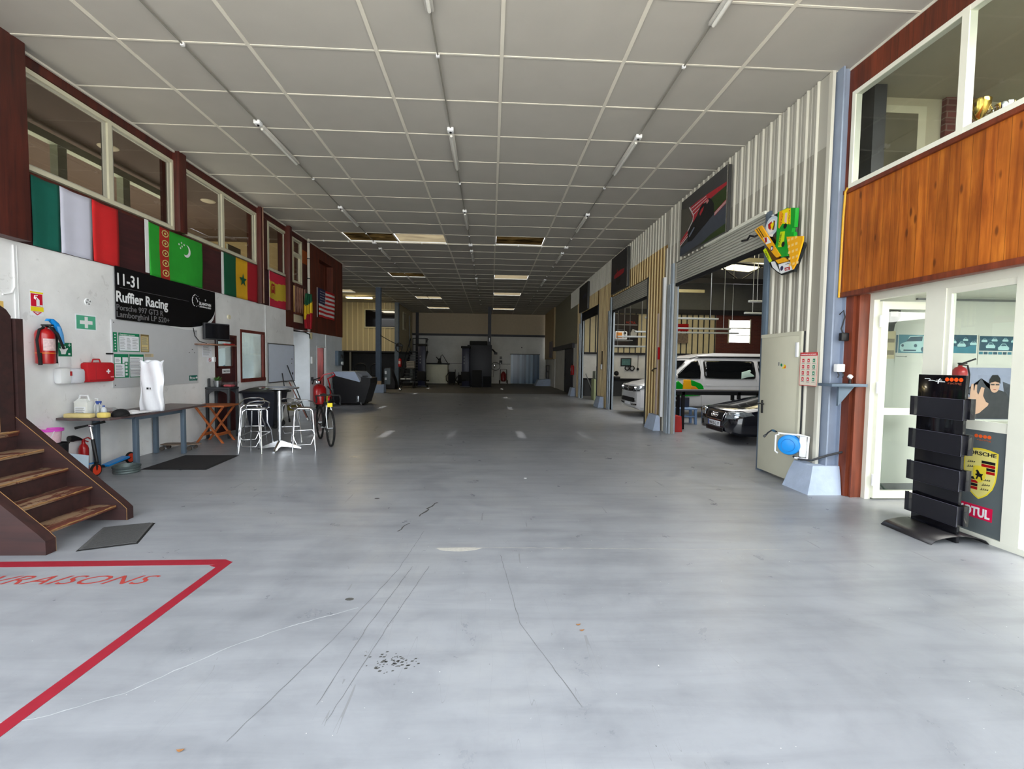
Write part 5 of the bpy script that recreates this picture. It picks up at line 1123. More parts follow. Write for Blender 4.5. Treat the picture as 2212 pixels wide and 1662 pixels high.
for s, p in ((-1, [(-5.45, 6.40, .69), (-5.56, 6.32, .66)]), (1, [(-5.42, 6.42, .695), (-5.31, 6.50, .73)])): MB().tube(p, [.012, .018], 10).build('grip', M_RUBBER, t)
b = MB(); b.prism([(-5.44, 6.26), (-5.40, 6.26), (-5.365, 6.40), (-5.42, 6.42)], .17, .18); b.build('blue_mudguard', M_BLUE, t)
t = thing('steel_dish', 'round grooved grey metal drum lid lying on the floor beside the black mat', 'dish', (-5.12, 6.60, 0))
b = MB(); prof = [(.15, 0), (.158, .012), (.150, .03), (.160, .045), (.152, .06), (.162, .075), (.165, .095), (.155, .1), (.148, .085), (.13, .03), (.02, .028)]
b.lathe(prof, (-5.12, 6.60, 0), 32); b.build('dish', pm('grey_green_metal', (92, 104, 104), .45, metal=.4, var=.15, scale=20), t)
t = thing('fire_extinguisher', 'small red fire extinguisher with a black horn on the floor by the scooter', 'fire extinguisher', (-5.66, 6.56, 0))
MB().lathe([(.05, .0), (.056, .01), (.056, .34), (.045, .38), (.022, .41), (.02, .43)], (-5.66, 6.56, 0), 20).build('cylinder', M_RED, t)
b = MB(); b.cyl((-5.66, 6.56, .42), (-5.66, 6.56, .47), .02, 10); b.tube([(-5.66, 6.56, .47), (-5.58, 6.54, .50), (-5.54, 6.53, .48)], .009, 6); b.tube([(-5.66, 6.56, .46), (-5.58, 6.54, .44)], .008, 6); b.build('valve', M_RED, t)
b = MB(); b.tube([(-5.66, 6.54, .47), (-5.68, 6.49, .49), (-5.69, 6.44, .50), (-5.70, 6.39, .505)], [.012, .03, .045, .04], 14); b.build('horn', M_BLACK, t)
t = thing('red_can', 'red can lying between the bucket and the small extinguisher', 'can', (-5.52, 6.28, .25)); MB().box(-5.62, -5.49, 6.26, 6.36, 0, .2, 0, .01).build('stand_box', pm('pale_box', (200, 90, 90), .6), t); b = MB(); b.cyl((-5.62, 6.31, .24), (-5.48, 6.31, .238), .035, 14); b.build('can', M_RED, t)
t = thing('black_bucket', 'black bucket with a printed label beside the stair', 'bucket', (-5.68, 6.1, 0))
MB().lathe([(.10, 0.0), (.125, .48), (.135, .485), (.135, .50), (.12, .50), (.095, .02)], (-5.61, 6.10, 0), 24).build('bucket', M_BLACK, t)
b = MB(); b.grid(lambda u, v: (-5.61+.124*math.sin(-.1+1.0*u), 6.10-.124*math.cos(-.1+1.0*u), .33+.12*v), 8, 1); b.build('label', pm('orange_black_label', (170, 120, 70), .5, var=.3, scale=50), t)
t = thing('pink_bucket', 'pink translucent bucket with a bright pink rim stacked in the black bucket', 'bucket', (-5.7, 6.1, .5))
MB().lathe([(.085, .505), (.10, .66), (.10, .66)], (-5.655, 6.10, 0), 24).build('body', pm('pale_pink_plastic', (236, 196, 208), .4, var=.12, scale=30), t)
MB().lathe([(.10, .655), (.118, .655), (.12, .685), (.105, .69), (.10, .665)], (-5.655, 6.10, 0), 24).build('rim', pm('bright_pink_plastic', (226, 82, 206), .4), t)
b = MB(); b.tube([(-5.56, 6.04, .67), (-5.56, 6.0, .60), (-5.58, 5.99, .56)], .005, 6); b.build('handle', M_WHITEP, t)
t = thing('blue_glove', 'blue rubber glove hanging over the rim of the black bucket', 'glove', (-5.72, 6.0, .45))
b = MB(); b.loft([[(-5.74+.05*s*math.cos(a), 5.97+.02*math.sin(a), z) for a in [2*PI*k/10 for k in range(10)]] for z, s in ((.38, .8), (.43, 1.1), (.47, 1.0), (.49, .9))]); b.build('palm', M_BLUE, t)
for k, (dx, dz) in enumerate(((-.045, .05), (-.018, .075), (.012, .08), (.04, .06), (.075, .0))):
    b = MB(); b.tube([(-5.74+dx*.8, 5.97, .47 if k < 4 else .43), (-5.74+dx*1.2, 5.965, .48+dz*.6 if k < 4 else .44), (-5.74+dx*1.5, 5.96, .47+dz if k < 4 else .46)], [.012, .012, .009], 8); b.build('finger', M_BLUE, t)
t = thing('leaning_board', 'pale blue-grey sheet leaning behind the stair stringer', 'board', (-5.3, 5.98, 0))
b = MB(); b.add([(-5.52, 5.92, 0), (-5.12, 5.98, 0), (-5.20, 6.10, .34), (-5.42, 6.08, .37), (-5.46, 6.04, .30)], [(0, 1, 2, 3, 4)]); b.build('sheet', pm('pale_blue_sheet', (170, 186, 200), .5), t, None, .01)

# ================================================================= TABLES BY THE DOOR
t = thing('folding_table', 'small orange-brown folding wooden table with crossed legs', 'table', (-5.35, 9.15, 0))
M_TEAK = mat_wood('teak_slats', (176, 96, 48), (140, 70, 34), axis='Y', rough=.5)
b = MB()
for k in range(5): b.box(-5.66+.128*k, -5.66+.128*k+.122, 8.80, 9.37, .70, .725, 0, .005)
b.build('top', M_TEAK, t)
for y in (8.89, 9.28):
    for s in (1, -1):
        b = MB(); x0_, x1_ = (-5.6, -5.1) if s > 0 else (-5.1, -5.6); b.loft([[(x0_-.022, y-.011+s*.012, 0), (x0_+.022, y-.011+s*.012, 0), (x0_+.022, y+.011+s*.012, 0), (x0_-.022, y+.011+s*.012, 0)], [(x1_-.022, y-.011+s*.012, .70), (x1_+.022, y-.011+s*.012, .70), (x1_+.022, y+.011+s*.012, .70), (x1_-.022, y+.011+s*.012, .70)]], smooth=False); b.build('leg', M_TEAK, t)
b = MB(); b.box(-5.50, -5.47, 8.89, 9.28, .14, .19); b.box(-5.22, -5.18, 8.89, 9.28, .14, .19); b.build('stretcher', M_TEAK, t)
t = thing('plant_stand', 'black high side table with arched legs carrying the pot plant', 'table', (-5.5, 9.66, 0))
b = MB(); b.box(-5.74, -5.26, 9.4, 9.76, 1.0, 1.04, 0, .01); b.build('top', M_DGREY, t)
for x, y in ((-5.71, 9.43), (-5.29, 9.43), (-5.71, 9.73), (-5.29, 9.73)): MB().box(x-.025, x+.025, y-.025, y+.025, 0, 1.0, 0, .008).build('leg', M_DGREY, t)
for y in (9.43, 9.73):
    b = MB(); b.prism([(-5.71, 1.0), (-5.29, 1.0), (-5.29, .86)]+[(-5.5+.19*math.cos(a), .86+.11*math.sin(a)) for a in [PI*k/10 for k in range(11)]]+[(-5.71, .86)], 0, .02); b.v = [Vector((p.x, y-.01+p.z, p.y)) for p in b.v]; b.build('apron', M_DGREY, t)
t = thing('pot_plant', 'small bushy green plant in a silver pot on the black side table', 'plant', (-5.58, 9.55, 1.04))
MB().lathe([(.055, 1.04), (.075, 1.17), (.07, 1.17), (.05, 1.06)], (-5.58, 9.55, 0), 20).build('pot', M_ALUD, t)
b = MB(); r_ = random.Random(3)
for k in range(70):
    a, el, l = r_.uniform(0, 2*PI), r_.uniform(.2, 1.3), r_.uniform(.07, .15); d = Vector((math.cos(a)*math.cos(el), math.sin(a)*math.cos(el), math.sin(el))); p0 = Vector((-5.58, 9.55, 1.15)); p1 = p0+d*l; sd = d.cross(Vector((0, 0, 1))).normalized()*.008; pm_ = p0.lerp(p1, .6)
    b.add([tuple(p0), tuple(pm_+sd), tuple(p1-Vector((0, 0, .015))), tuple(pm_-sd)], [(0, 1, 2, 3)])
b.build('leaves', pm('fresh_leaf_green', (70, 112, 52), .6, var=.25, scale=30), t)
t = thing('storage_tub', 'clear tub of pink sweets beside the pot plant', 'tub', (-5.4, 9.6, 1.04)); b = MB(); b.loft([[(-5.47, 9.5, 1.042), (-5.26, 9.5, 1.042), (-5.26, 9.68, 1.042), (-5.47, 9.68, 1.042)], [(-5.49, 9.48, 1.15), (-5.22, 9.48, 1.15), (-5.22, 9.70, 1.15), (-5.49, 9.70, 1.15)]], smooth=False); b.build('tub', M_CLEAR, t); MB().box(-5.45, -5.28, 9.52, 9.66, 1.045, 1.09, 0, .02).build('contents', pm('coral_pink', (232, 90, 100), .6, var=.2, scale=60), t)
t = thing('desk_phone', 'small dark phone handset standing behind the pot plant', 'phone', (-5.7, 9.5, 1.04)); MB().box(-5.72, -5.68, 9.46, 9.50, 1.04, 1.22, 0, .01).build('handset', M_DGREY, t)
# screen on a shelf
t = thing('wall_shelf', 'thin brown shelf on the wall under the black screen', 'shelf', (-5.6, 9.55, 1.89)); MB().box(XL, -5.42, 9.1, 10.0, 1.885, 1.905, 0, .004).build('board', mat_wood('light_shelf_wood', (150, 110, 88), (120, 84, 66), axis='Y'), t)
b = MB(); b.prism([(XL+.01, 1.885), (-5.5, 1.885), (XL+.01, 1.82)], 0, .02); b.v = [Vector((p.x, 9.9+p.z, p.y)) for p in b.v]; b.build('bracket', M_WHITEP, t)
t = thing('flat_screen', 'small black flat screen standing on the wall shelf, angled towards the hall', 'screen', (-5.52, 9.45, 1.905), -.45)
b = MB(WM[t.name]); b.box(-.03, .03, -.26, .26, .09, .42, 0, .012); b.build('housing', M_DGREY, t); b = MB(WM[t.name]); b.box(.031, .034, -.24, .24, .11, .40); b.build('display', M_GLOSSBLK, t); b = MB(WM[t.name]); b.cyl((0, 0, 0), (0, 0, .12), .02); b.box(-.06, .06, -.11, .11, 0.001, .013); b.build('stand', M_DGREY, t)
t = tag(MB().box(-5.50, -5.43, 9.60, 9.95, 1.906, 1.93, 0, .006).build('red_folder', M_RED), 'flat red folder lying on the shelf under the screen', 'folder')
b = MB(); b.tube([(-5.72, 9.05, 2.2), (-5.72, 9.1, 2.05), (-5.70, 9.2, 1.95), (-5.62, 9.3, 1.915)], .008, 6); tag(b.build('screen_cable', M_DGREY), 'cable curving down from the black sign to the screen shelf', 'cable')

# ================================================================= BAR TABLE AND STOOLS
t = thing('bar_table', 'tall round aluminium bar table among the stools', 'table', (-3.80, 8.36, 0))
b = MB(); b.lathe([(.0, 1.09), (.30, 1.09), (.325, 1.098), (.328, 1.112), (.318, 1.122), (0.0, 1.122)], (-3.80, 8.36, 0), 40); b.build('top', M_ALU, t)
b = MB(); b.lathe([(.12, 1.06), (.05, 1.06), (.036, 1.09), (.2, 1.09)], (-3.80, 8.36, 0), 24); b.cyl((-3.80, 8.36, .06), (-3.80, 8.36, 1.08), .034, 20); b.build('pole', M_ALU, t)
for k in range(4):
    a = -PI/2+.15+PI/2*k; d = Vector((math.cos(a), math.sin(a), 0)); n_ = Vector((-d.y, d.x, 0)); o = Vector((-3.80, 8.36, 0))
    sec = lambda r, z, h, w: [tuple(o+d*r+n_*w+Vector((0, 0, z))), tuple(o+d*r-n_*w+Vector((0, 0, z))), tuple(o+d*r-n_*w*.6+Vector((0, 0, z+h))), tuple(o+d*r+n_*w*.6+Vector((0, 0, z+h)))]
    b = MB(); b.loft([sec(.02, .05, .11, .035), sec(.15, .04, .07, .032), sec(.32, .012, .03, .028), sec(.36, .0, .02, .02)]); b.build('foot', M_ALU, t)
def make_stool(lab, loc, rz):
    t = thing('bar_stool', lab, 'stool', loc, rz, 'aluminium bar stools around the bar table'); Mx = WM[t.name]; R = .0125
    b = MB(Mx); b.lathe([(0.0, .745), (.15, .745), (.165, .752), (.165, .757), (.15, .752), (0, .75)], (0, 0, 0), 28); b.build('seat', M_ALUD, t)
    b = MB(Mx); b.tube([(.175*math.cos(2*PI*k/24), .175*math.sin(2*PI*k/24), .748) for k in range(24)], R, 8, closed=True); b.build('seat_ring', M_ALU, t)
    b = MB(Mx); b.tube([(-.19, -.10, .76), (-.21, .02, .78), (-.17, .15, .85), (-.08, .215, .87), (.08, .215, .87), (.17, .15, .85), (.21, .02, .78), (.19, -.10, .76), (.10, -.17, .755), (-.10, -.17, .755)], R, 8, closed=True); b.build('back_rail', M_ALU, t)
    for sx in (-1, 1):
        b = MB(Mx); b.tube([(sx*.10, -.15, .745), (sx*.14, -.17, .72), (sx*.148, -.18, .66), (sx*.185, -.24, 0)], R, 8); b.build('front_leg', M_ALU, t)
        b = MB(Mx); b.tube([(sx*.10, .14, .745), (sx*.13, .14, .70), (sx*.13, .13, .50), (sx*.17, .19, .36), (sx*.20, .24, .0)], R, 8); b.build('rear_leg', M_ALU, t)
    b = MB(Mx); b.tube([(-.172, -.22, .30), (-.15, -.25, .22), (-.11, -.27, .13), (.11, -.27, .13), (.15, -.25, .22), (.172, -.22, .30), (.17, .0, .31), (.165, .19, .32), (0, .20, .32), (-.165, .19, .32), (-.17, 0, .31)], .010, 8, closed=True); b.build('footrest', M_ALU, t)
    return t
s0 = make_stool('aluminium bar stool nearest to the black floor mat, front left of the bar table', (-4.10, 8.13, 0), .06)
dup(s0, (-3.37, 8.33, 0), .42, 'aluminium bar stool right of the bar table, next to the bicycle')
dup(s0, (-4.52, 8.82, 0), .25, 'leftmost aluminium bar stool, in front of the brown door')
dup(s0, (-3.95, 9.14, 0), PI+.4, 'aluminium bar stool behind the bar table, in front of the wheelie bin')
# wheelie bin
t = thing('wheelie_bin', 'black wheelie bin behind the bar table against the white wall', 'bin', (-5.3, 11.0, 0))
b = MB(); b.loft([[(-5.58, 10.78, .05), (-5.06, 10.78, .05), (-5.06, 11.22, .05), (-5.58, 11.22, .05)], [(-5.68, 10.66, .84), (-4.96, 10.66, .84), (-4.96, 11.34, .84), (-5.68, 11.34, .84)]], smooth=False); b.build('body', pm('graphite_bin_plastic', (40, 42, 52), .45, var=.1), t)
b = MB(); b.loft([[(-5.72, 10.60, .84), (-4.93, 10.60, .84), (-4.93, 11.36, .84), (-5.72, 11.36, .84)], [(-5.72, 10.60, .88), (-4.93, 10.60, .88), (-4.93, 11.36, .90), (-5.72, 11.36, .90)], [(-5.55, 10.75, .95), (-5.05, 10.75, .95), (-5.05, 11.25, .97), (-5.55, 11.25, .97)]], smooth=False); b.build('lid', pm('graphite_bin_plastic'.replace('bin', 'lid'), (30, 32, 40), .4), t)
b = MB(); b.tube([(-4.93, 10.7, .86), (-4.86, 10.72, .86), (-4.86, 11.28, .86), (-4.93, 11.3, .86)], .018, 8); b.build('handle', M_BLACK, t)
for y in (10.85, 11.15): MB().lathe([(.02, -.025), (.09, -.025), (.095, 0), (.09, .025), (.02, .025)], (-5.04, y, .095), 20, 0, 'Y').build('wheel', M_RUBBER, t)
# leaning broom handles
for k, (p0, p1, m, lab) in enumerate((((-5.18, 11.95, .01), (-5.70, 12.72, 1.24), M_DGREY, 'shorter grey broom handle leaning on the whiteboard wall'), ((-4.86, 12.35, .01), (-5.68, 12.98, 1.46), M_DGREY, 'taller dark broom handle leaning on the whiteboard wall'), ((-4.84, 12.28, .01), (-5.55, 12.80, 1.0), pm('rusty_pole', (140, 84, 74), .6), 'reddish pole leaning beside the taller broom handle'))):
    t = thing('broom', lab, 'broom', p0); MB().tube([p0, p1], .014, 8).build('handle', m, t)
    MB().tube([tuple(Vector(p0).lerp(Vector(p1), .0)), tuple(Vector(p0).lerp(Vector(p1), .06))], .022, 8).build('tip', M_WHITEP if k == 2 else M_BLACK, t)
# plastic box at floor by the wall
# ================================================================= BICYCLE
t = thing('racing_bicycle', 'red and black road bicycle with a yellow tag, parked beside the right stool', 'bicycle', (-3.1, 8.8, 0))
BX0, BX1 = Vector((-2.99, 8.62, 0)), Vector((-3.50, 9.48, 0)); ax = (BX1-BX0).normalized(); up = Vector((0, 0, 1)); nb = ax.cross(up)
def bp(s, z, w=0): return tuple(BX0+ax*s+up*z+nb*w)
M_BIKE = frame(tuple(BX0), tuple(ax), tuple(-nb))
for s in (0., 1.0):
    b = MB(); b.tube([bp(s+.33*math.cos(2*PI*k/36), .345+.33*math.sin(2*PI*k/36)) for k in range(36)], .020, 8, closed=True); ty = b.build('tyre', M_RUBBER, t)
    b = MB(); b.tube([bp(s+.312*math.cos(2*PI*k/36), .345+.312*math.sin(2*PI*k/36)) for k in range(36)], .008, 6, closed=True); b.build('rim', M_BLACK, ty)
    b = MB()
    for k in range(14): a = 2*PI*k/14; b.tube([bp(s, .345, .015*(-1)**k), bp(s+.31*math.cos(a), .345+.31*math.sin(a))], .0016, 4)
    b.tube([bp(s, .345, -.05), bp(s, .345, .05)], .016, 10); b.build('spokes', M_ALUD, ty)
b = MB(); b.tube([bp(.60, .29), bp(.17, .74)], .017, 8); b.tube([bp(.17, .78), bp(.52, .80)], .015, 8); b.tube([bp(.60, .29), bp(.50, .88)], .015, 8); b.tube([bp(.16, .72), bp(.14, .86)], .02, 8)
for w in (-.05, .05): b.tube([bp(.60, .29, w*.4), bp(1.0, .345, w)], .009, 6); b.tube([bp(.52, .79, w*.3), bp(1.0, .345, w)], .008, 6)
b.build('frame', M_BLACK, t)
for w in (-.055, .055): MB().tube([bp(.15, .74, w*.6), bp(.10, .60, w), bp(0., .345, w)], [.013, .012, .008], 8).build('fork_blade', M_WHITEP, t)
MB().tube([bp(.15, .74, -.045), bp(.15, .76, 0), bp(.15, .74, .045)], .018, 8).build('fork_crown', M_WHITEP, t)
b = MB(); b.tube([bp(.145, .84), bp(.135, .92)], .02, 10); b.tube([bp(.14, .92), bp(.04, .955)], .017, 8); b.build('stem', M_RED, t)
b = MB(); b.tube([bp(.04, .955, -.24), bp(.04, .965, 0), bp(.04, .955, .16)], .013, 8); b.build('handlebar', M_BLACK, t)
for w in (-1, 1): MB().tube([bp(.04, .955, w*.24 if w < 0 else .16), bp(.0, .95, w*.25 if w < 0 else .17), bp(-.06, .90, w*.25 if w < 0 else .17), bp(-.03, .84, w*.25 if w < 0 else .17)], .016, 8).build('bar_end', M_RUBBER, t)
MB(frame(bp(.04, .74, -.045), tuple(nb), tuple(-ax))).box(0, .09, 0, .075, 0, .004).build('yellow_tag', M_YEL, t)
b = MB(); b.loft([[bp(.40, .93, 0), bp(.40, .945, .01), bp(.40, .955, 0), bp(.40, .945, -.01)], [bp(.52, .92, 0), bp(.52, .93, .06), bp(.52, .96, 0), bp(.52, .93, -.06)], [bp(.64, .92, 0), bp(.64, .94, .07), bp(.64, .965, 0), bp(.64, .94, -.07)]]); b.tube([bp(.5, .86), bp(.52, .93)], .012, 8); b.build('saddle', M_BLACK, t)
b = MB(); b.tube([bp(.60, .29, -.06), bp(.60, .29, .06)], .02, 10)
b.tube([bp(.60, .29, .06), bp(.72, .18, .07), bp(.72, .18, .12)], .009, 6); b.tube([bp(.60, .29, -.06), bp(.48, .40, -.07), bp(.48, .40, -.12)], .009, 6); b.build('crank', M_ALUD, t)
MB().tube([bp(.62+.09*math.cos(2*PI*k/24), .29+.09*math.sin(2*PI*k/24), .045) for k in range(24)], .005, 5, closed=True).build('chainring', M_BLACK, t)
# hanging white-yellow light cord etc. on the stool
t = tag(MB().box(-4.05, -3.80, 9.22, 9.30, .60, .72, 0, .03).build('yellow_black_bag', pm('yellow_black_fabric', (96, 84, 20), .6, var=.45, scale=24)), 'small black and yellow bag on the stool behind the bar table', 'bag')

# ================================================================= WHEELED EXTINGUISHER AND BIG BIN
t = thing('wheeled_extinguisher', 'large red wheeled fire extinguisher by the ajar door', 'fire extinguisher', (-5.35, 15.0, 0))
b = MB(); b.loft([[(-5.50+.20*s*math.cos(a)-.02*k, 15.0+.20*s*math.sin(a)+.02*k, z) for a in [2*PI*j/22 for j in range(22)]] for k, (z, s) in enumerate(((.16, .4), (.2, .85), (.28, 1.), (.68, 1.), (.76, .85), (.82, .4), (.86, .15)))]); b.build('tank', M_RED, t)
for x in (-5.66, -5.28): MB().lathe([(.05, -.04), (.22, -.04), (.25, -.02), (.25, .02), (.22, .04), (.05, .04)], (x, 15.2, .25), 26, 0, 'X').build('wheel', M_RUBBER, t)
b = MB(); b.tube([(-5.6, 15.15, .35), (-5.55, 14.9, .9), (-5.35, 14.85, 1.15), (-5.02, 14.75, 1.22), (-5.0, 14.85, 1.14), (-5.28, 15.0, 1.02), (-5.25, 15.1, .8), (-5.25, 15.2, .35)], .022, 8); b.build('push_handle', M_RED, t)
b = MB(); b.tube([(-5.5, 14.96, .86), (-5.5, 14.9, 1.05), (-5.65, 14.8, .98), (-5.66, 14.72, .85)], .02, 6); b.tube([(-5.2, 14.75, .78), (-5.08, 14.72, .66), (-5.02, 14.72, .45), (-5.10, 14.72, .3), (-5.25, 14.72, .26)], .02, 6); b.build('hose', M_RUBBER, t)
MB().box(-5.55, -5.45, 14.72, 14.78, .85, .95, 0, .01).build('gauge', M_CHROME, t)
b = MB(); b.cyl((-5.16, 14.68, .25), (-5.16, 14.68, .52), .05, 12); b.build('small_bottle', pm('lime_label', (190, 200, 60), .5, var=.3, scale=20), t)
b = MB(); b.cyl((-5.66, 15.22, .27), (-5.12, 15.22, .27), .02, 8); b.tube([(-5.4, 14.75, .2), (-5.4, 14.72, .0)], .02, 8); b.build('axle', M_DARKSTEEL, t)

t = thing('tipping_container', 'big black container with a pale blue cover at the end of the white wall', 'container', (-5.1, 17.3, 0))
b = MB()
side = [(-5.62, .06), (-4.58, .06), (-4.36, .80), (-4.36, .98), (-5.72, 1.14)]
b.prism(side, 0, 1.0); b.v = [Vector((p.x, 16.7+p.z, p.y)) for p in b.v]; b.build('tub', pm('black_container', (20, 19, 23), .4, var=.1), t)
b = MB(); pr_ = [(-5.72, 1.10), (-4.74, .86), (-4.42, .90), (-4.40, 1.02), (-4.74, 1.24), (-5.72, 1.22)]
b.prism([(-5.72, 1.09), (-4.74, .84), (-4.72, 1.0), (-4.92, 1.22), (-5.70, 1.21)], 0, .015); b.v = [Vector((p.x, 16.68+p.z, p.y)) for p in b.v]; b.build('front_panel', pm('pale_blue_metal', (176, 190, 214), .4, var=.05), t)
b = MB(); b.loft([[(-4.72, 16.68, .86), (-4.72, 16.68, 1.0), (-4.92, 16.68, 1.23)], [(-4.38, 16.95, .92), (-4.38, 16.95, 1.04), (-4.60, 17.1, 1.22)]], smooth=False); b.add([(-5.70, 16.69, 1.215), (-4.92, 16.69, 1.225), (-4.62, 17.6, 1.225), (-5.70, 17.6, 1.21)], [(0, 1, 2, 3)]); b.build('lid', pm('mid_grey_cover', (128, 132, 140), .4), t, None, .006)
b = MB(); b.box(-4.66, -4.48, 16.74, 16.80, 1.03, 1.07, 0, .005); b.build('lid_handle', M_BLACK, t)
for x, y in ((-5.45, 16.75), (-4.70, 16.75), (-5.4, 17.6), (-4.7, 17.6)): MB().lathe([(.02, -.02), (.06, -.02), (.065, 0), (.06, .02), (.02, .02)], (x, y, .065), 16, 0, 'X').build('castor', M_GREY, t)
MB().box(-4.83, -4.75, 16.62, 16.66, .12, .34, 0, .01).build('castor_fork', M_ALUD, t)
b = MB(); b.tube([(-5.72, 16.9, 1.12), (-5.70, 16.62, 1.1), (-5.70, 16.6, .9), (-5.70, 16.62, .6), (-5.66, 16.65, .55)], .018, 6); b.build('hose', M_GREY, t)

# ================================================================= RIGHT WALL THINGS
M_ASPH = pm('print_asphalt', (66, 66, 66), .4, var=.05, scale=12); M_ASPHB = pm('print_blue_asphalt', (66, 72, 84), .4, var=.08, scale=10); M_OLV = pm('print_olive', (84, 82, 72), .4, var=.05); M_PGRN = pm('print_green', (48, 64, 30), .5, var=.15, scale=20)
M_PRED = pm('print_red', (176, 32, 46), .4, var=.08, scale=14); M_PWH = pm('print_white', (206, 206, 206), .4); M_PDK = pm('print_black', (20, 20, 24), .4, var=.2, scale=30)
def canvas(lab, y0, y1, z0, z1, d=.12):
    t = thing('race_picture', lab, 'picture', (XR-d, (y0+y1)/2, z0)); MB().box(XR-d, XR-.04, y0, y1, z0, z1, 0, .006).build('canvas', M_ASPH, t); return t
t = canvas('large printed picture of a racing car on a red kerb, above the nearest bay', 7.95, 9.88, 3.99, 5.15)
Wd, Ht = 1.93, 1.16
def pf(pts): return [(u*Wd, (1-v)*Ht) for u, v in pts]
def pic(nm, pts, m, z): MB(FRt(9.88, 3.99, .121+z)).prism(pf(pts), 0, .0008).build(nm, m, t)
pic('pit_area', [(0, .14), (.22, .22), (.32, .41), (.3, .5), (.18, .64), (0, .76)], M_OLV, 0)
pic('lower_track', [(0, .86), (.2, .82), (.5, .72), (.78, .62), (1, .56), (1, .9), (.6, .96), (0, 1)], M_ASPHB, 0)
pic('grass', [(.62, .36), (1, .31), (1, .52), (.78, .60), (.66, .56)], M_PGRN, .0004); pic('grass', [(.55, .97), (.7, .92), (1, .88), (1, 1), (.5, 1)], M_PGRN, .0004)
pic('red_kerb', [(.22, .22), (.4, .21), (.62, .22), (1, .26), (1, .31), (.7, .33), (.55, .38), (.42, .5), (.32, .6), (.30, .44)], M_PRED, .001)
for k in range(3): pic('kerb_line', [(.26+.02*k, .25+.07*k), (.6+.01*k, .235+.04*k), (.6+.01*k, .245+.04*k), (.262+.02*k, .265+.07*k)], M_PWH, .002)
pic('kerb_edge', [(.20, .21), (.225, .21), (.33, .41), (.31, .5), (.19, .63), (.185, .61), (.30, .48), (.315, .41)], M_PWH, .002)
pic('red_kerb', [(0, .72), (.18, .60), (.2, .70), (0, .80)], M_PRED, .001); pic('kerb_line', [(0, .80), (.2, .70), (.2, .72), (0, .82)], M_PWH, .002); pic('kerb_line', [(0, .765), (.19, .66), (.19, .67), (0, .775)], M_PWH, .002)
pic('red_kerb', [(.78, .60), (1, .52), (1, .58), (.78, .66)], M_PRED, .001)
for k in range(2): pic('kerb_line', [(.78, .615+.022*k), (1, .535+.022*k), (1, .545+.022*k), (.78, .625+.022*k)], M_PWH, .002)
pic('racing_car', [(.19, .82), (.19, .66), (.28, .56), (.4, .46), (.46, .36), (.52, .32), (.58, .34), (.66, .30), (.71, .36), (.76, .45), (.77, .62), (.6, .70), (.42, .78), (.3, .84)], M_PDK, .003)
pic('car_highlight', [(.22, .72), (.34, .62), (.36, .64), (.24, .75)], pm('print_steel_blue', (110, 120, 140), .4), .004); pic('car_highlight', [(.46, .45), (.50, .40), (.56, .38), (.54, .44), (.48, .5)], M_PRED, .004); pic('helmet', [(.60, .33), (.64, .31), (.66, .35), (.62, .38)], pm('print_pink', (206, 130, 130), .4), .004)
b = MB(); b.box(XR-.125, XR-.11, 7.93, 7.955, 3.97, 5.17); b.build('edge_strip', M_CHROME, t, 'shiny near edge')
t = canvas('dark picture of a red racing car above the middle bay', 13.78, 15.62, 4.0, 5.2); Wd, Ht = 1.84, 1.2
def pic2(y1, z0, d, nm, pts, m, z): MB(FRt(y1, z0, .121+z)).prism([(u*Wd, (1-v)*Ht) for u, v in pts], 0, .0008).build(nm, m, t)
pic2(15.62, 4.0, 0, 'dark_ground', [(0, 0), (1, 0), (1, 1), (0, 1)], pm('print_charcoal', (34, 34, 42), .35, var=.2, scale=6), 0)
pic2(15.62, 4.0, 0, 'red_body', [(.2, .52), (.38, .48), (.4, .38), (.44, .48), (.62, .47), (.85, .50), (.8, .60), (.6, .62), (.35, .64), (.2, .60)], M_PRED, .001)
pic2(15.62, 4.0, 0, 'dark_wheels', [(.3, .62), (.6, .62), (.62, .78), (.5, .84), (.35, .8)], M_PDK, .002)
MB(FRt(13.80, 4.0, .123)).box(0, .025, 0, 1.2, 0, .01).build('edge_strip', M_CHROME, t)
t = canvas('darkest and smallest looking picture, above the farthest bay', 19.45, 21.3, 3.98, 5.15); Wd, Ht = 1.85, 1.17
pic2(21.3, 3.98, 0, 'dark_ground', [(0, 0), (1, 0), (1, 1), (0, 1)], pm('print_night', (26, 26, 32), .35, var=.25, scale=6), 0)
pic2(21.3, 3.98, 0, 'dim_car', [(.45, .42), (.8, .38), (.85, .5), (.5, .56)], pm('print_dim_blue', (70, 72, 96), .4), .001)

# painted body panel hung on the wall
t = thing('kart_fairing', 'green, yellow and black racing fairing with stickers hung on the ribbed wall', 'fairing', (4.08, 6.3, 3.1))
def FP(d): return frame((4.10-d, 7.2, 3.0), (0, -1, 0), (-1, 0, 0))
def fpart(nm, pts, m, d, th=.02, lab=None):
    b = MB(FP(d)); b.prism(pts, 0, th); return b.build(nm, m, t, lab)
M_FGREEN = pm('fairing_green', (14, 160, 40), .2, var=.04, coat=.5); M_FYEL = pm('fairing_yellow', (250, 226, 20), .25, var=.03); M_FORA = pm('fairing_amber', (246, 178, 30), .25, var=.04); M_FBLK = pm('fairing_black', (26, 32, 34), .25, coat=.4)
fpart('black_shell', [(0.6, 0.81), (0.86, 0.80), (0.90, 0.45), (0.9, 0.2), (0.82, 0.25), (0.62, 0.48)], M_FBLK, .01, .03)
fpart('green_shell', [(0.85, 0.79), (1.05, 0.79), (1.23, 0.73), (1.22, 0.48), (1.18, 0.48), (1.17, 0.42), (1.21, 0.42), (1.22, 0.35), (1.09, 0.39), (1.09, 0.13), (1.0, 0.13), (0.93, 0.16), (0.82, 0.31), (0.84, 0.4)], M_FGREEN, .03, .05)
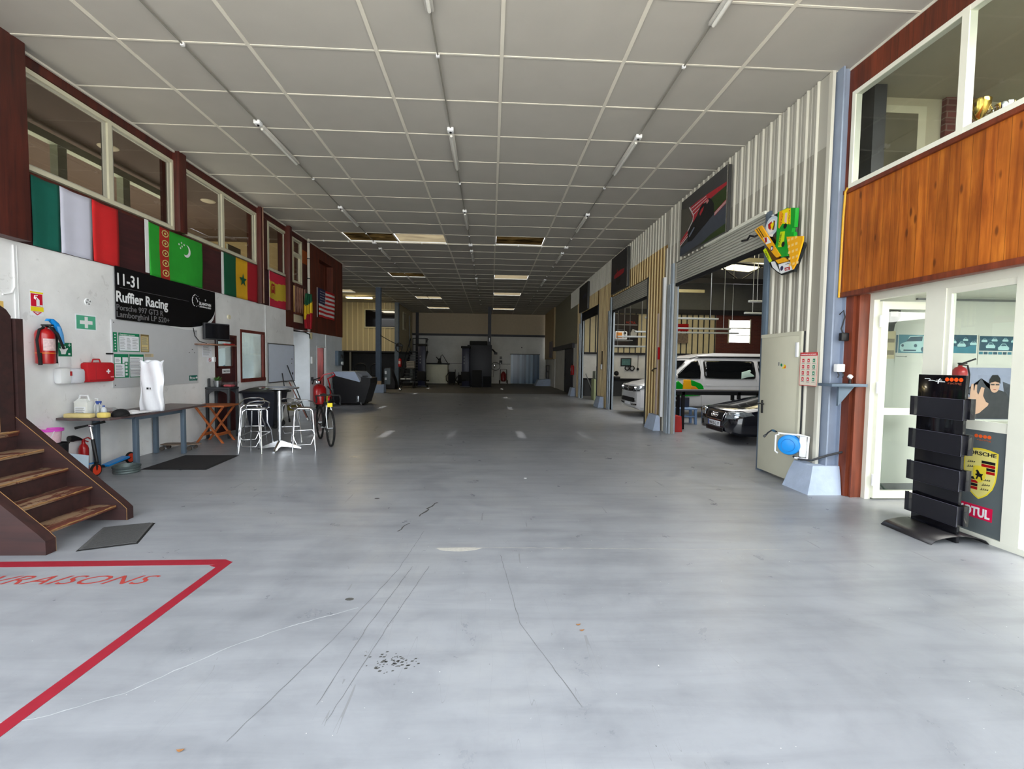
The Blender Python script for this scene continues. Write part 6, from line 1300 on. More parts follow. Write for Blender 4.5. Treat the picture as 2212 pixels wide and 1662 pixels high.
for c in ((1.03, .55), (1.0, .31)): MB(FP(.081)).prism(circ(c[0], c[1], .035, 16), 0, .002).build('hole', M_BLACK, t)
fpart('yellow_sticker', [(0.89, 0.79), (1.05, 0.78), (1.13, 0.76), (1.14, 0.54), (0.97, 0.6), (0.92, 0.57)], M_FYEL, .081, .001)
fpart('amber_sticker', [(0.89, 0.78), (0.96, 0.78), (0.94, 0.63), (0.91, 0.55), (0.88, 0.57)], pm('amber_sticker', (240, 160, 30), .4), .0825, .001)
fpart('pink_sticker', [(1.02, 0.73), (1.07, 0.72), (1.06, 0.58), (1.01, 0.61)], pm('pale_pink', (240, 200, 180), .5), .0825, .001)
text('sticker_lettering', '2 ECUREUILS', frame((4.10-.0835, 7.2-1.10, 3.77), (0, 0, -1), (-1, 0, 0)), .035, M_RED, t, .22)
text('sticker_lettering', 'GAD', frame((4.10-.0835, 7.2-.955, 3.58), (0, -.18, .98), (-1, 0, 0)), .045, M_RED, t, .16)
fpart('lime_sticker', [(0.93, 0.5), (1.03, 0.48), (1.02, 0.35), (0.97, 0.28), (0.89, 0.3), (0.9, 0.36)], pm('lime', (206, 230, 20), .4), .081, .001)
text('sticker_lettering', 'CAMEL', frame((4.10-.083, 7.2-.93, 3.31), (0, -.25, .97), (-1, 0, 0)), .05, M_BLACK, t, .17)
MB(FP(.045)).prism(circ(.685, .655, .15, 28, ry=.135), 0, .012).build('round_badge', pm('badge_blue_white', (206, 220, 232), .4), t); MB(FP(.058)).prism(circ(.685, .655, .105, 24, ry=.092), 0, .001).build('badge_field', M_WHITEP, t)
b = MB(FP(.060)); b.prism([(.60, .70), (.68, .72), (.70, .66), (.66, .60), (.61, .64)], 0, .001, 0); b.prism([(.66, .68), (.73, .70), (.75, .63), (.69, .60)], .001, .002, 1); b.prism([(.73, .72), (.77, .70), (.70, .59), (.75, .58)], .001, .002, 2); b.build('badge_emblem', [M_RED, M_FYEL, pm('badge_brown', (130, 80, 40), .5)], t)
for a in (.75, -.8): fpart('badge_ribbon', [(.685+.13*math.sin(a)-.03, .655+.12*(1 if a > 0 else -1)), (.685+.04, .655+.12*(1 if a > 0 else -1)), (.70, .655+.16*(1 if a > 0 else -1)), (.66, .655+.145*(1 if a > 0 else -1))], M_WHITEP, .046, .012)
fpart('striped_arm', [(0.31, 0.7), (0.48, 0.72), (0.65, 0.52), (0.97, 0.16), (0.89, 0.15), (0.85, 0.18), (0.61, 0.41), (0.48, 0.53)], M_FORA, .07, .025)
for k in range(2): fpart('black_stripe', [(.36+.05*k, .70), (.375+.05*k, .70), (.53+.04*k, .53), (.52+.035*k, .525)], M_BLACK, .0955, .001)
fpart('white_decal', [(0.55, 0.52), (0.66, 0.5), (0.75, 0.4), (0.63, 0.4)], M_WHITEP, .0955, .001); fpart('red_decal', [(.58, .51), (.64, .50), (.65, .43), (.61, .43)], M_RED, .097, .001)
MB(FP(.0955)).prism(circ(.77, .31, .035, 18), 0, .001).build('wheel_decal', M_NAVY, t); MB(FP(.097)).prism(circ(.77, .31, .02, 12), 0, .001).build('wheel_decal_centre', M_WHITEP, t)
fpart('brown_well', [(0.5, 0.36), (0.61, 0.38), (0.86, 0.17), (0.94, 0.07), (0.72, 0.08)], pm('dark_amber_shell', (96, 60, 20), .4), .02, .03)
fpart('lime_edge', [(0.51, 0.345), (0.56, 0.365), (0.73, 0.14), (0.68, 0.13)], pm('lime2', (206, 230, 20), .4), .055, .012); text('sticker_lettering', 'CAMEL', frame((4.10-.0685, 7.2-.555, 3.31), (0, -.6, -.8), (-1, 0, 0)), .035, M_BLACK, t, .17)
fpart('black_keel', [(.66, .13), (.72, .05), (.86, -.05), (.97, -.11), (1.22, -.11), (1.40, .2), (1.38, .24), (1.16, -.02), (.95, .0), (.85, .1), (.75, .15)], M_FBLK, .02, .04)
fpart('white_side', [(0.72, 0.13), (0.8, 0.12), (0.94, -0.07), (0.87, -0.03), (0.77, 0.04)], M_WHITEP, .062, .01)
fpart('white_nose', [(0.92, 0.05), (1.14, 0.04), (1.2, -0.04), (1.21, -0.08), (0.98, -0.09)], M_WHITEP, .065, .02); fpart('amber_nose', [(0.86, 0.12), (1.04, 0.12), (1.13, 0.05), (0.93, 0.06)], M_FORA, .065, .03)
MB(FP(.0855)).prism(circ(1.0, -.02, .033, 16), 0, .001).build('wheel_decal', M_NAVY, t); text('sticker_lettering', 'oka', frame((4.10-.0865, 7.2-1.08, 3.01), (0, -1, 0), (-1, 0, 0)), .03, M_BLACK, t, .08)
fpart('red_plate', [(1.06, -.025), (1.17, -.03), (1.18, -.075), (1.07, -.07)], M_RED, .0855, .001); text('sticker_lettering', 'OK', frame((4.10-.087, 7.2-1.085, 2.935), (0, -1, 0), (-1, 0, 0)), .035, M_WHITEP, t, .07)
fpart('yellow_fin', [(1.08, 0.39), (1.41, 0.31), (1.41, 0.25), (1.30, -0.01), (1.235, -0.08), (1.18, 0.04)], M_FORA, .07, .02)
for i in range(3):
    for j in range(5): u, v = 1.13+.075*i+(.012*j), .33-.085*j; MB(FP(.0905)).box(u-.022, u+.022, v-.016, v+.016, 0, .0008).build('fin_mark', pm('pale_amber', (252, 206, 120), .4), t)
MB().box(4.10, 4.20, 6.2, 6.5, 3.3, 3.5).build('mount', M_DGREY, t)
b = MB(); b.tube([(4.12, 6.87, 3.66), (4.05, 6.95, 3.62), (4.03, 7.05, 3.66), (4.02, 7.10, 3.61), (4.0, 7.22, 3.62)], .016, 8); b.build('black_lever', M_BLACK, t)

# safety poster
t = thing('safety_poster', 'red and white safety instruction poster with rows of pictograms beside the fire door', 'poster', (XR, 5.78, 1.36))
MB(FRt(5.945, 1.37, .06)).box(0, .33, 0, .44, 0, .003).build('sheet', pm('poster_cream', (232, 222, 206), .6), t); MB(FRt(5.945, 1.37, .02)).box(.05, .25, .1, .3, 0, .04).build('backing', M_GREY, t)
b = MB(FRt(5.945, 1.37, .0635)); b.box(0, .33, .395, .432, 0, .0008, 0)
for e in ((0, .006, 0, .44), (.324, .33, 0, .44), (0, .33, 0, .006), (0, .33, .434, .44)): b.box(e[0], e[1], e[2], e[3], 0, .0008, 0)
for i in range(3):
    for j in range(4):
        u, v = .045+.1*i, .31-.082*j; b.box(u, u+.04, v, v+.045, 0, .0008, 1 if i == 2 else 0); b.box(u+.012, u+.026, v+.012, v+.03, .0008, .0014, 2); b.box(u-.01, u+.05, v-.016, v-.010, 0, .0008, 3)
b.build('pictograms', [pm('poster_red', (206, 40, 50), .5), M_GREEN, M_WHITEP, M_GREY], t); text('poster_title', 'CONSIGNES DE SECURITE', FRt(5.93, 1.775, .0645), .022, M_WHITEP, t, .29)

# air hose reel
t = thing('hose_reel', 'blue drum air hose reel with a white bracket on the ribbed wall', 'hose reel', (4.0, 5.95, .57))
RM = Matrix.Translation((4.0, 5.86, .575)) @ Matrix.Rotation(.75, 4, 'Z')
b = MB(RM); b.lathe([(.0, -.07), (.08, -.068), (.125, -.055), (.135, -.03), (.135, .05), (.11, .07), (0, .07)], (0, 0, 0), 32, 0, 'X'); b.build('drum', M_BLUE, t)
b = MB(RM); b.tube([(-.071, .08*math.cos(2*PI*k/28), .08*math.sin(2*PI*k/28)) for k in range(28)], .003, 5, closed=True); b.build('drum_ring', pm('blue_ring', (20, 112, 190), .4), t)
b = MB(RM); b.tube([(-.06, .11, .13), (-.06, .15, .12), (-.05, .155, -.10), (-.06, .12, -.12)], .011, 8); b.tube([(-.06, -.08, -.155), (-.06, -.22, -.15), (-.06, -.23, .14), (-.06, -.10, .155)], .013, 8); b.box(-.03, .0, -.20, -.12, -.14, .14, 0, .01); b.box(.0, .04, -.16, .14, .13, .15, 0, .005); b.box(.0, .1, -.20, -.15, -.06, .06, 0, .01); b.build('bracket', M_WHITEP, t)
b = MB(); b.tube([(3.99, 6.12, .71), (3.97, 6.20, .72), (3.95, 6.25, .68), (3.93, 6.28, .63)], .011, 8); b.build('hose_end', M_DGREY, t); MB().tube([(3.93, 6.275, .64), (3.92, 6.30, .61)], .018, 8).build('nozzle', M_ALUD, t); MB().tube([(3.985, 6.14, .71), (3.975, 6.19, .72)], .016, 8).build('hose_stop', pm('slate_blue', (54, 92, 120), .4), t)
b = MB(); b.tube([(4.02, 5.80, .43), (4.05, 5.70, .41), (4.15, 5.62, .42), (4.3, 5.54, .50), (4.44, 5.52, .54), (4.47, 5.52, .545)], .014, 8); b.build('supply_hose', M_DGREY, t)
# plug and bracket on the column
t = tag(MB().tube([(4.36, 5.545, 2.28), (4.40, 5.53, 2.33), (4.42, 5.53, 2.25), (4.38, 5.53, 2.1), (4.41, 5.52, 2.02)], .008, 6).build('hanging_cable', M_BLACK), 'looped black cable hanging on the blue column', 'cable')
tag(MB().box(4.36, 4.46, 5.49, 5.545, 1.95, 2.05, 0, .01).build('power_adapter', M_BLACK), 'black power adapter hanging on the blue column', 'adapter')
t = thing('column_socket', 'white socket box with two hooks on the blue column', 'socket', (4.36, 5.5, 1.6)); MB().box(4.31, 4.41, 5.47, 5.54, 1.56, 1.66, 0, .01).build('box', M_WHITEP, t)
for x in (4.33, 4.39): MB().tube([(x, 5.49, 1.56), (x+.01, 5.48, 1.52), (x-.005, 5.48, 1.49)], .007, 6).build('hook', M_BLACK, t)
t = thing('steel_shelf', 'small blue-grey triangular bracket shelf on the column', 'shelf', (4.35, 5.45, 1.38)); MB().box(4.10, 4.55, 5.28, 5.52, 1.385, 1.42, 0, .004).build('board', M_STEELB, t); b = MB(FB(4.30, 5.40, 1.385)); b.prism([(-.04, 0), (.16, 0), (-.04, -.24)], 0, .03); b.build('gusset', M_STEELB, t)
t = thing('shelf_ornament', 'small white ornament on a black stand on the bracket shelf', 'ornament', (4.42, 5.4, 1.42)); MB().cyl((4.42, 5.4, 1.42), (4.42, 5.4, 1.47), .015, 10).build('base', M_BLACK, t); MB(Matrix.Translation((4.42, 5.4, 1.505)) @ Matrix.Rotation(.7, 4, 'Y')).box(-.022, .022, -.02, .02, -.022, .022, 0, .005).build('cube', M_WHITEP, t)
b = MB(); b.tube([(4.385, 5.54, 3.84), (4.385, 5.575, 3.80), (4.385, 5.59, 3.5), (4.385, 5.60, 2.5)], .013, 8); tag(b.build('yellow_cable', pm('yellow_sheath', (214, 164, 40), .4)), 'yellow cable running down the edge of the pine boards', 'cable')

# concrete feet of the columns
def pedestal(lab, xa, xb, ya, yb, h, m=None, tp=.09):
    t = tag(MB().loft([[(xa-tp, ya-tp*.6, 0), (xb, ya-tp*.6, 0), (xb, yb+tp, 0), (xa-tp, yb+tp, 0)], [(xa-tp*.4, ya-tp*.3, h*.6), (xb, ya-tp*.3, h*.6), (xb, yb+tp*.5, h*.6), (xa-tp*.4, yb+tp*.5, h*.6)], [(xa, ya, h), (xb, ya, h), (xb, yb, h), (xa, yb, h)]], smooth=False).build('concrete_footing', m or M_CONCB), lab, 'footing'); return t
pedestal('large pale blue concrete footing under the column by the shop', 4.10, 4.45, 5.54, 5.90, .36)
pedestal('pale blue concrete footing at the first pier', 4.08, 4.17, 10.98, 11.5, .37); pedestal('pale blue concrete footing at the second pier', 4.04, 4.17, 16.6, 17.2, .40); pedestal('pale blue concrete footing beyond the farthest bay', 4.02, 4.17, 22.35, 22.9, .42)
pedestal('pale concrete footing of the front post in the left bay', -5.86, -5.42, 23.35, 23.75, .42)
pedestal('red painted concrete footing just inside the nearest bay', 4.38, 4.62, 10.75, 11.15, .38, pm('red_concrete', (176, 50, 46), .85, var=.1, bump=.5))
t = extinguisher('red fire extinguisher on the right wall beyond the farthest bay', (XR-.12, 22.75, 1.05), .55, .09, -PI/2)
tag(MB(FRt(17.0, 1.42, .05)).box(0, .1, 0, .18, 0, .04).build('wall_switch', M_WHITEP), 'small white switch on the golden cladding of the second pier', 'switch')
b = MB(); b.tube([(XR-.05, 16.95, 2.1), (XR-.05, 16.95, 1.6)], .015, 6); tag(b.build('switch_cable', M_BLACK), 'black cable above the white switch on the second pier', 'cable')
t = thing('pier_latch', 'black latch bar on the pier between the first and second bay', 'latch', (4.1, 11.2, 1.55)); MB().tube([(4.17, 11.5, 1.45), (4.08, 11.35, 1.47), (4.08, 11.2, 1.52), (4.06, 11.0, 1.53)], .016, 6).build('bar', M_BLACK, t)
tag(MB(FRt(11.14, 1.75, .05)).box(0, .05, 0, .30, 0, .04).build('red_tag', M_RED), 'small red tag on the first pier flashing', 'tag')

# ================================================================= BROCHURE STAND
t = thing('brochure_stand', 'tall black acrylic brochure stand with clear pockets and four orange dots', 'stand', (4.33, 4.18, 0))
# front faces towards the camera and the hall
P0 = Vector((4.33, 4.41, 0)); P1 = Vector((4.33, 3.95, 0)); u = (P1-P0).normalized(); nrm = Vector((-u.y, u.x, 0)); 
if nrm.x > 0: nrm = -nrm
WS = (P1-P0).length
FS = lambda d=0., z=0.: frame(tuple(P0+nrm*d+Vector((0, 0, z))), tuple(u), tuple(nrm))
MB(FS(0)).box(0, WS, .0, 1.56, -.03, 0, 0, .003).build('panel', M_GLOSSBLK, t)
for k in range(4):
    z = .165+.328*k; 
    b = MB(FS()); b.box(-.035, WS+.03, z, z+.19, .038, .042); b.box(-.035, -.031, z, z+.19, -.0, .042); b.box(WS+.026, WS+.03, z, z+.19, 0, .042); b.box(-.035, WS+.03, z, z+.004, 0, .042); b.build('pocket', pm('smoky_acrylic', (38, 38, 44), .12, alpha=.8), t)
    b = MB(FS()); b.tube([(-.035, z+.19, .04), (WS+.03, z+.19, .04), (WS+.03, z, .04), (-.035, z, .04)], .0022, 4, closed=True); b.build('pocket_edge', pm('clear_edge', (96, 96, 112), .2), t)
    b = MB(FS()); b.box(WS, WS+.055, z+.01, z+.20, -.05, -.0, 0, .003); b.build('rear_pocket', M_GLOSSBLK, t)
b = MB()
c0 = (P0+P1)/2
Mb = frame(tuple(c0), tuple(u), tuple(nrm)); 
for s in (1, -1):
    b = MB(); pts = []
    for i in range(9):
        f = i/8; r0 = s*(.005+.275*f); z = .075*math.sqrt(max(0, 1-f**1.6))
        pts.append((r0, z))
    vs = []
    for r0, z in pts: vs += [tuple(P0-u*.04+nrm*r0+Vector((0, 0, z+.004))), tuple(P1+u*.04+nrm*r0+Vector((0, 0, z+.004)))]
    b.add(vs, [((2*i, 2*i+1, 2*i+3, 2*i+2) if s > 0 else (2*i, 2*i+2, 2*i+3, 2*i+1)) for i in range(8)], 0, True); b.build('curved_foot', pm('satin_black', (44, 42, 44), .35), t, None, .006)
b = MB(FS(.001, 1.50))
for k in range(4): b.prism(circ(.29+.043*k, .018, .019, 16), 0, .0012)
b.build('orange_dots', pm('orange_red_print', (250, 86, 24), .4), t)
b = MB(FS(.002, 1.49)); b.tube([(.07, .03, 0), (.12, .03, 0), (.13, .022, 0), (.11, .012, 0), (.15, .015, 0), (.19, .005, 0), (.27, .004, 0)], .0035, 6); b.tube([(.225, .035, 0), (.212, .02, 0), (.205, -.014, 0)], .0045, 6); b.tube([(.19, .018, 0), (.24, .02, 0)], .003, 5); b.build('script_logo', M_WHITEP, t)
text('logo_lettering', 'racing', frame(tuple(P0+nrm*.001+u*.30+Vector((0, 0, 1.475))), tuple(u), tuple(nrm)), .03, pm('grey_orange_print', (150, 80, 60), .4), t, .125)

# ================================================================= INSIDE THE SHOP
YS = 5.695
def FBs(d=0.): return frame((0, YS-d, 0), (1, 0, 0), (0, -1, 0))
M_TEAL = pm('print_teal', (60, 130, 150), .4, var=.15, scale=9); M_TEALD = pm('print_dark_teal', (44, 84, 104), .4, var=.25, scale=12); M_TEALL = pm('print_pale_teal', (176, 216, 220), .4, var=.06)
t = thing('wall_poster', 'buff poster at the left end of the shop poster row', 'poster', (5.17, YS, 1.7)); b = MB(FBs()); b.prism([(5.07, 1.74), (5.245, 1.74), (5.245, 2.10), (5.07, 2.10)], 0, .002); b.build('sheet', pm('buff_poster', (214, 200, 164), .6), t); b = MB(FBs(.002)); b.box(5.08, 5.235, 1.79, 1.85, 0, .001); b.box(5.08, 5.235, 1.95, 2.0, 0, .001); b.build('print', pm('poster_taupe', (150, 138, 120), .6, var=.2, scale=40), t)
t = thing('wall_poster', 'teal poster of a single sports car, seen through the open door leaf', 'poster', (5.45, YS, 1.66)); MB(FBs()).box(5.25, 5.68, 1.69, 2.08, 0, .002).build('sheet', pm('poster_white', (214, 216, 208), .6), t); MB(FBs(.002)).box(5.29, 5.665, 1.817, 2.055, 0, .001).build('print', M_TEAL, t)
b = MB(FBs(.003)); b.prism([(5.313, 1.928), (5.35, 1.95), (5.401, 1.966), (5.435, 2.034), (5.56, 2.046), (5.64, 2.040), (5.663, 1.96), (5.660, 1.885), (5.601, 1.834), (5.45, 1.83), (5.331, 1.836), (5.31, 1.87)], 0, .001); b.build('car_body', M_TEALL, t); b = MB(FBs(.004)); b.prism([(5.388, 1.966), (5.448, 2.028), (5.615, 2.037), (5.606, 1.976)], 0, .0008); b.box(5.36, 5.53, 1.842, 1.862, 0, .0008); b.prism(circ(5.345, 1.915, .018, 10), 0, .0008); b.prism(circ(5.52, 1.915, .022, 10), 0, .0008); b.prism(circ(5.625, 1.87, .03, 12), 0, .0008); b.build('car_details', M_TEALD, t)
text('poster_caption', 'Carrera Cup', frame((5.262, YS-.003, 1.766), (1, 0, 0), (0, -1, 0)), .018, M_DGREY, t, .15)
MB(FBs(.002)).box(5.255, 5.28, 1.82, 2.05, 0, .001).build('side_strip', M_TEALD, t)
def carrow(cars, m):
    for x, z, s in cars:
        b = MB(FBs(.004)); b.prism([(x-.055*s, z-.02*s), (x-.06*s, z+.005*s), (x-.035*s, z+.025*s), (x-.02*s, z+.045*s), (x+.02*s, z+.045*s), (x+.035*s, z+.025*s), (x+.06*s, z+.005*s), (x+.055*s, z-.02*s)], 0, .0008); b.build('small_car', m, t); b = MB(FBs(.005)); b.prism([(x-.03*s, z+.022*s), (x-.018*s, z+.04*s), (x+.018*s, z+.04*s), (x+.03*s, z+.022*s)], 0, .0006); b.box(x-.055*s, x+.055*s, z-.028*s, z-.02*s, 0, .0006); b.build('small_car_dark', M_TEALD, t)
t = thing('wall_poster', 'teal poster of three racing cars behind the shop window, left of the pair', 'poster', (6.15, YS, 1.66)); MB(FBs()).box(5.93, 6.375, 1.69, 2.08, 0, .002).build('sheet', MATS['poster_white'], t); MB(FBs(.002)).box(5.94, 6.355, 1.825, 2.065, 0, .001).build('print', M_TEAL, t); MB(FBs(.003)).prism([(5.94, 1.93), (6.2, 1.90), (6.355, 1.95), (6.355, 2.065), (5.94, 2.065)], 0, .0008).build('skyline', M_TEALD, t)
carrow([(6.15, 1.93, 1.0), (6.03, 1.97, .8), (6.31, 1.95, .8), (6.2, 2.0, .6)], M_TEALL)
t = thing('wall_poster', 'teal poster of a crowded car race behind the shop window, right of the pair', 'poster', (6.65, YS, 1.66)); MB(FBs()).box(6.385, 6.93, 1.68, 2.075, 0, .002).build('sheet', MATS['poster_white'], t); MB(FBs(.002)).box(6.395, 6.92, 1.862, 2.055, 0, .001).build('print', M_TEALD, t)
carrow([(6.55, 1.92, 1.1), (6.73, 1.90, 1.3), (6.46, 1.99, .7), (6.6, 2.0, .7), (6.75, 2.0, .7), (6.87, 1.99, .7)], M_TEALL)
for k in range(8): MB(FBs(.002)).box(6.395+.066*k, 6.45+.066*k, 1.815, 1.85, 0, .001).build('thumbnail', M_TEALD if k % 2 else M_TEAL, t)
t = thing('person_poster', 'big photo poster of a waving person in dark jacket and cap behind the shop window', 'poster', (6.53, YS, 1.0)); b = MB(FBs()); b.prism([(6.18, .96), (6.925, .96), (6.925, 1.64), (6.165, 1.64)], 0, .003); b.build('sheet', pm('poster_grey_blue', (150, 158, 184), .5, var=.06), t)
M_SKIN = pm('poster_skin', (206, 168, 146), .6, var=.05); M_PJ = pm('poster_dark_jacket', (58, 60, 66), .6, var=.15, scale=14)
b = MB(FBs(.0035)); b.prism([(6.19, 1.3), (6.4, 1.42), (6.45, 1.5), (6.52, 1.4), (6.6, 1.2), (6.92, 1.2), (6.92, 1.4), (6.75, 1.46), (6.78, 1.3)], 0, .0008); b.build('background_crowd', pm('poster_dim', (70, 74, 84), .6, var=.3, scale=20), t)
b = MB(FBs(.005)); b.prism([(6.19, .965), (6.30, 1.01), (6.41, 1.12), (6.45, 1.28), (6.52, 1.40), (6.60, 1.34), (6.70, 1.35), (6.80, 1.32), (6.90, 1.18), (6.92, .965)], 0, .001); b.build('jacket', M_PJ, t)
b = MB(FBs(.0065)); b.prism(circ(6.64, 1.40, .066, 20, ry=.088), 0, .001); b.build('face', M_SKIN, t); b = MB(FBs(.008)); b.prism([(6.558, 1.43), (6.565, 1.49), (6.60, 1.545), (6.67, 1.55), (6.71, 1.50), (6.715, 1.43), (6.70, 1.445), (6.64, 1.46), (6.58, 1.445)], 0, .001); b.build('cap', M_PDK, t); b = MB(FBs(.008)); b.box(6.585, 6.635, 1.41, 1.428, 0, .0008); b.box(6.65, 6.70, 1.41, 1.428, 0, .0008); b.build('glasses', M_DGREY, t); b = MB(FBs(.008)); b.prism(circ(6.64, 1.355, .022, 10, ry=.006), 0, .0008); b.build('mouth', pm('poster_lip', (170, 96, 90), .6), t)
b = MB(FBs(.0065)); b.prism([(6.301, 1.236), (6.305, 1.30), (6.315, 1.42), (6.345, 1.43), (6.350, 1.34), (6.36, 1.34), (6.37, 1.42), (6.395, 1.415), (6.395, 1.32), (6.42, 1.285), (6.455, 1.385), (6.50, 1.375), (6.485, 1.27), (6.53, 1.19), (6.569, 1.17), (6.56, 1.14), (6.444, 1.04), (6.30, 1.0), (6.22, 1.02), (6.20, 1.2), (6.225, 1.36), (6.25, 1.37), (6.26, 1.28)], 0, .001); b.build('raised_hand', M_SKIN, t)
t = thing('wall_display', 'black tapered wall unit with a white label inside the shop by the open door', 'display', (5.17, YS, 2.1)); b = MB(FBs()); b.prism([(5.08, 2.09), (5.182, 2.097), (5.196, 2.183), (5.262, 2.269), (5.262, 2.367), (5.08, 2.37)], 0, .04); b.build('body', M_DGREY, t); MB(FBs(.041)).box(5.13, 5.23, 2.282, 2.35, 0, .001).build('label', pm('grey_label', (176, 178, 172), .5, var=.15, scale=50), t)
t = extinguisher('red fire extinguisher inside the shop behind the black brochure stand', (6.05, 5.60, 1.2), .50, .075)
b = MB(); b.tube([(6.05, 5.6, 1.68), (6.00, 5.5, 1.70), (6.09, 5.45, 1.75)], .01, 6); b.build('lever', M_BLACK, t)
b = MB(); b.tube([(4.80, 5.55, .45), (4.86, 5.5, .25), (4.98, 5.45, .09), (5.2, 5.5, .02), (5.6, 5.5, .02)], .012, 8); tag(b.build('green_hose', pm('dark_green_hose', (50, 76, 66), .5)), 'dark green hose on the shop floor behind the open door leaf', 'hose')
t = thing('white_shop_rail', 'white bench edge inside the shop under the person poster', 'bench', (6.6, 5.4, .9)); MB().box(6.22, 7.0, 5.35, 5.55, .90, .95).build('top', M_PVC, t); MB().box(6.25, 6.30, 5.38, 5.52, 0, .9).build('leg', M_PVC, t); MB().box(6.92, 6.97, 5.38, 5.52, 0, .9).build('leg', M_PVC, t)

# ================================================================= CEILING TUBES AND CONDUITS
TUB = []
def tube_light(x, y, lab):
    t = thing('ceiling_tube_light', lab, 'light', (x, y, H), group='fluorescent fittings along the ceiling conduits')
    b = MB(); b.box(x-.045, x+.045, y+.12, y+1.46, H-.06, H-.02, 0, .008); b.build('housing', pm('fitting_white', (204, 202, 196), .4), t)
    b = MB(); b.cyl((x, y+.15, H-.075), (x, y+1.43, H-.075), .02, 10); b.build('tube', pm('opal_tube', (220, 220, 214), .3), t)
    b = MB(); b.box(x-.05, x+.05, y-.02, y+.09, H-.07, H-.012, 0, .01); b.build('switch_box', M_WHITEP, t); b = MB(); b.cyl((x, y+.035, H-.0705), (x, y+.035, H-.085), .018, 12); b.build('socket', M_BLACK, t)
    return t
names = {'l': 'left', 'm': 'middle', 'r': 'right'}
rows = [(-3.65, 'left'), (-.68, 'middle'), (2.33, 'right')]
ylist = [(3.5, 'nearest to the opening'), (7.38, 'second from the opening'), (11.25, 'just before the cross conduit'), (15.2, 'first behind the cross conduit'), (20.1, 'second behind the cross conduit')]
for x, nm in rows:
    for y, wh in ylist:
        if nm == 'left' and y < 5: continue
        tube_light(x, y, 'ceiling tube fitting of the %s row, %s' % (nm, wh))
for x, nm in rows:
    t = thing('ceiling_conduit', 'thin grey conduit of the %s lighting row along the ceiling' % nm, 'conduit', (x, 14, H))
    b = MB(); b.tube([(x, .8, H-.025), (x, 30, H-.025)], .011, 6); b.build('conduit', pm('conduit_grey', (130, 128, 120), .5), t)
    for j in range(1, 30): 
        if j % 2: MB().box(x-.02, x+.02, .78+.98*j-.01, .78+.98*j+.02, H-.045, H-.005).build('clip', M_WHITEP, t)
t = thing('cross_conduit', 'pale conduit crossing the whole ceiling in front of the darker rear part', 'conduit', (-1.6, 14.45, H))
b = MB(); b.tube([(-5.6, 14.45, H-.03), (2.38, 14.45, H-.03)], .018, 8); b.build('conduit', M_BATTEN, t)
for k in range(11): MB().box(-5.2+.75*k, -5.17+.75*k, 14.42, 14.48, H-.055, H-.01).build('clip', M_WHITEP, t)
for x, nm in rows: tag(MB().box(x-.06, x+.06, 14.4, 14.52, H-.08, H-.012, 0, .01).build('junction_box', M_WHITEP), 'white junction box where the %s lighting row meets the cross conduit' % nm, 'box')

# ================================================================= VEHICLES
def body_loft(b, secs, mi=0, seg=7, mif=None):
    """secs: (s, zb, zt, halfw, round) along local x; ring with a rounded box section"""
    rings = []
    for s, zb, zt, hw, top in secs:
        pts = []; h = zt-zb
        prof = [(.90, 0), (.98, .10), (1.0, .30), (1.0, .52), (.985, .70), (top*.97+.03, .90), (top*.90, .975), (top*.70, .995), (top*.3, 1.0)]
        for k, (w, z) in enumerate(prof): pts.append((s, -hw*w, zb+h*z))
        for w, z in prof[::-1]: pts.append((s, hw*w, zb+h*z))
        rings.append(pts)
    b.loft(rings, mi, True, mif); return b
def road_wheel(t, x, y, r, w, side, hub):
    ty = MB().lathe([(r*.66, -w/2), (r*.95, -w/2), (r, -w*.3), (r, w*.3), (r*.95, w/2), (r*.66, w/2)], (x, y, r), 32, 0, 'Y').build('tyre', M_RUBBER, t)
    yy = w/2-.02
    b = MB(); b.lathe([(r*.12, -.02), (r*.66, -.02), (r*.68, .01), (r*.60, .012), (r*.58, -.01), (r*.12, -.0)], (x, y+side*yy, r), 28, 0, 'Y'); 
    for k in range(5): a = 2*PI*k/5; b.tube([(x, y+side*(yy+.005), r), (x+r*.62*math.cos(a), y+side*(yy+.005), r+r*.62*math.sin(a))], r*.07, 6)
    b.build('wheel_rim', hub, ty)
M_VAN = pm('white_van_paint', (220, 221, 224), .22, var=.015, coat=.6); M_CARG = pm('dark_car_glass', (14, 16, 18), .06, var=.05, coat=.5); M_TRIM = pm('black_trim', (18, 18, 20), .5)
# camper van, nose towards the hall
VX, VY = 4.46, 14.55
t = thing('camper_van', 'white camper van with green and yellow door decals behind the dark saloon car', 'van', (VX+2.4, VY, 0))
hw = .95
def van_sec(x, zt, zb=.26, w=hw, top=.86): return (VX+x, zb, zt, w, top)
b = MB(); Mv = Matrix.Translation((0, VY, 0)); b.M = Mv
body_loft(b, [van_sec(0.0, .62, .34, .70, .95), van_sec(.03, .86, .28, .82, .93), van_sec(.12, .98, .22, .90, .92), van_sec(.35, 1.06, .2, .93, .90), van_sec(.85, 1.17, .2, hw, .88), van_sec(1.0, 1.22, .2, hw, .86), van_sec(1.25, 1.45, .2, hw, .85), van_sec(1.62, 1.76, .2, hw, .84), van_sec(1.85, 1.86, .2, hw, .84), van_sec(2.2, 1.90, .2, hw, .84), van_sec(4.5, 1.90, .2, hw, .84), van_sec(4.85, 1.86, .22, .93, .82), van_sec(4.95, 1.6, .3, .88, .82)])
b.build('body', M_VAN, t, angle=32)
b = MB(Mv); b.loft([[(VX+x, -w, z0), (VX+x, w, z0), (VX+x, w*.95, z1), (VX+x, -w*.95, z1)] for x, w, z0, z1 in ((1.72, .60, 1.80, 1.82), (1.95, .74, 1.87, 1.93), (2.4, .79, 1.90, 2.0), (4.4, .79, 1.90, 2.0), (4.75, .7, 1.88, 1.94))]); b.build('raised_roof', M_VAN, t)
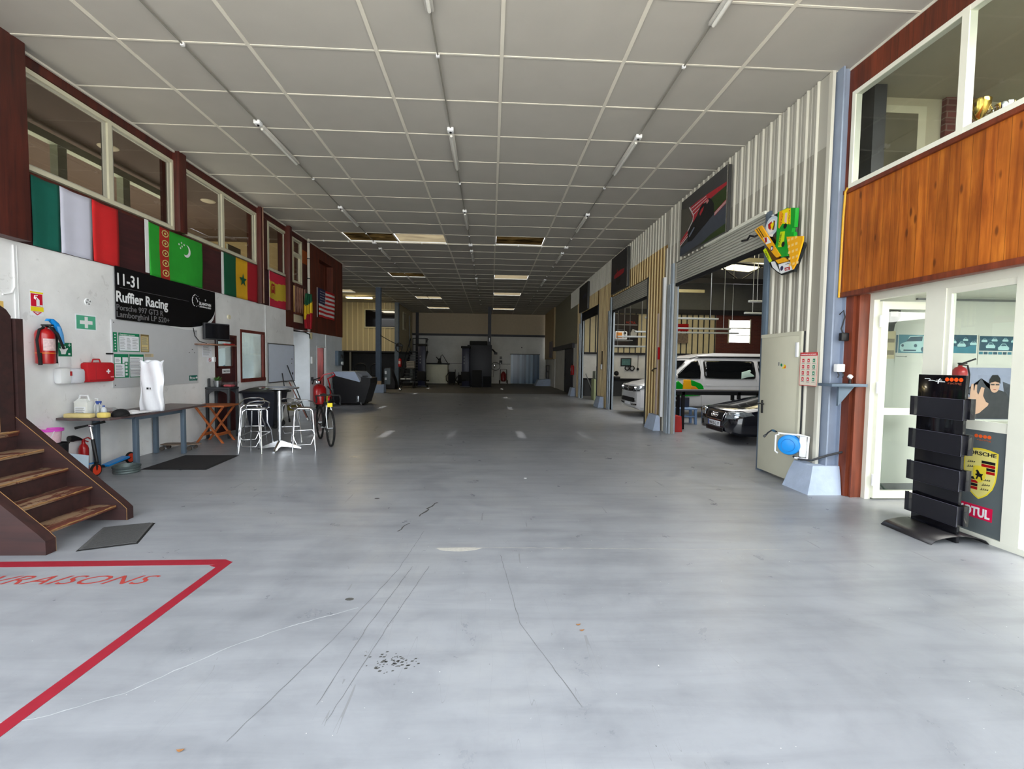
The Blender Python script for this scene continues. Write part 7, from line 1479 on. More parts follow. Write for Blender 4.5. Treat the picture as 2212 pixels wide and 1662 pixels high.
b = MB(Mv); b.tube([(VX+1.74, -.62, 1.83), (VX+1.9, -.775, 1.885), (VX+4.7, -.80, 1.905)], .014, 6); b.tube([(VX+1.74, -.62, 1.83), (VX+1.74, .62, 1.83)], .012, 6); b.build('roof_seam', M_TRIM, t)
def vside(x, z, s=-1, o=.004):   # point on the side of the van at height z
    f = (z-.2)/1.70
    pr_ = [(.52, 1.0), (.70, .985), (.90, .845), (.975, .76)]
    w = 1.0
    for (za, wa), (zb_, wb_) in zip(pr_, pr_[1:]):
        if za <= f <= zb_: w = wa+(wb_-wa)*(f-za)/(zb_-za)
    if f > .975: w = .76
    return (VX+x, s*(hw*w+o), z)
def vpatch(nm, outline, m, s=-1, o=.022, th=.004):
    b = MB(Mv); n = len(outline); vs = [vside(x, z, s, o) for x, z in outline]; c = (sum(p[0] for p in outline)/n, sum(p[1] for p in outline)/n)
    # add intermediate rings so the patch follows the bodyside
    rings = [[vside(c[0]+(x-c[0])*f, c[1]+(z-c[1])*f, s, o) for x, z in outline] for f in (1, .85, .7, .5, .25)]
    vv = [p for r_ in rings for p in r_]+[vside(c[0], c[1], s, o)]; fs = []
    for r_ in range(4):
        for i in range(n): j = (i+1) % n; fs.append((r_*n+i, r_*n+j, (r_+1)*n+j, (r_+1)*n+i))
    for i in range(n): fs.append((4*n+i, 4*n+(i+1) % n, 5*n))
    b.add(vv, fs, 0, True); return b.build(nm, m, t, None, th)
def rr(x0, x1, z0, z1, r=.05, n=4, slope=0):
    out = []
    for cx, cz, a in ((x1-r, z1-r, 0), (x0+r, z1-r, PI/2), (x0+r, z0+r, PI), (x1-r, z0+r, 1.5*PI)):
        for k in range(n): q = a+PI/2*k/(n-1); out.append((cx+r*math.cos(q), cz+r*math.sin(q)))
    # extra points along the long sides
    return out
for s in (-1, 1):
    vpatch('front_window', [(1.12, 1.22), (1.18, 1.30), (1.45, 1.56), (1.70, 1.745), (1.90, 1.765), (1.94, 1.6), (1.94, 1.4), (1.93, 1.21), (1.6, 1.205)], M_CARG, s)
    vpatch('side_window', [(2.10, 1.23), (2.05, 1.30), (2.05, 1.5), (2.06, 1.72), (2.10, 1.765), (2.6, 1.77), (3.2, 1.77), (3.62, 1.765), (3.66, 1.72), (3.66, 1.4), (3.65, 1.25), (3.60, 1.215), (3.1, 1.21), (2.6, 1.21)], M_CARG, s)
    vpatch('rear_window', [(3.78, 1.23), (3.76, 1.4), (3.76, 1.72), (3.8, 1.765), (4.5, 1.76), (4.6, 1.6), (4.66, 1.25), (4.4, 1.21)], M_CARG, s)
    b = MB(Mv)
    for xs in (1.99, 3.70, 1.08): b.tube([vside(xs, .35, s, .0), vside(xs, .8, s, 0), vside(xs, 1.2, s, .0)], .0035, 4)
    b.tube([vside(1.99, 1.2, s, 0), vside(1.99, 1.5, s, 0), vside(1.99, 1.78, s, 0)], .0035, 4); b.tube([vside(2.0, .99, s, 0), vside(4.7, .99, s, 0)], .003, 4); b.build('door_gap', M_GREY, t)
    b = MB(Mv); b.tube([(VX+1.15, s*.95, .34), (VX+3.6, s*.95, .34)], .022, 6); b.build('sill_trim', M_TRIM, t)
    for xs in (1.80, 2.2): MB(Mv).box(VX+xs-.08, VX+xs+.08, s*.955-.012, s*.955+.012, .99, 1.03, 0, .008).build('door_handle', M_VAN, t)
    b = MB(Mv); b.ball((VX+1.12, s*1.06, 1.27), .11, 0, 16, 10, (.55, .9, .85)); b.build('mirror', M_VAN, t)
# decals on the near door
vpatch('green_decal', [(1.0, .72), (1.0, .98), (1.12, 1.12), (1.25, 1.13), (1.4, 1.0), (1.55, .88), (1.9, .80), (1.95, .70), (1.5, .66)], M_FGREEN, -1, .024, .002)
vpatch('green_decal', [(1.55, 1.16), (1.65, 1.17), (1.95, 1.06), (2.02, .98), (2.05, .86), (1.98, .78), (1.80, .84), (1.66, .95)], M_FGREEN, -1, .024, .002)
vpatch('yellow_decal', [(1.38, .88), (1.40, 1.18), (1.62, 1.18), (1.64, 1.05), (1.66, .9), (1.58, .80)], M_FORA, -1, .027, .002)
vpatch('amber_decal', [(1.66, .84), (1.64, 1.0), (1.78, .97), (1.88, .88), (1.82, .82)], pm('amber_decal', (236, 150, 40), .4), -1, .030, .002)
b = MB(frame((VX+1.08, VY-.965, .90), (1, 0, 0), (0, -1, 0))); b.prism(circ(0, 0, .075, 18), 0, .003, 0); b.prism(circ(0, 0, .055, 16), .003, .004, 1); b.box(-.02, .02, -.03, .03, .004, .005, 0); b.build('round_badge', [M_WHITEP, M_GREEN], t)
vpatch('reflected_sheet', [(3.20, 1.22), (3.22, 1.42), (3.50, 1.50), (3.62, 1.30), (3.4, 1.27)], pm('pale_green_reflection', (196, 222, 212), .4), -1, .030, .002)  # reflection painted as a pale patch on the side window
# van nose: grille, lamps, bumper
MF = frame((VX, VY, 0), (0, -1, 0), (-1, 0, 0))
def ip(tab, v):
    v = abs(v)
    for (a, b), (c, d) in zip(tab, tab[1:]):
        if v <= c: return b+(d-b)*(v-a)/(c-a)
    return tab[-1][1]
VD = ([(0, 0), (.66, 0), (.78, .03), (.86, .12), (.91, .35), (.95, .85)], [(0, 0), (.62, 0), (.86, .03), (.98, .12), (1.06, .35), (1.17, .85)])
def fpatch(nm, fr, tabs, outline, m, o=.012, th=.012, rings=4, lab=None):
    """patch lying on the curved nose; outline in metres across and up"""
    n = len(outline); c = (sum(p[0] for p in outline)/n, sum(p[1] for p in outline)/n); vv = []; fs = []
    den = []
    for (x0, z0), (x1, z1) in zip(outline, outline[1:]+outline[:1]):
        for k in range(4): den.append((x0+(x1-x0)*k/4, z0+(z1-z0)*k/4))
    n = len(den)
    for r_ in range(rings):
        f = 1-r_/rings
        for x, z in den: X, Z = c[0]+(x-c[0])*f, c[1]+(z-c[1])*f; vv.append((X, Z, o-max(ip(tabs[0], X), ip(tabs[1], Z))))
    vv.append((c[0], c[1], o-max(ip(tabs[0], c[0]), ip(tabs[1], c[1]))))
    for r_ in range(rings-1):
        for i in range(n): j = (i+1) % n; fs.append((r_*n+i, r_*n+j, (r_+1)*n+j, (r_+1)*n+i))
    for i in range(n): fs.append(((rings-1)*n+i, (rings-1)*n+(i+1) % n, rings*n))
    b = MB(fr); b.add(vv, fs, 0, True); return b.build(nm, m, t, lab, th)
def vf(nm, ol, m, o=.012, **k): return fpatch(nm, MF, VD, ol, m, o, **k)
M_LAMP = pm('headlamp_glass', (176, 184, 190), .08, metal=.6, var=.4, scale=22)
vf('upper_grille', [(-.50, .79), (-.2, .77), (.2, .77), (.50, .79), (.52, .93), (-.52, .93)], M_TRIM, .014)
vf('lower_grille', [(-.80, .50), (-.6, .44), (.6, .44), (.80, .50), (.84, .58), (-.84, .58)], M_TRIM, .014)
vf('number_plate', [(-.26, .345), (.26, .345), (.26, .425), (-.26, .425)], M_PAPER, .016)
for s in (-1, 1):
    hl = vf('headlight', [(s*.50, .79), (s*.80, .80), (s*.90, .88), (s*.915, .98), (s*.75, .965), (s*.52, .93)][::s], M_LAMP, .016)
    vf('lamp_shadow', [(s*.50, .775), (s*.86, .80), (s*.86, .83), (s*.5, .80)][::s], M_TRIM, .02)
    vf('fog_strip', [(s*.40, .34), (s*.82, .36), (s*.84, .40), (s*.40, .385)][::s], M_TRIM, .014)
    vf('fog_lamp', [(s*.55, .352), (s*.75, .357), (s*.75, .375), (s*.55, .37)][::s], M_CHROME, .03)
    MB(MF).prism(circ(s*.66, .87, .05, 16), -.07, .02).build('lamp_reflector', M_CHROME, hl)
b = MB(MF); b.tube([(-.50, .87, -.01), (-.25, .87, .0), (.25, .87, .0), (.50, .87, -.01)], .008, 5); b.build('grille_bar', M_CHROME, t); MB(MF).tube([(.065*math.cos(2*PI*k/20), .865+.065*math.sin(2*PI*k/20), .0) for k in range(20)], .009, 6, closed=True).build('round_emblem', M_CHROME, t)
b = MB(Mv); b.add([(VX+1.03, -.74, 1.245), (VX+1.03, .74, 1.245), (VX+1.58, .70, 1.745), (VX+1.58, -.70, 1.745)], [(0, 3, 2, 1)]); b.v = [p+Vector((-.02, 0, .015)) for p in b.v]; b.build('windscreen', M_CARG, t, None, .01)
for x in (.95, 3.95):
    for s in (-1, 1): 
        road_wheel(t, VX+x, VY+s*.84, .33, .22, s, M_ALUD)
        b = MB(Mv); b.tube([(VX+x+.37*math.cos(a), s*.945, .33+.37*math.sin(a)) for a in [PI*k/14 for k in range(15)]], .03, 6); b.build('wheel_arch', M_TRIM, t)

# dark saloon car, nose towards the hall
CX, CY = 5.0, 9.85
t = thing('saloon_car', 'dark navy saloon car with four-ring grille badge parked in the nearest bay', 'car', (CX+2.3, CY, 0))
M_CAR = pm('dark_navy_car_paint', (14, 16, 28), .12, var=.05, coat=.9)
Mc = Matrix.Translation((0, CY, 0))
b = MB(Mc); S_ = lambda x, zt, zb, w, top=.8: (CX+x, zb, zt, w, top)
body_loft(b, [S_(0.0, .48, .26, .60, .95), S_(.03, .60, .20, .72, .93), S_(.12, .685, .17, .80, .92), (CX+.35, .16, .74, .87, .88), S_(.8, .83, .16, .9, .86), S_(1.25, .92, .16, .9, .84), S_(1.45, .96, .16, .9, .82), S_(3.9, 1.02, .16, .9, .80), S_(4.5, 1.0, .2, .86, .80), S_(4.75, .8, .3, .78, .8)])
b.build('body', M_CAR, t, angle=34)
b = MB(Mc); b.loft([[(CX+x, -w0, z0), (CX+x, w0, z0), (CX+x+dx, w1, z1), (CX+x+dx, -w1, z1)] for x, dx, w0, w1, z0, z1 in ((1.35, .0, .72, .71, .93, .95), (1.6, .15, .76, .66, .95, 1.15), (1.9, .25, .78, .60, .96, 1.40), (2.6, .0, .79, .60, .97, 1.45), (3.4, -.1, .78, .58, .98, 1.40), (4.1, -.05, .70, .66, 1.0, 1.04))]); b.build('cabin', M_CARG, t)
b = MB(Mc); b.loft([[(CX+x, -w, z), (CX+x, w, z), (CX+x, w*.9, z+.03), (CX+x, -w*.9, z+.03)] for x, w, z in ((2.05, .60, 1.385), (2.6, .62, 1.44), (3.35, .60, 1.39))]); b.build('roof', M_CAR, t)
MC = frame((CX, CY, 0), (0, -1, 0), (-1, 0, 0))
CD = ([(0, 0), (.57, 0), (.68, .03), (.755, .12), (.83, .35), (.88, .8)], [(0, 0), (.48, 0), (.60, .03), (.685, .12), (.74, .35), (.83, .8)])
def cf(nm, ol, m, o=.012, **k): return fpatch(nm, MC, CD, ol, m, o, **k)
gr = cf('grille', [(-.34, .45), (.34, .45), (.38, .615), (-.38, .615)], M_TRIM, .016)
b = MB(MC); b.tube([(x, z, .024-ip(CD[1], z)) for x, z in [(-.35, .445), (.35, .445), (.37, .53), (.39, .62), (-.39, .62), (-.37, .53)]], .007, 5, closed=True); b.build('grille_frame', M_CHROME, gr)
b = MB(MC)
for k in range(4):
    c = -.0925+.0617*k; b.tube([(c+.042*math.cos(2*PI*j/18), .54+.042*math.sin(2*PI*j/18), .030-ip(CD[1], .54+.042*math.sin(2*PI*j/18))) for j in range(18)], .0068, 6, closed=True)
b.build('four_rings', M_CHROME, gr)
npl = MB(MC).box(-.26, .26, .30, .41, .015, .03, 0, .004).build('number_plate', M_PAPER, t, 'white number plate'); MB(MC).box(-.258, -.22, .302, .408, .0305, .0315).build('plate_band', pm('plate_blue', (30, 90, 190), .4), npl)
text('plate_lettering', '196 ELQ 77', frame((CX-.0315, CY+.205, .325), (0, -1, 0), (-1, 0, 0)), .085, M_BLACK, npl, .44, bold=.001)
cf('lower_grille', [(-.36, .19), (.36, .19), (.38, .275), (-.38, .275)], M_TRIM, .012)
b = MB(MC); b.tube([(x, z, .02) for x, z in [(-.38, .28), (.38, .28), (.36, .185), (-.36, .185)]], .005, 5, closed=True); b.build('lower_grille_frame', M_GREY, t)
for s in (-1, 1):
    hl = cf('headlight', [(s*.44, .50), (s*.72, .51), (s*.84, .57), (s*.83, .66), (s*.64, .67), (s*.46, .64)][::s], M_LAMP, .018)
    for c in (s*.54, s*.69): MB(MC).lathe([(.0, -.015), (.035, -.01), (.045, .004), (.05, .004)], (c, .585, .022-max(ip(CD[0], c), ip(CD[1], .585))), 16).build('lamp_reflector', M_CHROME, hl)
    b = MB(MC); b.prism(circ(s*.62, .235, .035, 14), -.05, -.02); b.build('fog_lamp', M_ALUD, t)
    for x in (.95, 3.7): road_wheel(t, CX+x, CY+s*.80, .31, .2, s, M_ALUD)
    MB(Mc).ball((CX+1.75, s*.98, 1.02), .10, 0, 14, 8, (.5, 1.0, .7)).build('mirror', M_CAR, t)

# ================================================================= WORKSHOP CONTENTS
t = thing('workbench_frame', 'long black steel bench between the dark car and the white van', 'bench', (5.8, 11.4, 0))
MB().box(4.55, 7.4, 11.2, 11.6, .955, .995, 0, .004).build('top', pm('bench_grey_top', (74, 74, 78), .35), t)
MB().box(4.55, 7.4, 11.22, 11.27, .87, .955).build('rail', M_BLACKM, t)
for x in (4.86, 6.30, 7.3):
    for y in (11.25, 11.55): MB().box(x-.035, x+.035, y-.03, y+.03, 0, .955).build('leg', M_BLACKM, t)
t = thing('plastic_stool', 'pale blue plastic step stool standing under the bench behind the red footing', 'stool', (5.3, 12.3, 0))
M_PB = pm('pale_blue_plastic', (124, 154, 196), .45)
MB().box(5.15, 5.65, 12.1, 12.5, .40, .44, 0, .015).build('top', M_PB, t)
for x in (5.19, 5.61):
    for y in (12.14, 12.46): MB().loft([[(x-.03, y-.03, .0), (x+.03, y-.03, 0), (x+.03, y+.03, 0), (x-.03, y+.03, 0)], [(x*.96+.216-.03, y-.03, .41), (x*.96+.216+.03, y-.03, .41), (x*.96+.216+.03, y+.03, .41), (x*.96+.216-.03, y+.03, .41)]], smooth=False).build('leg', M_PB, t)
MB().box(5.2, 5.62, 12.12, 12.48, .2, .23).build('shelf', M_PB, t); MB().box(5.22, 5.56, 12.44, 12.47, .44, .72, 0, .01).build('backrest', pm('dark_slate', (54, 56, 70), .6), t)
t = tag(MB().grid(lambda u, v: (5.75+.45*u, 12.1+.12*math.sin(5*u), .42*v*(1-.5*u)+.03*math.sin(9*u)+.02), 18, 10).build('blue_sheeting', pm('crumpled_blue_sheet', (96, 116, 150), .4, bump=.4), None, None, .01), 'crumpled blue plastic sheeting beside the pale blue stool', 'sheet')
# hanging fluorescent fittings and racks
k = 0
for (x0_, y0_, x1_, y1_, z, lab) in ((5.8, 17.0, 8.6, 17.0, 3.35, 'pale suspended light fitting above the van windscreen'), (6.6, 18.5, 9.9, 18.5, 3.1, 'pale suspended light fitting behind the van roof'), (9.2, 16.0, 12.4, 16.0, 3.9, 'highest pale suspended fitting near the bright window'), (9.4, 16.6, 12.8, 16.6, 3.55, 'suspended fitting crossing the bright window'), (6.2, 19.5, 10.8, 19.5, 3.0, 'long thin suspended rail across the brick wall'), (5.3, 19.0, 7.4, 19.0, 2.75, 'suspended fitting seen in the middle bay, upper'), (5.3, 20.0, 7.6, 20.0, 2.38, 'suspended fitting seen in the middle bay, lower')):
    t = thing('suspended_fitting', lab, 'light', (x0_, y0_, z)); MB().box(x0_, x1_, y0_-.06, y0_+.06, z, z+.07, 0, .01).build('housing', pm('fitting_pale', (176, 182, 186), .4), t)
    for xx in (x0_+.3, x1_-.3): MB().cyl((xx, y0_, z+.06), (xx, y0_, roofz(xx)-.05), .012, 6).build('hanger', M_ALUD, t)
t = thing('ceiling_rail', 'yellowish steel rail hung under the workshop roof light', 'rail', (8, 15.5, 5.0)); MB().box(7.2, 12.5, 13.3, 13.4, 4.7, 4.82).build('rail', pm('dull_ochre_steel', (160, 150, 110), .5), t)
for x in (8.2, 10.2): MB().cyl((x, 13.35, 4.8), (x, 13.35, roofz(x)), .015, 6).build('hanger', M_DARKSTEEL, t)
t = thing('ceiling_rail', 'short yellowish steel rail at the left of the nearest bay opening', 'rail', (6, 16, 4.4)); MB().box(5.6, 8.0, 16.9, 17.0, 4.35, 4.46).build('rail', MATS['dull_ochre_steel'], t); MB().cyl((6.6, 16.95, 4.4), (6.6, 16.95, roofz(6.6)), .02, 6).build('hanger', M_DARKSTEEL, t)
# banners on the far cream sheet
t = thing('race_banner', 'red and yellow banner on the far cream wall of the workshop', 'banner', (8.9, 23.3, 3.2)); MB(FB(9.35, 23.33, 3.4)).box(0, .9, 0, .36, 0, .004).build('cloth', M_RED, t); MB(FB(9.1, 23.325, 3.45)).box(0, .25, .0, .3, 0, .002).build('yellow_field', M_YEL, t); text('banner_lettering', 'JM BACARA', frame((9.2, 23.32, 3.28), (1, 0, 0), (0, -1, 0)), .22, M_RED, t, 1.0)
t = tag(MB(FB(9.2, 23.33, 2.75)).box(0, 1.05, 0, .5, 0, .004).build('photo_banner', pm('crowd_print', (120, 104, 92), .6, var=.4, scale=9)), 'photo banner below the red and yellow banner', 'banner')
t = thing('dark_poster', 'dark race poster above the tool wall in the middle bay', 'poster', (6.9, 23.3, 2.7)); MB(FB(6.3, 23.33, 2.5)).box(0, 1.3, 0, 1.7, 0, .004).build('sheet', pm('night_print', (36, 26, 28), .4, var=.4, scale=5), t)
text('poster_lettering', 'MOTUL', FB(6.95, 23.31, 3.72), .16, pm('lit_red_print', (226, 60, 40), .5), t, .5); MB(FB(6.35, 23.32, 3.64)).box(0, 1.2, 0, .03, 0, .002).build('white_line', M_PWH, t)
b = MB(FB(7.1, 23.32, 2.65)); b.prism([(0, .0), (.35, 0), (.4, .5), (.3, .85), (.1, .85), (.0, .5)], 0, .002); b.build('figure_print', M_PDK, t); MB(FB(7.2, 23.31, 3.05)).prism([(0, 0), (.3, .0), (.35, .3), (.1, .4), (0, .2)], 0, .002).build('white_shirt_print', M_PWH, t)
t = thing('white_machine', 'white and orange compressor on the high shelf in the middle bay', 'machine', (5.2, 21, 2.9)); MB().box(5.7, 6.28, 20.8, 21.3, 2.75, 3.15, 0, .06).build('housing', M_WHITEP, t); MB().box(5.76, 6.02, 20.78, 20.82, 2.83, 3.08).build('orange_panel', pm('orange_panel', (224, 140, 50), .4), t); MB().box(5.8, 6.2, 20.9, 21.2, 3.15, 3.24, 0, .02).build('handle', M_BLACK, t)
for (xx, zz) in ((6.15, 3.05), (6.15, 2.9)): MB(FB(xx, 20.79, zz)).prism(circ(0, 0, .06, 14), 0, .01).build('gauge', M_BLACK, t)
t = thing('high_shelf', 'thin high shelf carrying the white machine in the middle bay', 'shelf', (5.4, 21, 2.7)); MB().box(5.55, 6.5, 20.7, 21.4, 2.70, 2.74).build('board', M_GREY, t)
for x in (5.6, 6.45): MB().cyl((x, 21, 2.74), (x, 21, roofz(x)), .012, 6).build('hanger', M_ALUD, t)
t = thing('framed_picture', 'small framed picture on the white workshop wall above the van nose', 'picture', (7.5, 23.4, 1.6)); MB(FB(6.76, 23.48, 1.52)).box(0, .56, 0, .42, 0, .03, 0, .006).build('frame', M_BLACK, t); MB(FB(6.81, 23.449, 1.57)).box(0, .46, 0, .32, 0, .003).build('print', pm('sea_green_print', (86, 128, 130), .4, var=.25, scale=7), t)
for k, x in enumerate((7.10, 7.36)): tag(MB().lathe([(.09, -.03), (.13, -.03), (.13, .03), (.09, .03)], (x, 23.42, 1.42), 20, 0, 'Y').build('ear_defender', M_BLACK), ('left black ear defender cup on the white workshop wall', 'right black ear defender cup on the white workshop wall')[k], 'ear defenders')
t = thing('wall_rail_lamp', 'dark pendant hook right of the ear defenders', 'hook', (7.9, 23.4, 1.5)); MB().cyl((7.66, 23.42, 1.4), (7.66, 23.42, 2.1), .012, 6).build('rod', M_BLACK, t); MB().ball((7.66, 23.42, 1.38), .06).build('weight', M_BLACK, t)
t = thing('tool_counter', 'dark cluttered work counter along the far workshop wall', 'counter', (7, 22.8, 0)); MB().box(4.6, 9.8, 22.5, 23.4, .82, .88).build('top', M_BLACKM, t); MB().box(4.7, 9.7, 22.6, 23.4, .0, .82).build('cabinet', M_DGREY, t)
def machine(nm, lab, x, y, m1, m2, hts):
    t = thing(nm, lab, 'machine', (x, y, 0)); MB().box(x-.25, x+.25, y-.3, y+.3, 0, hts[0], 0, .02).build('cabinet', m1, t); MB().box(x-.22, x+.24, y-.34, y+.2, hts[0], hts[1], 0, .03).build('head', m2, t); MB(FB(x-.12, y-.345, hts[0]+.05)).box(0, .22, 0, .22, 0, .01).build('panel', M_WHITEP, t)
    for q in (.05, .14): MB(FB(x-.12+q, y-.355, hts[0]+.16)).prism(circ(0, 0, .018, 10), 0, .02).build('knob', M_BLACK, t)
    b = MB(); b.tube([(x-.1, y, hts[1]), (x-.1, y, hts[1]+.2), (x+.2, y, hts[1]+.2), (x+.2, y, hts[1])], .015, 6); b.build('hoop', M_GREY, t); return t
machine('lathe_machine', 'pale green machine tool standing in the farthest bay', 4.82, 20.2, pm('pale_green_enamel', (168, 178, 134), .5), pm('grey_green_enamel', (150, 156, 140), .5), (.95, 1.3))
t = thing('drill_press', 'black drill press on the counter at the left of the middle bay', 'drill', (5.6, 22.7, .88)); MB().cyl((5.95, 22.8, .88), (5.95, 22.8, 1.6), .05, 12).build('column', M_BLACK, t); MB().box(5.8, 6.15, 22.6, 23.0, 1.3, 1.6, 0, .04).build('head', M_BLACK, t); MB().box(5.8, 6.5, 22.55, 22.95, .88, 1.0, 0, .02).build('base', M_DARKSTEEL, t); MB().ball((6.35, 22.75, 1.15), .12).build('motor', M_BLACK, t)
for k, (x, tilt) in enumerate(((4.45, .35), (4.55, .15), (4.62, .3))): t = thing('leaning_bar', ('dark bar leaning low in the farthest bay, leftmost of three', 'dark bar leaning low in the farthest bay, middle of three', 'dark bar leaning low in the farthest bay, rightmost of three')[k], 'bar', (x, 20.9, 0)); MB().tube([(x+tilt, 20.6, .02), (x, 21.15, 1.15-.2*k)], .022, 6).build('bar', M_BLACKM if k else M_GREY, t)

# ================================================================= REAR OF THE HALL
def post(n, x, y, w=.11, z0=0., z1=H, m=None):
    b = MB(); b.box(x-w, x+w, y-.012-w, y+.012-w, z0, z1); b.box(x-w, x+w, y-.012+w, y+.012+w, z0, z1); b.box(x-.01, x+.01, y-w, y+w, z0, z1); return struct(b.build('trim_%d' % n, m or M_STEELB))
M_PST = pm('slate_blue_post', (84, 98, 116), .5, var=.08)
post(32, -5.72, 23.5, .12, .3, H, M_PST); post(33, -5.98, 29.3, .12, 0, H, M_PST); post(34, -.12, 30.6, .11, 0, H, M_DARKSTEEL)
# cream clad mezzanine office
b = MB(); b.box(-10.2, -6.0, 29.6, 35, 2.16, 2.24); b.box(-6.0, -5.98, 29.5, 35, 2.12, 2.26); struct(b.build('wall_mezzanine', M_DARKSTEEL))
xw0, xw1, zw0, zw1 = -8.02, -6.16, 3.78, 4.84
cladY(-10.2, xw0, 29.6, 2.25, H, M_CREAMCLAD, M_CRIB, .34, .05, .07, 'wall_mezzanine'); cladY(xw1, -6.0, 29.6, 2.25, H, M_CREAMCLAD, M_CRIB, .34, .05, .07, 'wall_mezzanine'); cladY(xw0, xw1, 29.6, 2.25, zw0, M_CREAMCLAD, M_CRIB, .34, .05, .07, 'wall_mezzanine'); cladY(xw0, xw1, 29.6, zw1, H, M_CREAMCLAD, M_CRIB, .34, .05, .07, 'wall_mezzanine')
cladding(29.6, 35, 2.25, H, M_CREAMCLAD, M_CRIB, -6.05, .34, .03, -.03, 'wall_mezzanine')
b = MB(); b.box(xw0-.06, xw1+.06, 29.50, 29.58, zw0-.07, zw0); b.box(xw0-.06, xw1+.06, 29.50, 29.58, zw1, zw1+.07); b.box(xw0-.06, xw0, 29.50, 29.58, zw0, zw1); b.box(xw1, xw1+.06, 29.50, 29.58, zw0, zw1); b.box(-7.12, -7.04, 29.5, 29.58, zw0, zw1)
o = struct(b.build('window_12', M_CREAMF)); MB().box(xw0, xw1, 29.56, 29.57, zw0, zw1).build('pane', pm('night_glass', (16, 14, 18), .06, coat=.5), o)
b = MB(); b.box(-6.0, -5.94, 31.2, 32.2, 3.75, 4.95); o = struct(b.build('window_13', M_CREAMF)); MB().box(-5.945, -5.935, 31.28, 32.12, 3.83, 4.87).build('pane', MATS['night_glass'], o)
for n, (x, z1) in enumerate(((-6.1, 2.2), (-9.0, 2.2))): struct(MB().box(x-.05, x+.05, 28.9+.7, 29.7, 0, z1).build('trim_%d' % (35+n), M_GREY))
b = MB(); b.box(-5.96, -5.90, 33.4, 33.5, 2.6, 4.9); struct(b.build('trim_38', M_GREY))
# steel stair to the mezzanine
t = thing('steel_stair', 'dark steel stair with handrail climbing beside the cream mezzanine', 'stair', (-5.3, 31, 0)); n = 12
for s in (-5.95, -4.75):
    b = MB(); b.tube([(s, 30.6, .05), (s+.10, 33.5, 2.35)], .07, 6); b.build('stringer', M_DARKSTEEL, t); b = MB(); b.tube([(s, 30.6, .0), (s, 30.6, 1.0), (s+.10, 33.5, 3.3), (s+.1, 33.5, 2.35)], .025, 6); b.build('handrail', M_DARKSTEEL, t)
for k in range(n): z = 2.35*(k+1)/n; MB().box(-5.9, -4.75, 30.6+2.9*k/n, 30.9+2.9*k/n, z-.03, z).build('tread', M_GREY, t)
MB().box(-6.0, -4.74, 33.5, 34.8, 2.28, 2.36).build('landing', M_DARKSTEEL, t)
for z in (2.85, 3.3): MB().tube([(-5.7, 33.6, z), (-4.76, 33.6, z), (-4.76, 34.8, z)], .028, 6).build('guard_rail', M_DARKSTEEL, t)
for x in (-5.7, -4.76): MB().tube([(x, 33.6, 0 if x > -5 else 2.3), (x, 33.6, 3.3)], .03, 6).build('guard_post', M_DARKSTEEL, t)
# two post lifts
def lift(lab, x, y, h, group=None):
    t = thing('lift_column', lab, 'lift', (x, y, 0), 0, 'navy vehicle lift columns at the rear'); MB().box(x-.24, x+.24, y-.2, y+.2, 0.08, h, 0, .02).build('column', M_BLUELIFT, t); MB().box(x-.34, x+.34, y-.32, y+.32, 0, .09, 0, .01).build('base_plate', M_DARKSTEEL, t); MB().box(x-.3, x+.3, y-.26, y+.26, h-.12, h+.02, 0, .02).build('head', M_BLACKM, t); MB().box(x-.28, x+.28, y-.30, y-.18, .4, 1.0, 0, .02).build('carriage', M_BLACKM, t)
    b = MB(); b.tube([(x, y-.28, .45), (x+(.5 if x < -3 else -.5), y-.6, .40)], .05, 6); b.build('arm', M_BLACKM, t)
    for z in (1.5, 1.7, 1.9): MB(FB(x-.12, y-.201, z)).box(0, .05, 0, .09, 0, .003).build('label', M_GREY, t)
    return t
lift('left navy lift column in front of the steel stair', -4.42, 29.5, 2.72); lift('right navy lift column beside the dark cabinet', -1.62, 29.5, 2.62)
t = thing('dark_cabinet', 'large dark machine cabinet by the black steel column at the rear', 'cabinet', (-.8, 30.2, 0)); MB().box(-1.55, .05, 29.9, 31, .0, 2.75, 0, .02).build('body', pm('dark_machine_grey', (40, 40, 46), .5), t); MB().box(-1.4, -.25, 29.8, 30.9, 2.75, 3.0, 0, .03).build('hood', M_BLACKM, t); MB().box(-1.2, -.6, 29.3, 29.9, 0, 1.1, 0, .02).build('front_box', M_BLACKM, t); MB().box(-.5, .0, 29.86, 29.9, 0, .7).build('lower_panel', M_BLACKM, t)
MB(FB(-.12, 30.48, 3.0)).box(-.03, .03, 0, .25, 0, .01).build('pale_label', M_PAPER, t)
t = thing('white_cabinet', 'pale boxy cabinet with a black top at the rear, carrying the small crane', 'cabinet', (-3.9, 33.2, 0)); MB().box(-4.62, -3.12, 32.9, 33.9, .05, 1.42, 0, .01).build('body', pm('pale_cabinet', (206, 206, 186), .5, var=.04), t); MB().box(-4.68, -3.05, 32.85, 33.95, 1.42, 1.50).build('top', M_BLACKM, t)
t = thing('bench_tool', 'small dark tool with a curved hose standing on the pale cabinet', 'tool', (-3.7, 33.2, 1.5)); MB().lathe([(.16, 1.5), (.12, 1.6), (.08, 1.75), (.1, 1.82), (.05, 1.86)], (-3.72, 33.2, 0), 14).build('base', M_BLACK, t); MB().tube([(-3.95, 33.2, 1.95), (-3.75, 33.2, 1.72)], .035, 6).build('grip', M_BLACK, t); MB().tube([(-3.66, 33.2, 1.7), (-3.62, 33.2, 2.05), (-3.52, 33.2, 2.12), (-3.4, 33.2, 1.95), (-3.22, 33.2, 1.64), (-3.14, 33.2, 1.53)], .025, 8).build('hose', M_BLACK, t)
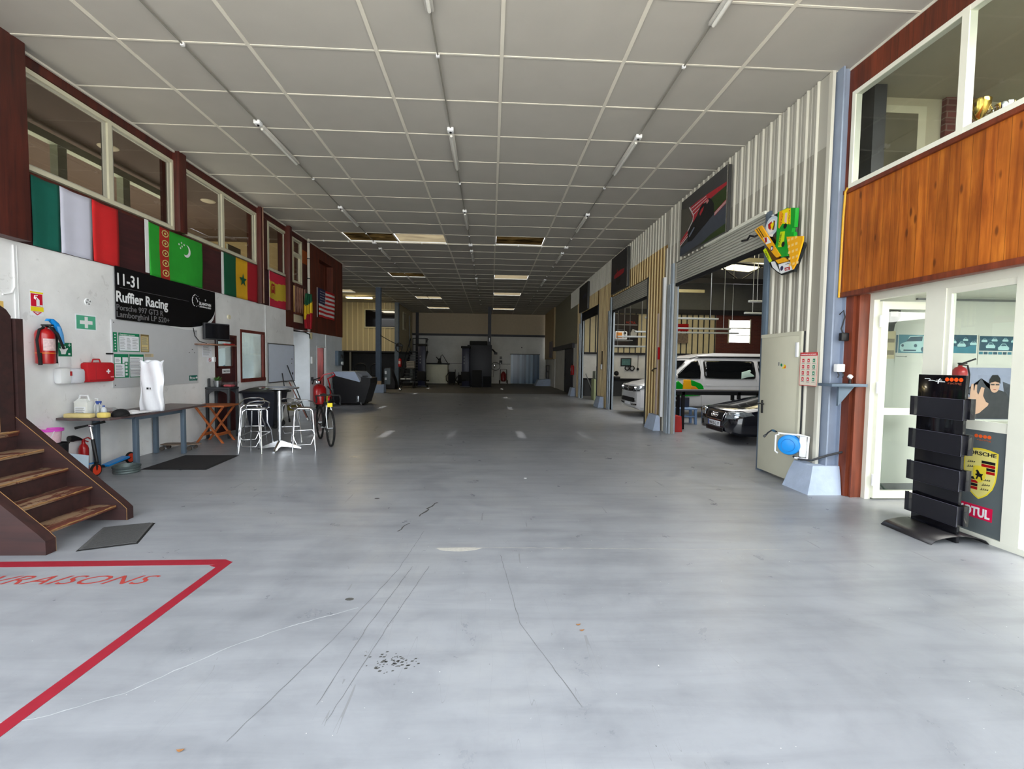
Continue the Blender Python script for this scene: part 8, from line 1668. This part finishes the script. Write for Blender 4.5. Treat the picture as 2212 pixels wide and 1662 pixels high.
def welder(lab, x, y, w, h):
    t = thing('welding_set', lab, 'welder', (x, y, 0)); MB().box(x-w/2, x+w/2, y-.3, y+.3, .1, h, 0, .02).build('case', M_BLACKM, t); MB().tube([(x-w/2-.02, y-.3, h-.1), (x-w/2-.16, y-.34, h-.3), (x-w/2-.14, y-.34, .3), (x-w/2, y-.32, .15)], .03, 6).build('cable', M_BLACK, t)
    for q in (-w/2+.05, w/2-.05): MB().cyl((x+q-.03, y-.25, .08), (x+q+.03, y-.25, .08), .08, 12).build('wheel', M_RUBBER, t)
    for q in (-w/2, w/2): MB().tube([(x+q, y, h), (x+q, y, h+.18)], .02, 6).build('handle', M_BLACK, t)
welder('larger dark welding set right of the pale cabinet', -2.78, 32.8, .46, .9); welder('smaller dark box set next to the right lift column', -2.15, 32.6, .34, .7)
# strip curtain
t = thing('strip_curtain', 'bluish translucent strip curtain in the rear wall doorway', 'curtain', (2.6, 34.9, 0)); m_ = [pm('strip_pale_blue', (120, 148, 172), .2, var=.12, scale=3, stretch=(1, 1, .2)), pm('strip_slate_blue', (76, 102, 128), .2, var=.12, scale=3, stretch=(1, 1, .2)), pm('strip_deep_blue', (52, 78, 104), .2)]
for k in range(13): x = 1.52+.168*k; MB().box(x, x+.18, 34.90-.015*(k % 2), 34.91-.015*(k % 2), .02, 2.25).build('strip', m_[(0, 1, 1, 2, 0, 1, 2, 0, 1, 0, 2, 1, 2)[k]], t)
MB().box(1.46, 3.75, 34.88, 34.93, 2.24, 2.30).build('rail', M_DARKSTEEL, t)
t = thing('wheeled_extinguisher', 'dark red wheeled fire extinguisher at the rear wall by the strip curtain', 'fire extinguisher', (1.0, 34.0, 0))
b = MB(); b.lathe([(.12, .2), (.2, .28), (.2, .75), (.1, .9), (.05, .95)], (.95, 34.1, 0), 18); b.build('tank', pm('deep_red', (120, 24, 26), .4), t); b = MB(); b.tube([(.68, 34.0, .1), (.72, 34.0, 1.1), (1.18, 34.0, 1.1), (1.2, 34.0, .1)], .03, 6); b.build('frame', M_BLACK, t)
for x in (.65, 1.24): MB().lathe([(.04, -.03), (.15, -.03), (.15, .03), (.04, .03)], (x, 34, .16), 18, 0, 'X').build('wheel', M_RUBBER, t)
t = thing('hose_coil', 'chrome and black hose coil on the rear wall left of the small red unit', 'hose', (.35, 34.9, 1.3)); MB().tube([(.35+.34*math.cos(2*PI*k/24), 34.85, 1.32+.30*math.sin(2*PI*k/24)) for k in range(24)], .035, 6, closed=True).build('coil', M_GREY, t); MB().box(.22, .32, 34.78, 34.84, 1.2, 1.55, 0, .02).build('valve', M_CHROME, t); MB().tube([(.05, 34.85, 1.1), (.02, 34.85, .6), (.18, 34.85, .5), (.22, 34.85, 1.0)], .014, 6).build('tail', M_BLACK, t)
t = thing('wall_phone', 'dark wall unit with a white light on the rear wall', 'phone', (.7, 34.95, 1.6)); MB(FB(.64, 34.98, 1.5)).box(0, .22, 0, .28, 0, .06, 0, .01).build('box', M_DGREY, t); MB(FB(.70, 34.915, 1.52)).box(0, .08, 0, .08, 0, .01).build('lamp', M_WHITEP, t); MB(FB(.66, 34.98, 1.88)).box(0, .18, 0, .2, 0, .01).build('plate', M_GREY, t)
t = tag(MB(FB(2.35, 34.98, 2.78)).prism(circ(0, 0, .04, 10), 0, .05).build('wall_bolt', M_BLACK), 'small black fixing on the rear wall above the strip curtain', 'bolt')
t = thing('wall_bracket', 'black bracket arm on the rear steel column', 'bracket', (.1, 30.5, 2.4)); MB().tube([(-.05, 30.45, 2.5), (.12, 30.45, 2.45), (.3, 30.45, 2.25)], .06, 6).build('arm', M_BLACK, t); MB().box(.2, .42, 30.38, 30.5, 2.15, 2.3, 0, .02).build('head', M_BLACK, t)
# left bay clutter under the mezzanine
t = thing('hand_cart', 'black tube-framed cart with two hoops in front of the dark rear bay', 'cart', (-6.8, 24.5, 0))
for c in (-7.05, -6.2):
    b = MB(); b.tube([(c-.30, 25, .5), (c-.30, 25, 1.25)]+[(c-.30*math.cos(a), 25, 1.25+.22*math.sin(a)) for a in [PI*k/8 for k in range(1, 8)]]+[(c+.30, 25, 1.25), (c+.30, 25, .5)], .035, 6); b.build('hoop', M_BLACK, t)
MB().box(-7.5, -5.9, 24.9, 25.7, .45, .55).build('bed', M_BLACK, t); MB().box(-7.5, -5.9, 24.96, 25.0, .8, .86).build('crossbar', M_BLACK, t)
for x in (-7.3, -6.1): MB().lathe([(.05, -.05), (.25, -.05), (.25, .05), (.05, .05)], (x, 25.4, .25), 20, 0, 'X').build('wheel', M_RUBBER, t)
t = thing('grey_meter_box', 'grey box with white dials beside the front post of the left bay', 'box', (-5.3, 23.6, .45)); MB().box(-5.42, -5.12, 23.45, 23.75, .42, 1.25, 0, .01).build('box', pm('steel_grey_box', (104, 112, 116), .5), t); MB(FB(-5.40, 23.445, .95)).box(0, .1, 0, .16, 0, .01).build('dial', M_WHITEP, t); MB(FB(-5.40, 23.445, .65)).box(0, .1, 0, .12, 0, .01).build('dial', M_WHITEP, t)
tag(MB().box(-5.80, -5.55, 23.35, 23.4, .42, .60).build('beige_block', pm('beige_block', (190, 160, 124), .7)), 'beige block on the footing of the front post', 'block')
t = thing('tarp_heap', 'dark covered heap behind the front post', 'heap', (-5.85, 26.7, 0)); b = MB(); b.grid(lambda u, v: (-6.25+.8*u, 26.3+.9*v, .03+1.1*(math.sin(PI*min(1, max(0, u)))**.35)*(math.sin(PI*v)**.3)*(1-.12*math.sin(7*u+2*v))), 20, 12); b.build('cover', pm('black_tarp', (26, 24, 28), .6, bump=.4, bscale=8), t)
t = thing('tool_trolley', 'open black tool trolley with two shelves left of the steel stair', 'trolley', (-4.9, 28.0, 0)); MB().box(-5.5, -4.65, 27.6, 28.3, 1.15, 1.20).build('top', M_BLACKM, t); MB().box(-5.5, -4.65, 27.6, 28.3, .45, .50).build('shelf', M_BLACKM, t)
for x in (-5.48, -4.67):
    for y in (27.62, 28.28): MB().cyl((x, y, 0), (x, y, 1.2), .03, 8).build('leg', M_BLACKM, t)
for x in (-5.3, -4.95): tag(MB().box(x-.14, x+.14, 27.65, 27.9, .501, .60, 0, .02).build('white_tray', pm('dull_white_tray', (180, 182, 184), .5)), 'white tray on the lower shelf of the tool trolley, ' + ('left' if x < -5.1 else 'right'), 'tray')
t = thing('louvred_box', 'small louvred pale box on the tool trolley', 'box', (-4.85, 27.9, 1.2)); MB().box(-5.08, -4.62, 27.7, 28.2, 1.201, 1.62).build('case', pm('dull_pale_wood', (150, 140, 124), .6), t)
for k in range(4): MB(FB(-5.06, 27.7, 1.25+.09*k)).box(0, .42, 0, .03, 0, .01).build('louvre', M_DARKSTEEL, t)
t = extinguisher('red fire extinguisher hung on the second blue post', (-5.75, 29.1, 1.25), .6, .1)
tag(MB().ball((-4.85, 24.6, .10), .10, 0, 14, 8).build('chrome_hub', M_CHROME), 'shiny metal hub on the floor behind the front post footing', 'hub')
t = thing('slung_lead', 'black cord slung between the two blue posts with a plug box', 'cord', (-5.7, 26, 2.8)); b = MB(); b.tube([(-5.62, 23.4, 2.92), (-5.45, 24.6, 2.72), (-5.2, 25.8, 2.52), (-5.25, 27.5, 2.55), (-5.75, 29.1, 2.6)], .018, 6); b.build('cord', M_BLACK, t); MB().box(-5.32, -4.95, 25.75, 25.85, 2.44, 2.56, 0, .02).build('plug_box', M_BLACK, t)
t = thing('cord_coil', 'black coil of cord hung on the second blue post', 'coil', (-5.75, 29.0, 2.4)); MB().tube([(-5.82+.2*math.cos(2*PI*k/20), 29.15, 2.48+.28*math.sin(2*PI*k/20)) for k in range(20)], .03, 6, closed=True).build('coil', M_BLACK, t)
t = thing('bay_lamp', 'warm glowing ceiling lamp beyond the red-brown wall', 'lamp', (-7.6, 23.0, 5.1)); MB().box(-8.4, -6.85, 26.7, 26.9, 5.25, 5.31).build('housing', M_WHITEP, t); MB().box(-8.35, -6.9, 26.72, 26.88, 5.2, 5.25).build('diffuser', pm('warm_diffuser', (255, 226, 150), .4, emit=6, var=0), t)
